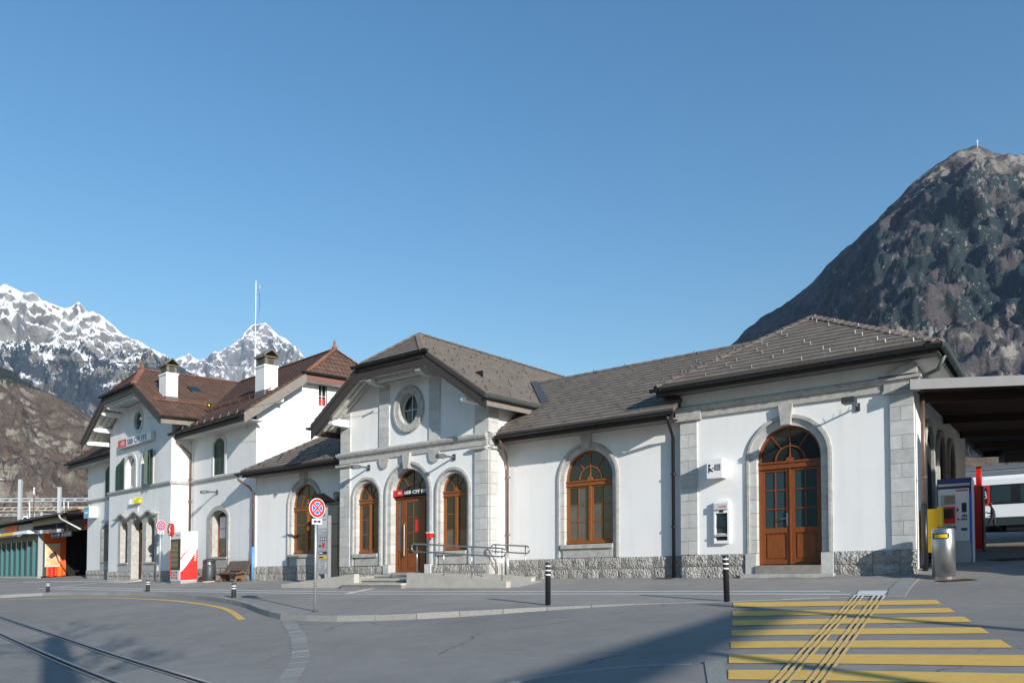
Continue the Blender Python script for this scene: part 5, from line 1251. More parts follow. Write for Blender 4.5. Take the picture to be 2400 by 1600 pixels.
bollard('short grey bollard with white bands in front of the kiosk, leftmost', (-20.54, 33.45, z(-20.54, 33.45)), .50, .075, False, 'short grey bollards along the kerb', b3)

def no_stopping(label, x, y, zb, r, zc, face, pole_r):
    """round sign; face = heading angle of its normal in the ground plane"""
    t = thing('no_stopping_sign', label, 'road sign', (x, y, zb), 'no stopping signs'); L = t.location
    n = Vector((cos(face), sin(face), 0)); s = Vector((-n.y, n.x, 0)); up = Vector((0, 0, 1)); C = Vector((L.x, L.y, L.z+zc))+n*(pole_r+.01)
    b = MB(shear=False); b.tube([(L.x, L.y, L.z-.1), (L.x, L.y, L.z+zc+r*.7)], pole_r, 10); b.build('pole', m_galv, t, smooth=True)
    b = MB(shear=False); b.lathe(L.x, L.y, [(pole_r*2.4, L.z-.02), (pole_r*2.4, L.z+.012), (pole_r*1.2, L.z+.02)], 12); b.build('base_plate', m_dark, t)
    def disc(rad, d0, d1, name, mat, par=t):
        b = MB(shear=False); q = [C+s*cos(2*pi*k/32)*rad+up*sin(2*pi*k/32)*rad for k in range(32)]; b.hexa([tuple(p+n*d0) for p in q], [tuple(p+n*d1) for p in q]); return b.build(name, mat, par)
    pl = disc(r, 0, .012, 'sign_plate', m_white)
    disc(r*.93, .0125, .0145, 'red_disc', m_red, pl)
    bl = MB(shear=False); wt_ = MB(shear=False)
    for k in range(4):
        a0 = pi/4+k*pi/2; m = a0+pi/4; g = .13*r
        def wedge(rad, g): 
            P = [Vector((cos(m), sin(m)))*g*1.42]
            for i in range(9):
                a = a0+pi/2*i/8; p = Vector((cos(a), sin(a)))*rad
                d1 = p.dot(Vector((-sin(a0), cos(a0)))); d2 = p.dot(Vector((sin(a0+pi/2), -cos(a0+pi/2))))
                if d1 < g: p += Vector((-sin(a0), cos(a0)))*(g-d1)
                if d2 < g: p += Vector((sin(a0+pi/2), -cos(a0+pi/2)))*(g-d2)
                P.append(p)
            return P
        for B, rad, gg, d in ((wt_, r*.66, g*.72, .0150), (bl, r*.61, g, .0165)):
            P = wedge(rad, gg); B.hexa([tuple(C+s*p.x+up*p.y+n*d) for p in P], [tuple(C+s*p.x+up*p.y+n*(d+.001)) for p in P])
    wt_.build('white_edge', m_white, pl); bl.build('blue_field', M('sign_blue', (.03, .20, .58), .35), pl)
    # small plate with a double arrow
    zc2 = -r-.085
    q = [C+s*a*r*.62+up*(zc2+c*.065) for a, c in ((-1, -1), (1, -1), (1, 1), (-1, 1))]; b = MB(shear=False); b.hexa([tuple(p+n*0) for p in q], [tuple(p+n*.01) for p in q]); ap = b.build('arrow_plate', m_white, t)
    b = MB(shear=False)
    for P in ([(-.3, .25), (.3, .25), (.3, -.25), (-.3, -.25)], [(-.85, 0), (-.3, .7), (-.3, -.7)], [(.85, 0), (.3, -.7), (.3, .7)]):
        w = [C+s*a*r*.62+up*(zc2+c*.065) for a, c in P]; b.hexa([tuple(p+n*.0105) for p in w], [tuple(p+n*.012) for p in w])
    b.build('arrow', m_black, ap)
    return t
no_stopping('no stopping sign on a tall grey pole at the front kerb, nearest the camera', -4.75, 18.24, plane_z(-4.75, 18.24), .24, 2.26+.23, -pi/2+.92, .032)
no_stopping('no stopping sign on a white pole by the house wall, beside the vending machine', -16.78, 35.98, .02, .25, 2.70, -pi/2+1.05, .03)

# litter bin near the vending machine
t = thing('litter_bin', 'round dark grey litter bin with side openings beside the bench', 'litter bin', (-33.03, 16.0, 0), None, FE)
b = MB(FE); b.lathe(-33.03, 16.0, [(.30, -.03), (.30, .06), (.26, .065)], 20); b.build('base', m_conc, t)
b = MB(FE); b.lathe(-33.03, 16.0, [(.27, .06), (.28, .10), (.285, .74), (.27, .76), (.27, .92), (.285, .94), (.285, .98), (.24, 1.03), (.10, 1.06)], 24); b.build('bin_body', m_dark, t, smooth=True)
b = MB(FE)
for a in (-.5, -2.2): b.box(-33.03+.255*cos(a)-.11, -33.03+.255*cos(a)+.11, 16.0+.245*sin(a)-.06, 16.0+.245*sin(a)+.02, .79, .90)
b.build('opening', m_lgrey, t)
# bench
t = thing('bench', 'weathered plank bench with cast iron feet leaning before the house wall', 'bench', (-31.5, 16.3, 0), None, FE)
for u in (-32.05, -30.75):
    b = MB(FE); b.prism_u([(15.95, -.02), (16.06, -.02), (16.14, .16), (16.30, .16), (16.38, -.02), (16.5, -.02), (16.42, .30), (16.55, .62), (16.66, .84), (16.60, .86), (16.44, .50), (15.98, .36), (15.96, .30), (16.08, .26)], u-.035, u+.035); b.build('leg', m_rust, t)
for i in range(4): b = MB(FE); b.box(-32.35, -30.45, 15.93+i*.125, 16.035+i*.125, .365+i*.012, .40+i*.012); b.build('seat_plank', m_benchwood, t)
for i in range(4):
    b = MB(FE); v = 16.44+i*.052; zz = .50+i*.105; b.hexa([(-32.35, v, zz), (-30.45, v, zz), (-30.45, v+.03, zz-.01), (-32.35, v+.03, zz-.01)], [(-32.35, v+.045, zz+.095), (-30.45, v+.045, zz+.095), (-30.45, v+.075, zz+.085), (-32.35, v+.075, zz+.085)]); b.build('back_plank', m_benchwood, t)
# vending machine with red and white side
t = thing('vending_machine', 'tall white and red vending machine with a round red sign beside the house corner', 'vending machine', (-34.1, 15.2, 0), None, FE)
u0, u1, v0, v1 = -34.62, -33.58, 14.95, 15.72
b = MB(FE); b.box(u0, u1, v0, v1, .12, 2.32); b.build('cabinet', m_white, t)
b = MB(FE); b.box(u0+.02, u1-.02, v0+.02, v1-.02, -.04, .12); b.build('plinth', m_grey, t)
b = MB(FE); V = MB(FE)
def side(P, mat, name, d): 
    q = MB(FE); q.hexa([(u1+d, v, z) for v, z in P], [(u1+d+.003, v, z) for v, z in P]); return q.build(name, mat, t)
side([(v0, .14), (v1, .14), (v1, 1.55)] + [(v0+(v1-v0)*(1-k/8), .52+1.03*(1-k/8)**1.25) for k in range(1, 9)], M('vending_red', (.75, .035, .03), .35), 'red_swoosh', .001)
side([(v0, 1.15), (v0+.12, 1.32), (v0+.28, 1.46), (v0+.46, 1.54), (v0+.28, 1.41), (v0+.13, 1.25), (v0, 1.05)], M('vending_red2', (.75, .035, .03), .35), 'red_stroke', .001)
text_on('TAKE', .17, (MB(FE), lambda x, y, d: (u1+.006+d*.2, v1-.06-y*.75, .98+x)), m_white, 'lettering', t, .42, True, .002)
b = MB(FE); b.box(u0+.03, u1-.03, v0-.02, v0-.001, .62, 2.0); b.build('front_frame', m_black, t)
b = MB(FE); b.box(u0+.10, u1-.22, v0-.026, v0-.021, .72, 1.9); b.build('front_glass', m_glass3, t)
for k in range(5): b = MB(FE); b.box(u0+.14, u1-.26, v0-.030, v0-.027, .84+k*.22, .865+k*.22); b.build('shelf_edge', m_grey, t)
b = MB(FE); b.box(u0+.02, u1-.12, v0-.015, v0-.001, .18, .60); lp = b.build('lower_panel', m_lgrey, t)
for i in range(3):
    for j in range(3):
        b = MB(FE); b.box(u0+.14+i*.22, u0+.27+i*.22, v0-.019, v0-.016, .22+j*.12, .30+j*.12); b.build('panel_mark', m_red if (i+j) % 2 else m_black, lp)
b = MB(FE); b.box(u0, u0+.09, v0-.03, v0-.001, .3, 1.5); b.build('red_strip', m_red, t)
b = MB(FE); b.disc(u0+.26, v0-.16, v0-.06, 2.44, .27, .29, 28); bl = b.build('round_sign', m_red, t)
b = MB(FE); b.tube([(u0+.20, v0-.165, 2.24), (u0+.32, v0-.165, 2.36), (u0+.2, v0-.165, 2.48), (u0+.34, v0-.165, 2.62)], .022, 6); b.build('swirl', m_white, bl)
text_on('selecta', .13, (MB(FE), lambda x, y, d: (u0+.55+x, v0-.004-d*.2, 2.13+y)), m_dark, 'lettering', t, .40, False, .002)
# grey information pillar
t = thing('info_pillar', 'slim grey information pillar with white top and blue, red and yellow panels', 'information pillar', (-21.8, 18.6, .1), None, FA)
b = MB(FA); b.box(-22.04, -21.54, 18.55, 18.68, .36, 2.48); b.build('panel', m_grey, t); b = MB(FA)
b.box(-21.54, -21.49, 18.54, 18.69, .0, 2.49); b.build('edge_profile', m_galv, t); b = MB(FA); b.box(-22.08, -22.04, 18.54, 18.69, .0, 2.49); b.build('edge_profile', m_galv, t)
def pl(x0, x1, z0, z1, mat, name, d=.004): b = MB(FA); b.box(-22.04+.5*x0, -22.04+.5*x1, 18.55-d, 18.55-.001, z0, z1); return b.build(name, mat, t)
pl(.02, .98, 2.03, 2.46, m_lgrey, 'header'); pl(.38, .47, 2.33, 2.37, m_red, 'logo', .006); pl(.49, .85, 2.335, 2.365, m_navy, 'print_line', .006)
for k, w in ((1.93, .9), (1.83, .4), (.80, .35), (.70, .6), (.60, .4)): pl(.06, w, k, k+.035, m_lgrey, 'print_line')
pl(.05, .95, 1.58, 1.70, m_navy, 'pictogram_bar')
for k in range(4): pl(.10+k*.22, .24+k*.22, 1.60, 1.68, m_lgrey, 'pictogram', .007)
pl(.47, .72, 1.32, 1.50, m_red, 'red_panel'); pl(.05, .35, 1.36, 1.42, m_dark, 'print_line'); pl(.05, .95, 1.08, 1.18, m_navy, 'blue_panel'); pl(.05, .95, .92, 1.02, m_yellow, 'yellow_panel')
pl(.12, .5, 1.11, 1.15, m_white, 'print_line', .007); pl(.12, .6, .945, .995, m_black, 'print_line', .007); pl(.75, .93, .56, .82, m_lgrey, 'icon_column')
# dark blue-grey booth in the corner with its tilted canopy
t = thing('corner_booth', 'dark blue-grey booth in the wall corner left of the entrance block', 'booth', (-22.2, 19.8, 0), None, FA)
m_booth = M('dark_blue_panel', (.045, .055, .07), .22, spec=.6)
b = MB(FA); b.box(-22.42, -21.70, 19.36, 20.2, 0, 2.98); b.build('cabinet', m_booth, t)
b = MB(FA); b.box(-22.2, -21.69, 19.40, 20.22, 3.04, 3.42); b.build('upper_case', m_booth, t)
b = MB(FA); b.box(-22.66, -21.76, 19.28, 19.42, 2.98, 3.04); b.build('lintel', m_dark, t)
b = MB(FA); b.box(-22.66, -22.42, 19.40, 20.2, 0, 2.98); b.build('side_panel', m_lgrey, t)
for z in (1.35, 2.2): b = MB(FA); b.box(-22.40, -21.72, 19.345, 19.358, z, z+.03); b.build('panel_joint', m_black, t)
b = MB(FA); b.hexa([(-22.62, 18.75, 3.32), (-21.98, 18.75, 3.32), (-21.98, 19.4, 3.0), (-22.62, 19.4, 3.0)], [(-22.62, 18.75, 3.36), (-21.98, 18.75, 3.36), (-21.98, 19.4, 3.04), (-22.62, 19.4, 3.04)]); b.build('canopy', m_black, t)

# ================================================================== right hand side: canopy, bin, machines, train
cz0, cz1 = 4.44, 4.68
t = thing('platform_canopy', 'dark platform canopy roof with grey sheet metal fascia right of the station hall', 'canopy', (14, 25, 4.5))
def cp(x, y): return (x, y)
fx0, fy = 9.36, 17.62
b = MB(); b.hexa([(fx0, fy, cz0), (26, fy+.2, cz0), (26, fy+.24, cz0), (fx0, fy+.04, cz0)], [(fx0, fy, cz1), (26, fy+.2, cz1), (26, fy+.24, cz1), (fx0, fy+.04, cz1)]); b.build('fascia', m_zinc, t)
b = MB(); b.box(12.85, 12.88, fy-.005, fy+.05, cz0-.01, cz1+.02); b.build('fascia_joint', m_galv, t)
b = MB(); b.prism_z([(fx0, fy+.04), (60, fy+.6), (60, 36), (22.6, 36)], cz1-.08, cz1-.02); b.build('roof_sheet', m_zinc, t)
for i in range(46):
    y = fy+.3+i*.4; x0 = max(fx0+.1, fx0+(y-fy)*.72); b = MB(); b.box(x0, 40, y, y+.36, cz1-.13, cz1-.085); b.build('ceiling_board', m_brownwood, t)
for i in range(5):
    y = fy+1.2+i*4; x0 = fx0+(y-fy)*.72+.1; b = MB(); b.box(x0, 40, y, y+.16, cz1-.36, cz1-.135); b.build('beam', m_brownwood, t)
b = MB(); b.box(22.4, 60, 34.2, 34.6, 4.0, cz1-.1); b.build('end_beam', m_barge, t)
for x, y in ((31, 21), (33, 34)): b = MB(); b.tube([(x, y, .3), (x, y, 4.4)], .12, 10); b.build('post', m_dark, t)
# steel bin
bx, by = 9.78, 17.1
t = thing('steel_litter_bin', 'brushed steel cylinder litter bin with a yellow slot at the right corner of the hall', 'litter bin', (bx, by, ground_z(bx, by)))
gz = ground_z(bx, by)
b = MB(); b.lathe(bx, by, [(.215, gz-.03), (.22, gz+.05), (.205, gz+.055)], 28); b.build('base_ring', m_steel, t, smooth=False)
b = MB(); b.lathe(bx, by, [(.205, gz+.05), (.235, gz+.06), (.235, gz+1.12), (.22, gz+1.135), (.1, gz+1.14)], 32); b.build('bin_body', m_steel, t, smooth=True)
a0 = atan2(-by, -bx)
def cyl_patch(r, a_lo, a_hi, z0, z1, name, mat, par):
    b = MB(); n = 8; A = [(bx+r*cos(a_lo+(a_hi-a_lo)*i/n), by+r*sin(a_lo+(a_hi-a_lo)*i/n)) for i in range(n+1)]
    for p, q in zip(A, A[1:]): b.face([(*p, z0), (*q, z0), (*q, z1), (*p, z1)])
    return b.build(name, mat, par)
cyl_patch(.237, a0-1.1, a0+.55, gz+.90, gz+1.03, 'slot_frame', m_black, t); cyl_patch(.2385, a0-.85, a0+.35, gz+.925, gz+1.005, 'slot_label', m_yellow, t)
# yellow box on the pier
t = thing('yellow_letter_box', 'yellow box on a dark bracket behind the steel litter bin', 'letter box', (9.9, 18.3, .7))
b = MB(FA); b.box(-2.56, -2.22, 20.9, 21.3, .57, 1.63); bo = b.build('box_body', m_yellow, t); b = MB(FA); b.box(-2.22, -2.11, 20.86, 21.2, 1.20, 1.67); b.build('side_case', m_yellow, t)
b = MB(FA); b.box(-2.54, -2.44, 20.95, 21.1, .1, .57); b.build('bracket', m_black, t)
# ticket machine
t = thing('ticket_machine', 'grey ticket machine with red framed screen and blue top under the canopy', 'ticket machine', (11.4, 19.4, .3))
u0, u1, v0, v1 = -2.30, -1.56, 21.75, 22.3; G0 = .26
b = MB(FA); b.box(u0, u1, v0, v1, G0, G0+2.12); b.build('cabinet', m_navy, t)
b = MB(FA); b.box(u0+.02, u1-.05, v0-.02, v0-.001, G0+.55, G0+1.86); b.build('front_panel', m_lgrey, t); b = MB(FA); b.box(u0+.02, u1-.02, v0-.025, v0-.001, G0+.02, G0+.54); b.build('lower_panel', m_grey, t)
b = MB(FA); b.box(u0+.03, u1-.03, v0-.03, v0-.001, G0+1.93, G0+1.99); b.build('light_strip', m_steel, t)
b = MB(FA); b.box(u1+.001, u1+.05, v0-.01, v0+.12, G0, G0+2.05); b.build('side_profile', m_lgrey, t); b = MB(FA); b.box(u1-.04, u1-.005, v0-.03, v0-.021, G0+.5, G0+1.75); b.build('blue_profile', M('profile_blue', (.03, .08, .55), .35), t)
fp = lambda x, z: (u0+.03+(u1-u0-.09)*x, G0+.55+1.3*z)
def fpl(x0, x1, z0, z1, mat, name, d=.006, d0=.021):
    b = MB(FA); a, c = fp(x0, z0), fp(x1, z1); b.box(a[0], c[0], v0-d0-d, v0-d0, a[1], c[1]); return b.build(name, mat, t)
fpl(.08, .56, .70, .90, m_grey, 'display'); fpl(.20, .55, .72, .88, m_glass3, 'display_glass', .004, .028)
fpl(.10, .55, .35, .67, m_red, 'screen_frame', .05); fpl(.15, .50, .44, .63, m_black, 'screen', .004, .072); fpl(.28, .57, .22, .29, m_copper, 'coin_tray', .03)
fpl(.77, .93, .55, .73, m_black, 'card_reader'); fpl(.60, .66, .57, .63, m_dark, 'coin_slot'); fpl(.62, .68, .40, .44, m_red, 'button'); fpl(.74, .94, .20, .25, m_dark, 'receipt_slot'); fpl(.58, .98, .955, .985, m_red, 'logo_strip', .003)
for i in range(3): fpl(.78+i*.055, .82+i*.055, .46, .51, m_black, 'pictogram', .003); fpl(.75+i*.07, .80+i*.07, .40, .44, m_black, 'pictogram', .003)
# second vending machine, edge on
t = thing('vending_machine', 'narrow red vending machine with round red sign seen edge on behind the ticket machine', 'vending machine', (13.4, 21.8, .4))
u0, v0 = -1.90, 25.2; G1 = .40
b = MB(FA); b.box(u0-.55, u0+.33, v0, v0+.85, G1, G1+1.95); b.build('cabinet', m_red, t); b = MB(FA); b.box(u0+.331, u0+.37, v0+.02, v0+.83, G1+.05, G1+1.9); b.build('door_edge', m_black, t)
b = MB(FA); b.prism_u([(v0+.38+.30*cos(2*pi*k/24), G1+2.16+.32*sin(2*pi*k/24)) for k in range(24)], u0+.20, u0+.32); b.build('round_sign', m_red, t); b = MB(FA); b.box(u0-.55, u0+.33, v0-.05, v0-.001, G1-.1, G1+.1); b.build('plinth', m_conc_dk, t)

# ================================================================== train, walking person, bank behind the tracks
t = thing('train_coach', 'white train coach with dark window band and red door standing behind the platform', 'train', (26, 43, .6), None, FA)
VT = 56; f = FA
b = MB(f)
prof = [(VT+.02, 1.16), (VT, 1.6), (VT, 4.0), (VT+.08, 4.2), (VT+.35, 4.55), (VT+.9, 4.85), (VT+1.5, 4.95), (VT+2.6, 4.6), (VT+2.9, 4.1), (VT+2.9, 1.16)]
b.prism_u(prof, -12, 14); b.build('body', m_white, t)
b = MB(f); b.prism_u([(VT+.09, 4.225), (VT+.36, 4.58), (VT+.9, 4.88), (VT+1.5, 4.98), (VT+1.5, 4.96), (VT+.36, 4.55)], -12.05, 14.05); b.build('roof', m_zinc, t)
for z_ in (4.33, 4.5, 4.68): b = MB(f); b.box(-12, 14, VT+.02+(z_-4.2)*.9, VT+.10+(z_-4.2)*.9, z_, z_+.03); b.build('roof_rib', m_galv, t)
b = MB(f); b.box(-12, 14, VT-.012, VT-.002, 2.42, 3.66); wb = b.build('window_band', m_black, t)
for i in range(-4, 6):
    u = -2.95+i*1.52
    if -3.6 < u < -3.0: continue
    b = MB(f); b.box(u, u+1.02, VT-.02, VT-.013, 2.55, 3.55); b.build('window', m_glass3, wb)
b = MB(f); b.box(-3.55, -3.02, VT-.022, VT-.014, 2.38, 3.66); dr = b.build('red_door', m_red, t); b = MB(f); b.box(-3.42, -3.16, VT-.028, VT-.023, 2.5, 3.5); b.build('door_window', m_black, dr)
b = MB(f); b.ell_ring(-3.30, 2.95, .12, .14, .085, .10, VT-.034, VT-.029, 16); b.prism([(-3.34, 2.98), (-3.24, 3.18), (-3.20, 3.16), (-3.30, 2.96)], VT-.034, VT-.029); b.disc(-3.26, VT-.034, VT-.029, 3.24, .035, .04, 10); b.build('pictogram', m_white, dr)
b = MB(f); b.box(-12, 14, VT-.008, VT+.3, 1.1, 1.62); b.build('skirt', M('dark_green_skirt', (.025, .035, .036), .5), t)
for u in (-1.2, .9, 9.5, 11.6):
    b = MB(f); b.prism([(u+.46*cos(2*pi*k/20), .86+.46*sin(2*pi*k/20)) for k in range(20)], VT+.35, VT+.5); b.build('wheel', m_dark, t)
b = MB(f); b.box(-2.2, 2.0, VT+.15, VT+.3, .75, 1.05); b.build('bogie_frame', m_black, t)
b = MB(f); b.box(-11.5, 13.5, VT+.6, VT+2.2, .6, 1.15); b.build('underframe', m_pit, t)
b = MB(f); b.face([(-20, VT-1.6, .69), (40, VT-1.6, .69), (40, VT-1.25, .70), (-20, VT-1.25, .70)]); struct(b.build('platform_edge', m_navy, fix=False))
for k, vv in enumerate((26.5, 29.5, 33.5, 38.5)):
    b = MB(); x0, y0, _ = FA(-1.9, vv, 0); x1, y1, _ = FA(14, vv+2.0, 0); b.face([(x0, y0, ground_z(x0, y0)+.02), (x1, y1, ground_z(x1, y1)+.02), (x1+.1, y1+.14, ground_z(x1, y1)+.02), (x0+.1, y0+.14, ground_z(x0, y0)+.02)])
    struct(b.build('ground_strip', m_pit, fix=False))  # thin near-black strips laid across the ground

# person, walking to the left with a phone
px, py = 28.6, 44.8; t = thing('person', 'person in a dark suit walking left along the platform looking at a phone', 'person', (px, py, ground_z(px, py)))
Fd = Vector((-.82, .57, 0)).normalized(); Sd = Vector((-Fd.y, Fd.x, 0))
def bodyskin(name, verts, edges, mat, parent, sub=1):
    me = bpy.data.meshes.new(name); me.from_pydata([tuple(Fd*x+Sd*y+Vector((0, 0, z))) for (x, y, z), r in verts], edges, []); me.materials.append(mat)
    o = bpy.data.objects.new(name, me); COL.objects.link(o); o.parent = parent
    sk = o.modifiers.new('skin', 'SKIN'); sk.use_smooth_shade = True
    for i, ((x, y, z), r) in enumerate(verts): me.skin_vertices[0].data[i].radius = (r, r) if not isinstance(r, tuple) else r
    me.skin_vertices[0].data[0].use_root = True
    ss = o.modifiers.new('sub', 'SUBSURF'); ss.levels = sub; ss.render_levels = sub
    return o
me_v = [((0, 0, .95), (.15, .12)), ((.0, 0, 1.15), (.13, .11)), ((.02, 0, 1.36), (.17, .13)), ((.05, 0, 1.48), .06), ((.10, 0, 1.57), .055), ((.13, 0, 1.66), .098), ((.14, 0, 1.74), .07),
        ((.04, .09, .90), .095), ((.22, .09, .50), .07), ((.40, .09, .12), .048), ((.42, .09, .05), .045), ((.56, .09, .035), .035),
        ((-.04, -.09, .90), .095), ((-.06, -.09, .50), .07), ((-.38, -.09, .16), .048), ((-.42, -.09, .08), .045), ((-.33, -.09, .02), .035),
        ((.02, .19, 1.40), .065), ((-.02, .23, 1.12), .05), ((.16, .20, .97), .036), ((.22, .18, .95), .032),
        ((.02, -.19, 1.40), .065), ((.06, -.23, 1.14), .05), ((.32, -.16, 1.20), .036), ((.39, -.13, 1.23), .032)]
me_e = [(0, 1), (1, 2), (2, 3), (3, 4), (4, 5), (5, 6), (0, 7), (7, 8), (8, 9), (9, 10), (10, 11), (0, 12), (12, 13), (13, 14), (14, 15), (15, 16), (2, 17), (17, 18), (18, 19), (19, 20), (2, 21), (21, 22), (22, 23), (23, 24)]
bodyskin('body', me_v, me_e, m_suit, t, 2)
bodyskin('face', [((.125, 0, 1.60), .07), ((.145, 0, 1.66), .097), ((.13, 0, 1.70), .09), ((.24, 0, 1.645), .02)], [(0, 1), (1, 2), (1, 3)], m_skin, t, 2)
bodyskin('hair', [((.07, 0, 1.62), .07), ((.09, 0, 1.72), .10), ((.16, 0, 1.775), .07)], [(0, 1), (1, 2)], m_hair, t, 2)
for y, x, zz in ((.18, .26, .93), (-.12, .43, 1.24)):
    V = [((x-.05, y, zz), .03), ((x, y, zz), .034)]; E_ = [(0, 1)]
    for k in range(4): V += [((x+.03, y-.024+k*.016, zz-.006), .010), ((x+.065-abs(k-1.5)*.006, y-.024+k*.016, zz-.02), .009)]; E_ += [(1, 2+2*k), (2+2*k, 3+2*k)]
    V.append(((x+.02, y+.035, zz+.02), .010)); E_.append((1, len(V)-1))
    bodyskin('hand', V, E_, m_skin, t, 1)
L = t.location; b = MB(shear=False); C = L+Fd*.49+Sd*-.12+Vector((0, 0, 1.27))
b.hexa([tuple(C+Sd*a*.036+Fd*c*.05+Vector((0, 0, c*.05))) for a, c in ((-1, -1), (1, -1), (1, 1), (-1, 1))], [tuple(C+Sd*a*.036+Fd*c*.05+Vector((0, 0, c*.05+.01))) for a, c in ((-1, -1), (1, -1), (1, 1), (-1, 1))]); b.build('phone', m_black, t)

# bank with bare trees behind the train
def noise2(x, y, s): return noise.noise(Vector((x*s, y*s, .3)))
m_bank = M('winter_bank', (.16, .115, .075), .95, var=.5, scale=.5, col2=(.07, .055, .035))
b = MB(FA); nu, nv = 40, 14; I = {}
for i in range(nu+1):
    for j in range(nv+1):
        u, v = -14+70*i/nu, 66+50*j/nv; I[i, j] = b.p(u, v, .3+10*smooth(j/nv*.9)+1.6*noise2(u, v, .12))
for i in range(nu):
    for j in range(nv): b.f((I[i, j], I[i+1, j], I[i+1, j+1], I[i, j+1]))
struct(b.build('hillside', m_bank, smooth=True))
m_bark = M('winter_bark', (.17, .13, .10), .9, var=.4, scale=3)
def bare_tree(b, base, h, r, depth, rng, spread=.55, lean=Vector((0, 0, 1)), nseg=2, sides=4):
    def grow(p, d, L, r, k):
        q = p + d*L; n = 3 if k > 2 else 2
        pts = [p + (q-p)*i/n + Vector((rng.uniform(-1, 1), rng.uniform(-1, 1), 0))*L*.05*(0 < i < n) for i in range(n+1)]
        b.tube([tuple(x) for x in pts], r, sides if k > 1 else 3, [1-.35*i/n for i in range(n+1)], cap=False)
        if k == 0: return
        for _ in range(rng.choice((2, 3, 3))):
            a = rng.uniform(0, 2*pi); e = Vector((cos(a), sin(a), rng.uniform(-.1, .5)))*spread
            grow(p+(q-p)*rng.uniform(.6, 1), (d+e).normalized(), L*rng.uniform(.62, .82), r*.6, k-1)
    grow(Vector(base), lean.normalized(), h, r, depth)
rng = random.Random(4)
b = MB(FA)
for i in range(95):
    u, v = rng.uniform(-8, 22), rng.uniform(64, 92); j = (v-66)/50; z_ = .3+10*smooth(max(j, 0)*.9)
    bare_tree(b, (u, v, z_-.3), rng.uniform(1.6, 3.0), .07, 3, rng, .7)
b.build('bare_trees', m_bark, fix=False)['kind'] = 'stuff'

# ================================================================== kiosk at the far left
t = thing('kiosk', 'low kiosk with green glass fins and orange panels left of the house', 'kiosk', (-70, 18, 0), None, FE)
g = FE
b = MB(g); b.box(-92, -61.0, 17.0, 17.2, -.2, .2); b.build('base_kerb', m_conc, t)
b = MB(g); b.box(-92, -61.0, 17.25, 17.3, .2, 3.25); b.build('glass_wall', m_booth, t)
b = MB(g); b.box(-92, -61.0, 17.15, 17.24, 2.75, 3.25); b.build('head_panel', m_dark, t)
for i in range(16): b = MB(g); u = -62.5-i*1.34; b.box(u-.05, u+.05, 17.08, 17.24, .22, 2.8); b.build('glass_fin', M('fin_glass', (.055, .17, .19), .15, spec=.7) if i == 0 else bpy.data.materials['fin_glass'], t)
b = MB(g); b.box(-61.02, -60.94, 16.98, 17.3, .2, 3.25); b.build('corner_post', m_grey, t)
b = MB(g); b.box(-92, -61.5, 16.75, 16.85, 3.5, 4.02); b.build('fascia_board', m_grey, t)
b = MB(g); b.hexa([(-92, 16.35, 3.28), (-61.35, 16.35, 3.28), (-61.0, 17.0, 3.28), (-92, 17.0, 3.28)], [(-92, 16.5, 3.52), (-61.7, 16.5, 3.52), (-61.2, 17.0, 3.52), (-92, 17.0, 3.52)]); b.build('awning_band', m_white, t)
b = MB(g); b.box(-68.2, -64.9, 16.70, 16.745, 3.53, 4.05); b.build('orange_sign', m_orange, t)
b = MB(g); b.hexa([(-68.2, 16.335, 3.29), (-64.7, 16.335, 3.29), (-64.7, 16.345, 3.29), (-68.2, 16.345, 3.29)], [(-68.2, 16.485, 3.51), (-64.7, 16.485, 3.51), (-64.7, 16.495, 3.51), (-68.2, 16.495, 3.51)]); b.build('yellow_sign', m_yellow, t)
b = MB(g); b.box(-60.98, -60.90, 17.3, 18.75, .2, 3.25); b.build('side_wall', m_orange, t)
b = MB(g); b.box(-60.98, -60.86, 17.28, 17.5, .2, 2.6); b.build('green_profile', m_green, t)
b = MB(g); b.box(-60.89, -60.82, 17.38, 18.35, .85, 2.5); ps = b.build('poster_case', m_lgrey, t); b = MB(g); b.box(-60.819, -60.812, 17.43, 18.30, .92, 2.43); b.build('poster', M('poster_print', (.80, .62, .36), .5, var=.55, scale=1.3, col2=(.75, .18, .08)), ps)
b = MB(g)
b.prism_u([(17.62, 1.55), (17.75, 1.82), (18.05, 1.92), (18.1, 1.66), (17.8, 1.42)], -60.811, -60.806); b.build('poster_picture', m_dark, ps)
b = MB(g); b.box(-60.89, -60.86, 17.45, 18.3, 2.6, 3.2); b.build('panel', m_orange, t)
for v, m_ in ((17.75, m_red), (18.25, m_orange)): b = MB(g); b.lathe(-60.55, v, [(.2, .16), (.22, .8), (.2, .82)], 12); b.build('crate_stack', m_, t)
b = MB(g); b.box(-61.2, -50.9, 22.0, 22.1, -.1, 4.2); b.box(-61.2, -61.1, 18.75, 22, -.1, 4.2); b.build('passage_wall', m_pit, t)
b = MB(g); b.hexa([(-95, 16.1, 4.02), (-54.0, 16.1, 4.2), (-54.0, 30, 5.2), (-95, 30, 5.0)], [(-95, 16.1, 4.14), (-54.0, 16.1, 4.32), (-54.0, 30, 5.3), (-95, 30, 5.1)]); b.build('roof', m_barge, t)
b = MB(g); b.box(-60.9, -54.0, 16.6, 16.7, 3.75, 4.15); b.build('roof_beam', m_black, t)
b = MB(g); b.box(-61, -51, 18.6, 18.7, 3.3, 4.1); b.build('lintel_panel', m_fascia, t); b = MB(g); b.box(-56.5, -51, 18.5, 18.59, 3.3, 4.0); b.build('green_red_panel', m_red, t)
b = MB(g); b.tube([(-54.0, 16.2, 4.2), (-53.95, 16.2, 4.05), (-53.6, 16.2, 3.9), (-51.2, 16.55, 3.15)], .05, 8); b.build('rain_pipe', m_lgrey, t, smooth=True)
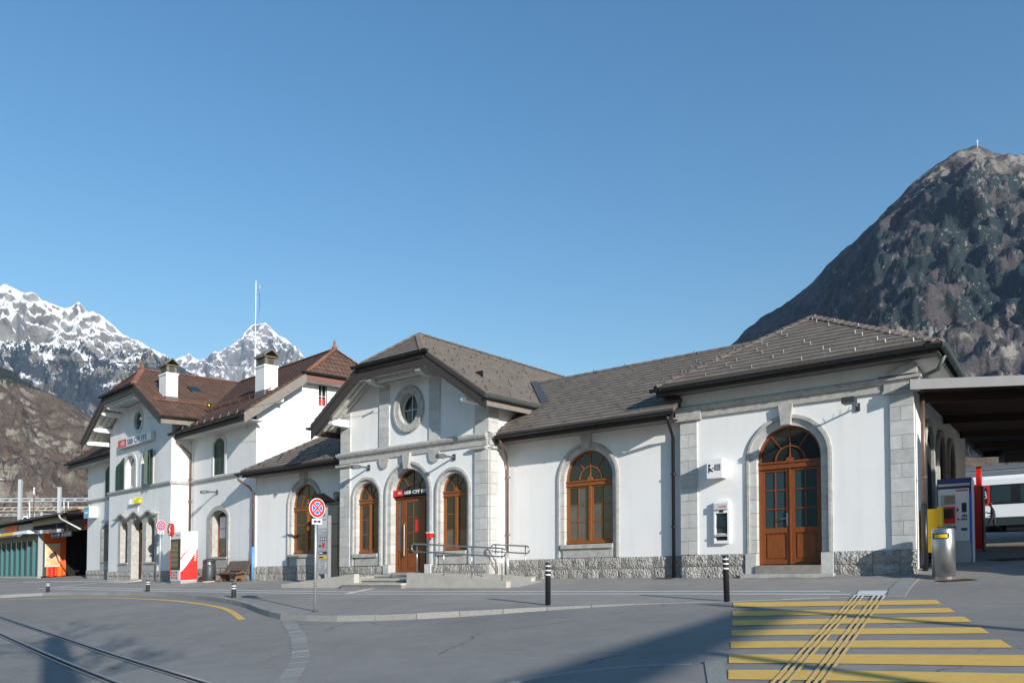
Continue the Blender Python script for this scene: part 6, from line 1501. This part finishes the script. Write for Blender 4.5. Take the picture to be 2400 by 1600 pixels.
b = MB(g); b.box(-53.6, -50.9, 16.3, 18.0, 4.38, 4.50); b.build('timber_canopy', M('pale_timber', (.45, .32, .17), .7, var=.3, scale=4), t); b = MB(g); b.box(-53.5, -50.9, 16.5, 18.0, 4.2, 4.37); b.build('timber_beam', m_benchwood, t)
for u in (-59.2, -57.0):
    s = thing('hanging_sign', 'blue hanging sign with white symbols in the passage beside the kiosk, '+('left' if u < -58 else 'right')+' of two', 'sign', (u, 17.6, 3.0), 'blue passage signs', FE)
    b = MB(g); b.box(u-1.0, u+1.0, 17.55, 17.65, 2.88, 3.25); b.build('panel', m_navy, s); b = MB(g); b.disc(u-.75, 17.53, 17.549, 3.06, .13, .13, 12); b.box(u-.4, u+.2, 17.535, 17.549, 3.0, 3.06); b.box(u+.4, u+.8, 17.535, 17.549, 3.0, 3.12); b.build('symbol', m_lgrey, s); b = MB(g); b.tube([(u, 17.6, 3.25), (u, 17.6, 3.9)], .02, 6); b.build('hanger', m_galv, s)

# ================================================================== overhead line portals, wires, mast
def portal(label, Y, x0, x1, yt, yb, posts, mat, drops=()):
    P0, P1, Q0, Q1 = at(x0, yt[0], Y), at(x1, yt[1], Y), at(x0, yb[0], Y), at(x1, yb[1], Y)
    t = thing('line_portal', label, 'overhead line portal', (P0[0], Y, 0), 'overhead line portals over the tracks')
    b = MB(); n = max(6, int((P1[0]-P0[0])/1.25))
    for A, B in ((P0, P1), (Q0, Q1)):
        for d in (0, .5): b.tube([(A[0], A[1]+d, A[2]), (B[0], B[1]+d, B[2])], .075, 4)
    for i in range(n):
        f0, f1 = (i+.35)/n, (i+.75)/n; p = [Q0[k]+(Q1[k]-Q0[k])*f0 for k in range(3)]; q = [P0[k]+(P1[k]-P0[k])*f1 for k in range(3)]
        b.tube([p, q], .10, 4)
    b.build('lattice_beam', mat, t)
    for x, y0_ in posts:
        a = at(x, y0_, Y-.3); b = MB(); b.box(a[0]-.16, a[0]+.16, Y-.46, Y-.14, -.5, a[2]); b.build('post', mat, t)
    for x in drops:
        a = at(x-5.5, yb[0], Y); c = at(x+4.5, yb[0], Y); d = at(x+1.0, yb[0]+46, Y); b = MB(); b.tube([a, (d[0]-.25, d[1], d[2])], .07, 4); b.tube([c, (d[0]+.25, d[1], d[2])], .07, 4); b.build('drop_bracket', mat, t)
m_gal2 = M('galvanised_lattice', (.55, .58, .60), .5, metal=.3, var=.15, scale=1)
portal('tallest grey lattice portal with two square masts over the tracks beside the house', 88, -40, 212, (1168.5, 1167), (1175.5, 1173.5), ((48, 1123), (140, 1141)), m_gal2, (74, 155))
portal('pale yellowish lattice portal, lower and behind the tallest one', 120, -40, 212, (1189.5, 1187), (1197.5, 1194.5), (), M('beige_lattice', (.56, .50, .42), .6, var=.2, scale=1))
portal('lowest short lattice portal above the kiosk roof', 140, -40, 136, (1204, 1204), (1208.5, 1208.5), ((98, 1200),), m_gal2)
t = thing('signal_frame', 'white arched signal frame sticking up behind the kiosk roof', 'railway signal', at(58, 1215, 80)[:2]+(0,)); a = at(53.5, 1213, 80); c = at(65, 1213, 80); b = MB()
b.tube([(a[0], 80, 2), (a[0], 80, a[2]), (a[0]+.1, 80, a[2]+.12), (c[0]-.1, 80, a[2]+.12), (c[0], 80, a[2]), (c[0], 80, 2)], .09, 6); b.build('frame', m_white, t); b = MB(); b.box(a[0]+.1, c[0]-.1, 79.9, 80.1, 2, a[2]); b.build('screen', m_dark, t)
t = thing('catenary_pole', 'thin reddish pole with insulator standing behind the kiosk', 'pole', at(80, 1215, 70)[:2]+(0,)); a = at(80, 1144, 70); b = MB(); b.tube([(a[0], 70, 0), a], .05, 6); b.build('shaft', m_rust, t); b = MB(); b.lathe(a[0], 70, [(.06, a[2]-.6), (.1, a[2]-.4), (.06, a[2]-.2), (.1, a[2]), (.05, a[2]+.1)], 8); b.build('insulator', m_lgrey, t)
t = thing('street_lamp', 'white street lamp head reaching in at the left edge above the portals', 'street lamp', at(-14, 1125, 60)[:2]+(0,)); a = at(-14, 1122, 60); b = MB(); b.tube([(a[0], 60, 0), a], .06, 8); b.build('pole', m_galv, t); c = at(9, 1124, 60); b = MB(); b.hexa([(a[0], 59.9, a[2]-.05), (c[0], 59.9, c[2]), (c[0], 60.1, c[2]), (a[0], 60.1, a[2]-.05)], [(a[0], 59.9, a[2]+.1), (c[0], 59.9, c[2]+.05), (c[0], 60.1, c[2]+.05), (a[0], 60.1, a[2]+.1)]); b.build('lamp_head', m_lgrey, t)
def wire(label, P, r, beads=()):
    b = MB(); b.tube(P, r, 5); o = b
    for p in beads: b.tube([(p[0]-.12, p[1], p[2]), (p[0]+.12, p[1], p[2])], r*4, 6)
    return tag(b.build('overhead_wire', m_dark, fix=False), label, 'wire', 'overhead wires')
wire('thin overhead wire crossing the snowy mountain to the left chimney', [at(x, y, 60) for x, y in ((-30, 833), (57, 844), (150, 847), (278, 850), (400, 852.5), (560, 856), (760, 862))], .018, [at(x, y, 60) for x, y in ((280, 850), (303, 850.5))])
wire('thin overhead wire low across the brown hill left of the house', [at(x, y, 70) for x, y in ((-30, 1099), (120, 1097), (212, 1096))], .02)
wire('thin overhead wire high across the brown hill, rising to the gable', [at(x, y, 60) for x, y in ((-30, 1030), (60, 1016), (150, 1004), (230, 998))], .016)
wire('anchor wire between the entrance gable and the round gable window', [FA(-17.4, 18.34, 7.02), FA(-19.5, 18.3, 7.03), at(500, 975, 34), FE(-39.6, 15.8, 8.35)], .008, [FA(-17.9, 18.33, 7.03)])
wire('upper one of two wires right of the hall roof', [at(x, y, 55) for x, y in ((2225, 858), (2330, 842), (2440, 826))], .014)
wire('lower one of two wires right of the hall roof', [at(x, y, 55) for x, y in ((2225, 861), (2330, 848), (2440, 837))], .014)
t = thing('antenna_mast', 'thin white antenna mast behind the tiled ridge of the house', 'antenna', (-41, 22.5, 10), None, FE)
b = MB(FE); b.tube([(-41.0, 22.5, 9), (-41.0, 22.5, 13.2)], .04, 8); b.tube([(-41.0, 22.5, 13.2), (-41.0, 22.5, 17.35)], .022, 8); b.build('pole', m_white, t); b = MB(FE)
b.tube([(-41.0, 22.5, 16.5), (-40.7, 22.5, 16.75), (-40.62, 22.5, 16.8)], .015, 5); b.tube([(-40.85, 22.5, 16.78), (-40.25, 22.5, 16.68)], .02, 5); b.tube([(-40.55, 22.5, 16.55), (-40.55, 22.5, 17.0)], .015, 5); b.build('aerial', m_lgrey, t)
b = MB(FE); b.tube([(-40.6, 22.5, 16.7), (-40.55, 22.5, 15.6), (-40.97, 22.5, 14.6)], .012, 4); b.build('cable', m_dark, t)

# ================================================================== mountains
def mountain_mat(name, zref, px_m, rock, conifer, wood, snow=None, con=(.3, .8), rock_amt=.5, cliffs=None, con_amt=.5):
    """zref: summit height; px_m: size in metres of the smallest speck worth drawing; con: height band of the conifers"""
    m = bpy.data.materials.new(name); m.use_nodes = True; nt = m.node_tree; b = nt.nodes['Principled BSDF']; L = nt.links.new
    b.inputs['Roughness'].default_value = .95; b.inputs['Specular IOR Level'].default_value = .08
    tc = nt.nodes.new('ShaderNodeTexCoord'); P = tc.outputs['Object']
    ge = nt.nodes.new('ShaderNodeNewGeometry'); sx = nt.nodes.new('ShaderNodeSeparateXYZ'); L(P, sx.inputs[0]); sn = nt.nodes.new('ShaderNodeSeparateXYZ'); L(ge.outputs['Normal'], sn.inputs[0])
    def noi(size, d, r=.6, st=None):
        n = nt.nodes.new('ShaderNodeTexNoise'); n.inputs['Scale'].default_value = 1/size; n.inputs['Detail'].default_value = d; n.inputs['Roughness'].default_value = r
        if st: mp = nt.nodes.new('ShaderNodeMapping'); mp.inputs['Scale'].default_value = st; L(P, mp.inputs[0]); L(mp.outputs[0], n.inputs['Vector'])
        else: L(P, n.inputs['Vector'])
        return n.outputs['Fac']
    def mr(sock, a, c, lo=0, hi=1):
        r = nt.nodes.new('ShaderNodeMapRange'); r.inputs[1].default_value = a; r.inputs[2].default_value = c; r.inputs[3].default_value = lo; r.inputs[4].default_value = hi; r.interpolation_type = 'SMOOTHSTEP'; L(sock, r.inputs[0]); return r.outputs[0]
    def ma(op, a, c):
        x = nt.nodes.new('ShaderNodeMath'); x.operation = op
        for i, q in enumerate((a, c)):
            if isinstance(q, (int, float)): x.inputs[i].default_value = q
            else: L(q, x.inputs[i])
        return x.outputs[0]
    def mix(fac, c1, c2):
        x = nt.nodes.new('ShaderNodeMixRGB'); L(fac, x.inputs[0])
        for i, q in ((1, c1), (2, c2)):
            if isinstance(q, tuple): x.inputs[i].default_value = (*q, 1)
            else: L(q, x.inputs[i])
        return x.outputs[0]
    sc_ = lambda c, k: tuple(x*k for x in c)
    h = ma('DIVIDE', sx.outputs['Z'], zref)
    huge, big, mid = noi(px_m*90, 5), noi(px_m*28, 6), noi(px_m*9, 5)
    speck = noi(px_m*2.2, 2, .8, (1, 1, .55)); grain = noi(px_m*1.3, 2, .8)
    streak = noi(px_m*16, 7, .72, (1, 1, .22))
    # leafless woods
    col = mix(mr(mid, .35, .65), wood, sc_(wood, .72)); col = mix(mr(big, .55, .72), col, (wood[0]*1.25, wood[1]*1.08, wood[2]*.85)); col = mix(mr(grain, .35, .65), sc_(wood, .55), col)
    # bare rock
    nz = sn.outputs['Z']
    rk = mr(ma('ADD', ma('ADD', streak, ma('MULTIPLY', mid, .35)), ma('MULTIPLY', ma('SUBTRACT', .62, nz), .45)), .80-rock_amt*.28, .86-rock_amt*.28)
    rk = ma('MULTIPLY', rk, mr(big, .44, .54))
    if cliffs: rk = ma('MAXIMUM', rk, ma('MULTIPLY', mr(ma('ADD', h, ma('MULTIPLY', ma('SUBTRACT', streak, .5), .8)), *cliffs), .9))
    rcol = mix(mr(streak, .38, .62), sc_(rock, .45), rock); rcol = mix(mr(grain, .3, .7), sc_(rock, .6), rcol)
    col = mix(rk, col, rcol)
    # snow
    if snow:
        lo, hi, amt = snow
        e = ma('ADD', h, ma('MULTIPLY', ma('SUBTRACT', big, .5), .55)); e = ma('ADD', e, ma('MULTIPLY', ma('SUBTRACT', streak, .5), .75)); e = ma('ADD', e, ma('MULTIPLY', ma('SUBTRACT', mid, .5), .35))
        sno = ma('MULTIPLY', mr(e, lo, hi), mr(ma('ADD', nz, ma('MULTIPLY', ma('SUBTRACT', mid, .5), 1.3)), .16, .34))
        col = mix(ma('MULTIPLY', sno, amt), col, (.82, .83, .86))
    # conifers as specks, thick or thin
    dens = ma('MULTIPLY', mr(ma('ADD', h, ma('MULTIPLY', ma('SUBTRACT', huge, .5), .5)), con[0]-.06, con[0]+.06), ma('SUBTRACT', 1, mr(ma('ADD', h, ma('MULTIPLY', ma('SUBTRACT', big, .5), .35)), con[1]-.1, con[1]+.1)))
    dens = ma('MULTIPLY', dens, mr(ma('ADD', big, ma('MULTIPLY', mid, .4)), .62-con_amt*.2, .86-con_amt*.2))
    thr = ma('SUBTRACT', .80, ma('MULTIPLY', dens, .52))
    tree = mr(ma('SUBTRACT', speck, thr), -.015, .03)
    col = mix(tree, col, mix(mr(grain, .35, .65), sc_(conifer, .6), conifer))
    L(col, b.inputs['Base Color'])
    bp = nt.nodes.new('ShaderNodeBump'); bp.inputs['Strength'].default_value = .7; bp.inputs['Distance'].default_value = px_m*2.5; L(ma('ADD', ma('MULTIPLY', grain, .5), ma('ADD', streak, mid)), bp.inputs['Height']); L(bp.outputs[0], b.inputs['Normal'])
    return m
def ridge_pts(P, n):
    # resample pixel polyline evenly in x
    x0, x1 = P[0][0], P[-1][0]; out = []; k = 0
    for i in range(n+1):
        x = x0+(x1-x0)*i/n
        while k < len(P)-2 and P[k+1][0] < x: k += 1
        a, c = P[k], P[k+1]; t_ = (x-a[0])/(c[0]-a[0]); out.append((x, a[1]+(c[1]-a[1])*t_, a[2]+(c[2]-a[2])*t_))
    return out
def mountain(name, rows, nx, ny, amp, fr_, mat, seed, jag=.25, smooth_=True):
    """rows: list of pixel polylines (x, y, distance), from the crest down to the foot; lofted in space, roughened, closed at the back"""
    R = [[Vector(at(*p)) for p in ridge_pts(r, nx)] for r in rows]
    b = MB(); I = {}; m = (len(R)-1)*ny
    off_ = Vector((seed*17.3, seed*5.1, seed*3.7))
    for j in range(m+1):
        k = min(j//ny, len(R)-2); t_ = j/ny-k
        for i in range(nx+1):
            p = R[k][i].lerp(R[k+1][i], t_)
            n_ = noise.fractal(p*fr_+off_, .95, 2.1, 7); r2 = abs(noise.fractal(p*fr_*2.3+off_, 1.0, 2.0, 5))
            w = min(1, .30+j/(m*.22)) if jag else 1
            d = (p-Vector((0, 0, 1.2))); d.z = 0; d.normalize()
            a = amp*(n_-r2*.8)
            q = p - d*a*1.2*w + Vector((0, 0, a*(jag if j == 0 else jag+ (.9-jag)*min(1, j/(m*.3)))))
            I[i, j] = b.p(*q)
    for i in range(nx+1):
        p = R[0][i]; d = Vector((p.x, p.y, 0)).normalized(); I[i, -1] = b.p(p.x+d.x*p.z*1.2, p.y+d.y*p.z*1.2, -5)
    for i in range(nx):
        for j in range(-1, m): b.f((I[i, j], I[i, j+1], I[i+1, j+1], I[i+1, j]))
    return struct(b.build(name, mat, smooth=smooth_))
D = 1.0204
def px(P, dist): return [(x*D, y*D, dist if not callable(dist) else dist(x)) for x, y in P]
# right mountain: crest, inner spur (turns the left flank away from the sun), foot
mm = mountain_mat('right_mountain', 1620, 5.0, (.30, .28, .25), (.034, .048, .050), (.105, .092, .092), (1.16, 1.36, .8), (.40, .98), .50, (1.0, 1.25), .42)
crest = [(1560, 880), (1640, 822), (1665, 802), (1690, 780), (1720, 752), (1760, 722), (1790, 705), (1820, 682), (1850, 660), (1890, 618), (1920, 588), (1950, 560), (2010, 511), (2040, 474), (2080, 437), (2140, 386), (2190, 350), (2215, 338), (2245, 330), (2270, 341), (2300, 351), (2330, 353), (2352, 350), (2420, 360), (2520, 330), (2640, 350)]
def left_far(x): return 3300+900*smooth((2060-x)/260)
spur = [(1560, 1180), (1640, 1060), (1700, 980), (1760, 905), (1800, 850), (1850, 800), (1890, 745), (1920, 700), (1950, 655), (1985, 600), (2020, 540), (2060, 492), (2110, 450), (2170, 408), (2245, 385), (2300, 400), (2352, 402), (2520, 400), (2640, 420)]
mountain('mountain', [px(crest, left_far), px(spur, 3050), px([(1560, 1240), (1760, 1060), (1900, 900), (2020, 740), (2200, 640), (2400, 620), (2640, 600)], 2500), px([(1560, 1255), (1900, 1060), (2100, 930), (2640, 850)], 1900), px([(1560, 1262), (2000, 1220), (2640, 1210)], 1200)], 230, 34, 75, .0032, mm, 1, .12)
# left snow range
ms = mountain_mat('snow_range', 2250, 10, (.42, .42, .415), (.060, .078, .092), (.27, .265, .26), (.36, .58, 1), (.10, .72), .55, (.8, 1.15), .45)
rng_crest = [(-140, 610), (-60, 640), (0, 655), (15, 650), (40, 668), (80, 672), (110, 690), (140, 702), (165, 700), (180, 691), (198, 708), (215, 706), (240, 725), (280, 755), (330, 787), (400, 832), (450, 862), (520, 905), (640, 960)]
mountain('mountain', [px(rng_crest, 6500), px([(-140, 760), (60, 760), (200, 800), (330, 860), (450, 915), (640, 1000)], 5900), px([(-140, 900), (200, 960), (450, 1010), (640, 1050)], 5200), px([(-140, 1290), (640, 1285)], 4300)], 240, 44, 190, .0021, ms, 2, .14)
ms2 = mountain_mat('far_peak', 3300, 16, (.38, .39, .41), (.08, .10, .12), (.30, .31, .33), (.30, .52, 1), (.05, .25), .8, (.2, .5), .3)
pk = [(330, 860), (390, 832), (405, 820), (430, 803), (455, 816), (478, 826), (500, 815), (520, 805), (540, 792), (555, 780), (562, 765), (575, 748), (592, 742), (610, 736), (640, 762), (680, 800), (705, 826), (740, 850), (820, 900), (900, 960)]
mountain('mountain', [px(pk, 11000), px([(330, 930), (450, 900), (560, 870), (620, 850), (700, 890), (900, 1000)], 10200), px([(330, 1290), (900, 1280)], 8500)], 220, 60, 330, .0015, ms2, 3, .14)
# brown hill in front of the snow range
mh = mountain_mat('brown_hill', 520, 2.8, (.32, .29, .25), (.040, .052, .046), (.150, .118, .098), None, (.72, 1.6), .34, None, .9)
mountain('hill', [px([(-140, 760), (-60, 800), (0, 838), (30, 850), (70, 880), (120, 905), (170, 930), (205, 955), (260, 990), (340, 1050), (480, 1130), (700, 1200)], 1750), px([(-140, 930), (100, 1020), (300, 1110), (700, 1230)], 1450), px([(-140, 1280), (700, 1280)], 900)], 200, 60, 30, .0085, mh, 4, .16)
# little hut mast on the summit
t = thing('summit_cross', 'tiny pale cross standing on the summit of the right mountain', 'cross', at(2291, 338, 3300)); b = MB(); a = at(2291, 338, 3290)
b.tube([(a[0], a[1], a[2]-20), (a[0], a[1], a[2]+20)], 1.3, 5); b.tube([(a[0]-5, a[1], a[2]+12), (a[0]+5, a[1], a[2]+12)], 1.2, 5); b.build('post', m_white, t)

# thin valley haze: one closed box of even air round everything
HZ = dict(x=(-9500, 7000), y=(-400, 17000), z=(-420, 4600), d=2.0e-5)
b = MB(shear=False); b.box(*HZ['x'], *HZ['y'], *HZ['z'])
m_haze = bpy.data.materials.new('haze_air'); m_haze.use_nodes = True; ht = m_haze.node_tree; ht.nodes.clear()
ho_ = ht.nodes.new('ShaderNodeOutputMaterial'); pv = ht.nodes.new('ShaderNodeVolumePrincipled'); pv.inputs['Density'].default_value = HZ['d']; pv.inputs['Color'].default_value = (.42, .62, 1.0, 1); pv.inputs['Anisotropy'].default_value = .0
ht.links.new(pv.outputs[0], ho_.inputs['Volume'])
b.build('haze', m_haze)['kind'] = 'stuff'

# ================================================================== the other side of the square, behind the viewer (seen in the panes)
m_win = M('block_window', (.03, .035, .04), .1)
def block_house(label, x0, x1, y0, y1, h, mat, floors, cols):
    t = thing('apartment_block', label, 'building', ((x0+x1)/2, (y0+y1)/2, -1), 'apartment blocks across the square')
    b = MB(); b.box(x0, x1, y0, y1, -1.2, h); b.build('wall', mat, t)
    b = MB(); b.box(x0-.4, x1+.4, y0-.4, y1+.4, h, h+.4); b.build('roof', m_slab, t)
    fh = (h+.2)/floors; w = (x1-x0)/cols; first = None
    for i in range(floors):
        for j in range(cols):
            if first is None:
                b = MB(); b.box(x0+w*.2, x0+w*.75, y1-.02, y1+.03, .2, .2+fh*.55); first = b.build('window', m_win, t)
            else:
                o = first.copy(); COL.objects.link(o); o.location = (j*w, 0, i*fh+SL*j*w)
block_house('tall salmon apartment block across the square, behind the viewer on the left', -34, -10, -52, -38, 21, M('salmon_render', (.45, .26, .18), .9), 7, 7)
block_house('glazed office block across the square, directly behind the viewer', -8, 6, -48, -36, 17, M('green_cladding', (.12, .17, .17), .4), 6, 5)
block_house('long beige apartment block across the square, far left behind the viewer', -74, -40, -34, -16, 16, M('beige_render', (.42, .38, .31), .9), 5, 9)
t = thing('sunblocker', 'added flat roofed pavilion on the forecourt right of the view', 'sunblocker', (18.5, 10, -.3))  # added out of view, only to shade the side wall of the hall
b = MB(); b.prism_z([(14.3, 11.6), (16.8, 7.6), (26.5, 7.6), (24, 11.6)], -.6, 6.2); b.build('wall', M('sunblocker_render', (.4, .38, .35), .9), t); b = MB(); b.prism_z([(14.35, 11.62), (16.85, 7.5), (26.6, 7.5), (24.1, 11.62)], 6.2, 6.4); b.build('roof', m_slab, t)

# ================================================================== tall things behind the camera whose shadows reach the road
rng = random.Random(11)
t = thing('street_tree', 'bare pollarded street tree on the square behind the viewer, left', 'tree', (3.0, -4.3, -.7))
b = MB(); b.tube([(3.0, -4.3, -.8), (3.02, -4.3, 3), (3.0, -4.25, 7.2), (3.05, -4.3, 8.3)], .32, 10, [1.15, 1, .8, .62]); b.build('trunk', m_bark, t)
b = MB()
for k in range(16):
    a = 2.0+rng.uniform(-1.6, 1.9); zb = rng.uniform(5.2, 8.0); bare_tree(b, (3.0, -4.3, zb), rng.uniform(.7, 1.2), .035, 3, rng, .55, Vector((cos(a), sin(a), rng.uniform(-.1, .7))))
b.build('crown', m_bark, t, fix=False)
t = thing('sign_gantry', 'two tall posts carrying a long panel on the square behind the viewer, right', 'gantry', (15.5, -5, -.7))
for x, y, h in ((15.9, -4.15, 7.75), (13.9, -8.0, 7.1)):
    b = MB(); b.tube([(x, y, -.8), (x, y, h)], .11, 10); b.build('post', m_dark, t)
b = MB(); b.hexa([(16.0, -4.1, 7.0), (12.0, -10.2, 6.9), (12.1, -10.3, 6.9), (16.1, -4.2, 7.0)], [(16.0, -4.1, 7.4), (12.0, -10.2, 7.5), (12.1, -10.3, 7.5), (16.1, -4.2, 7.4)]); b.build('panel', m_dark, t)
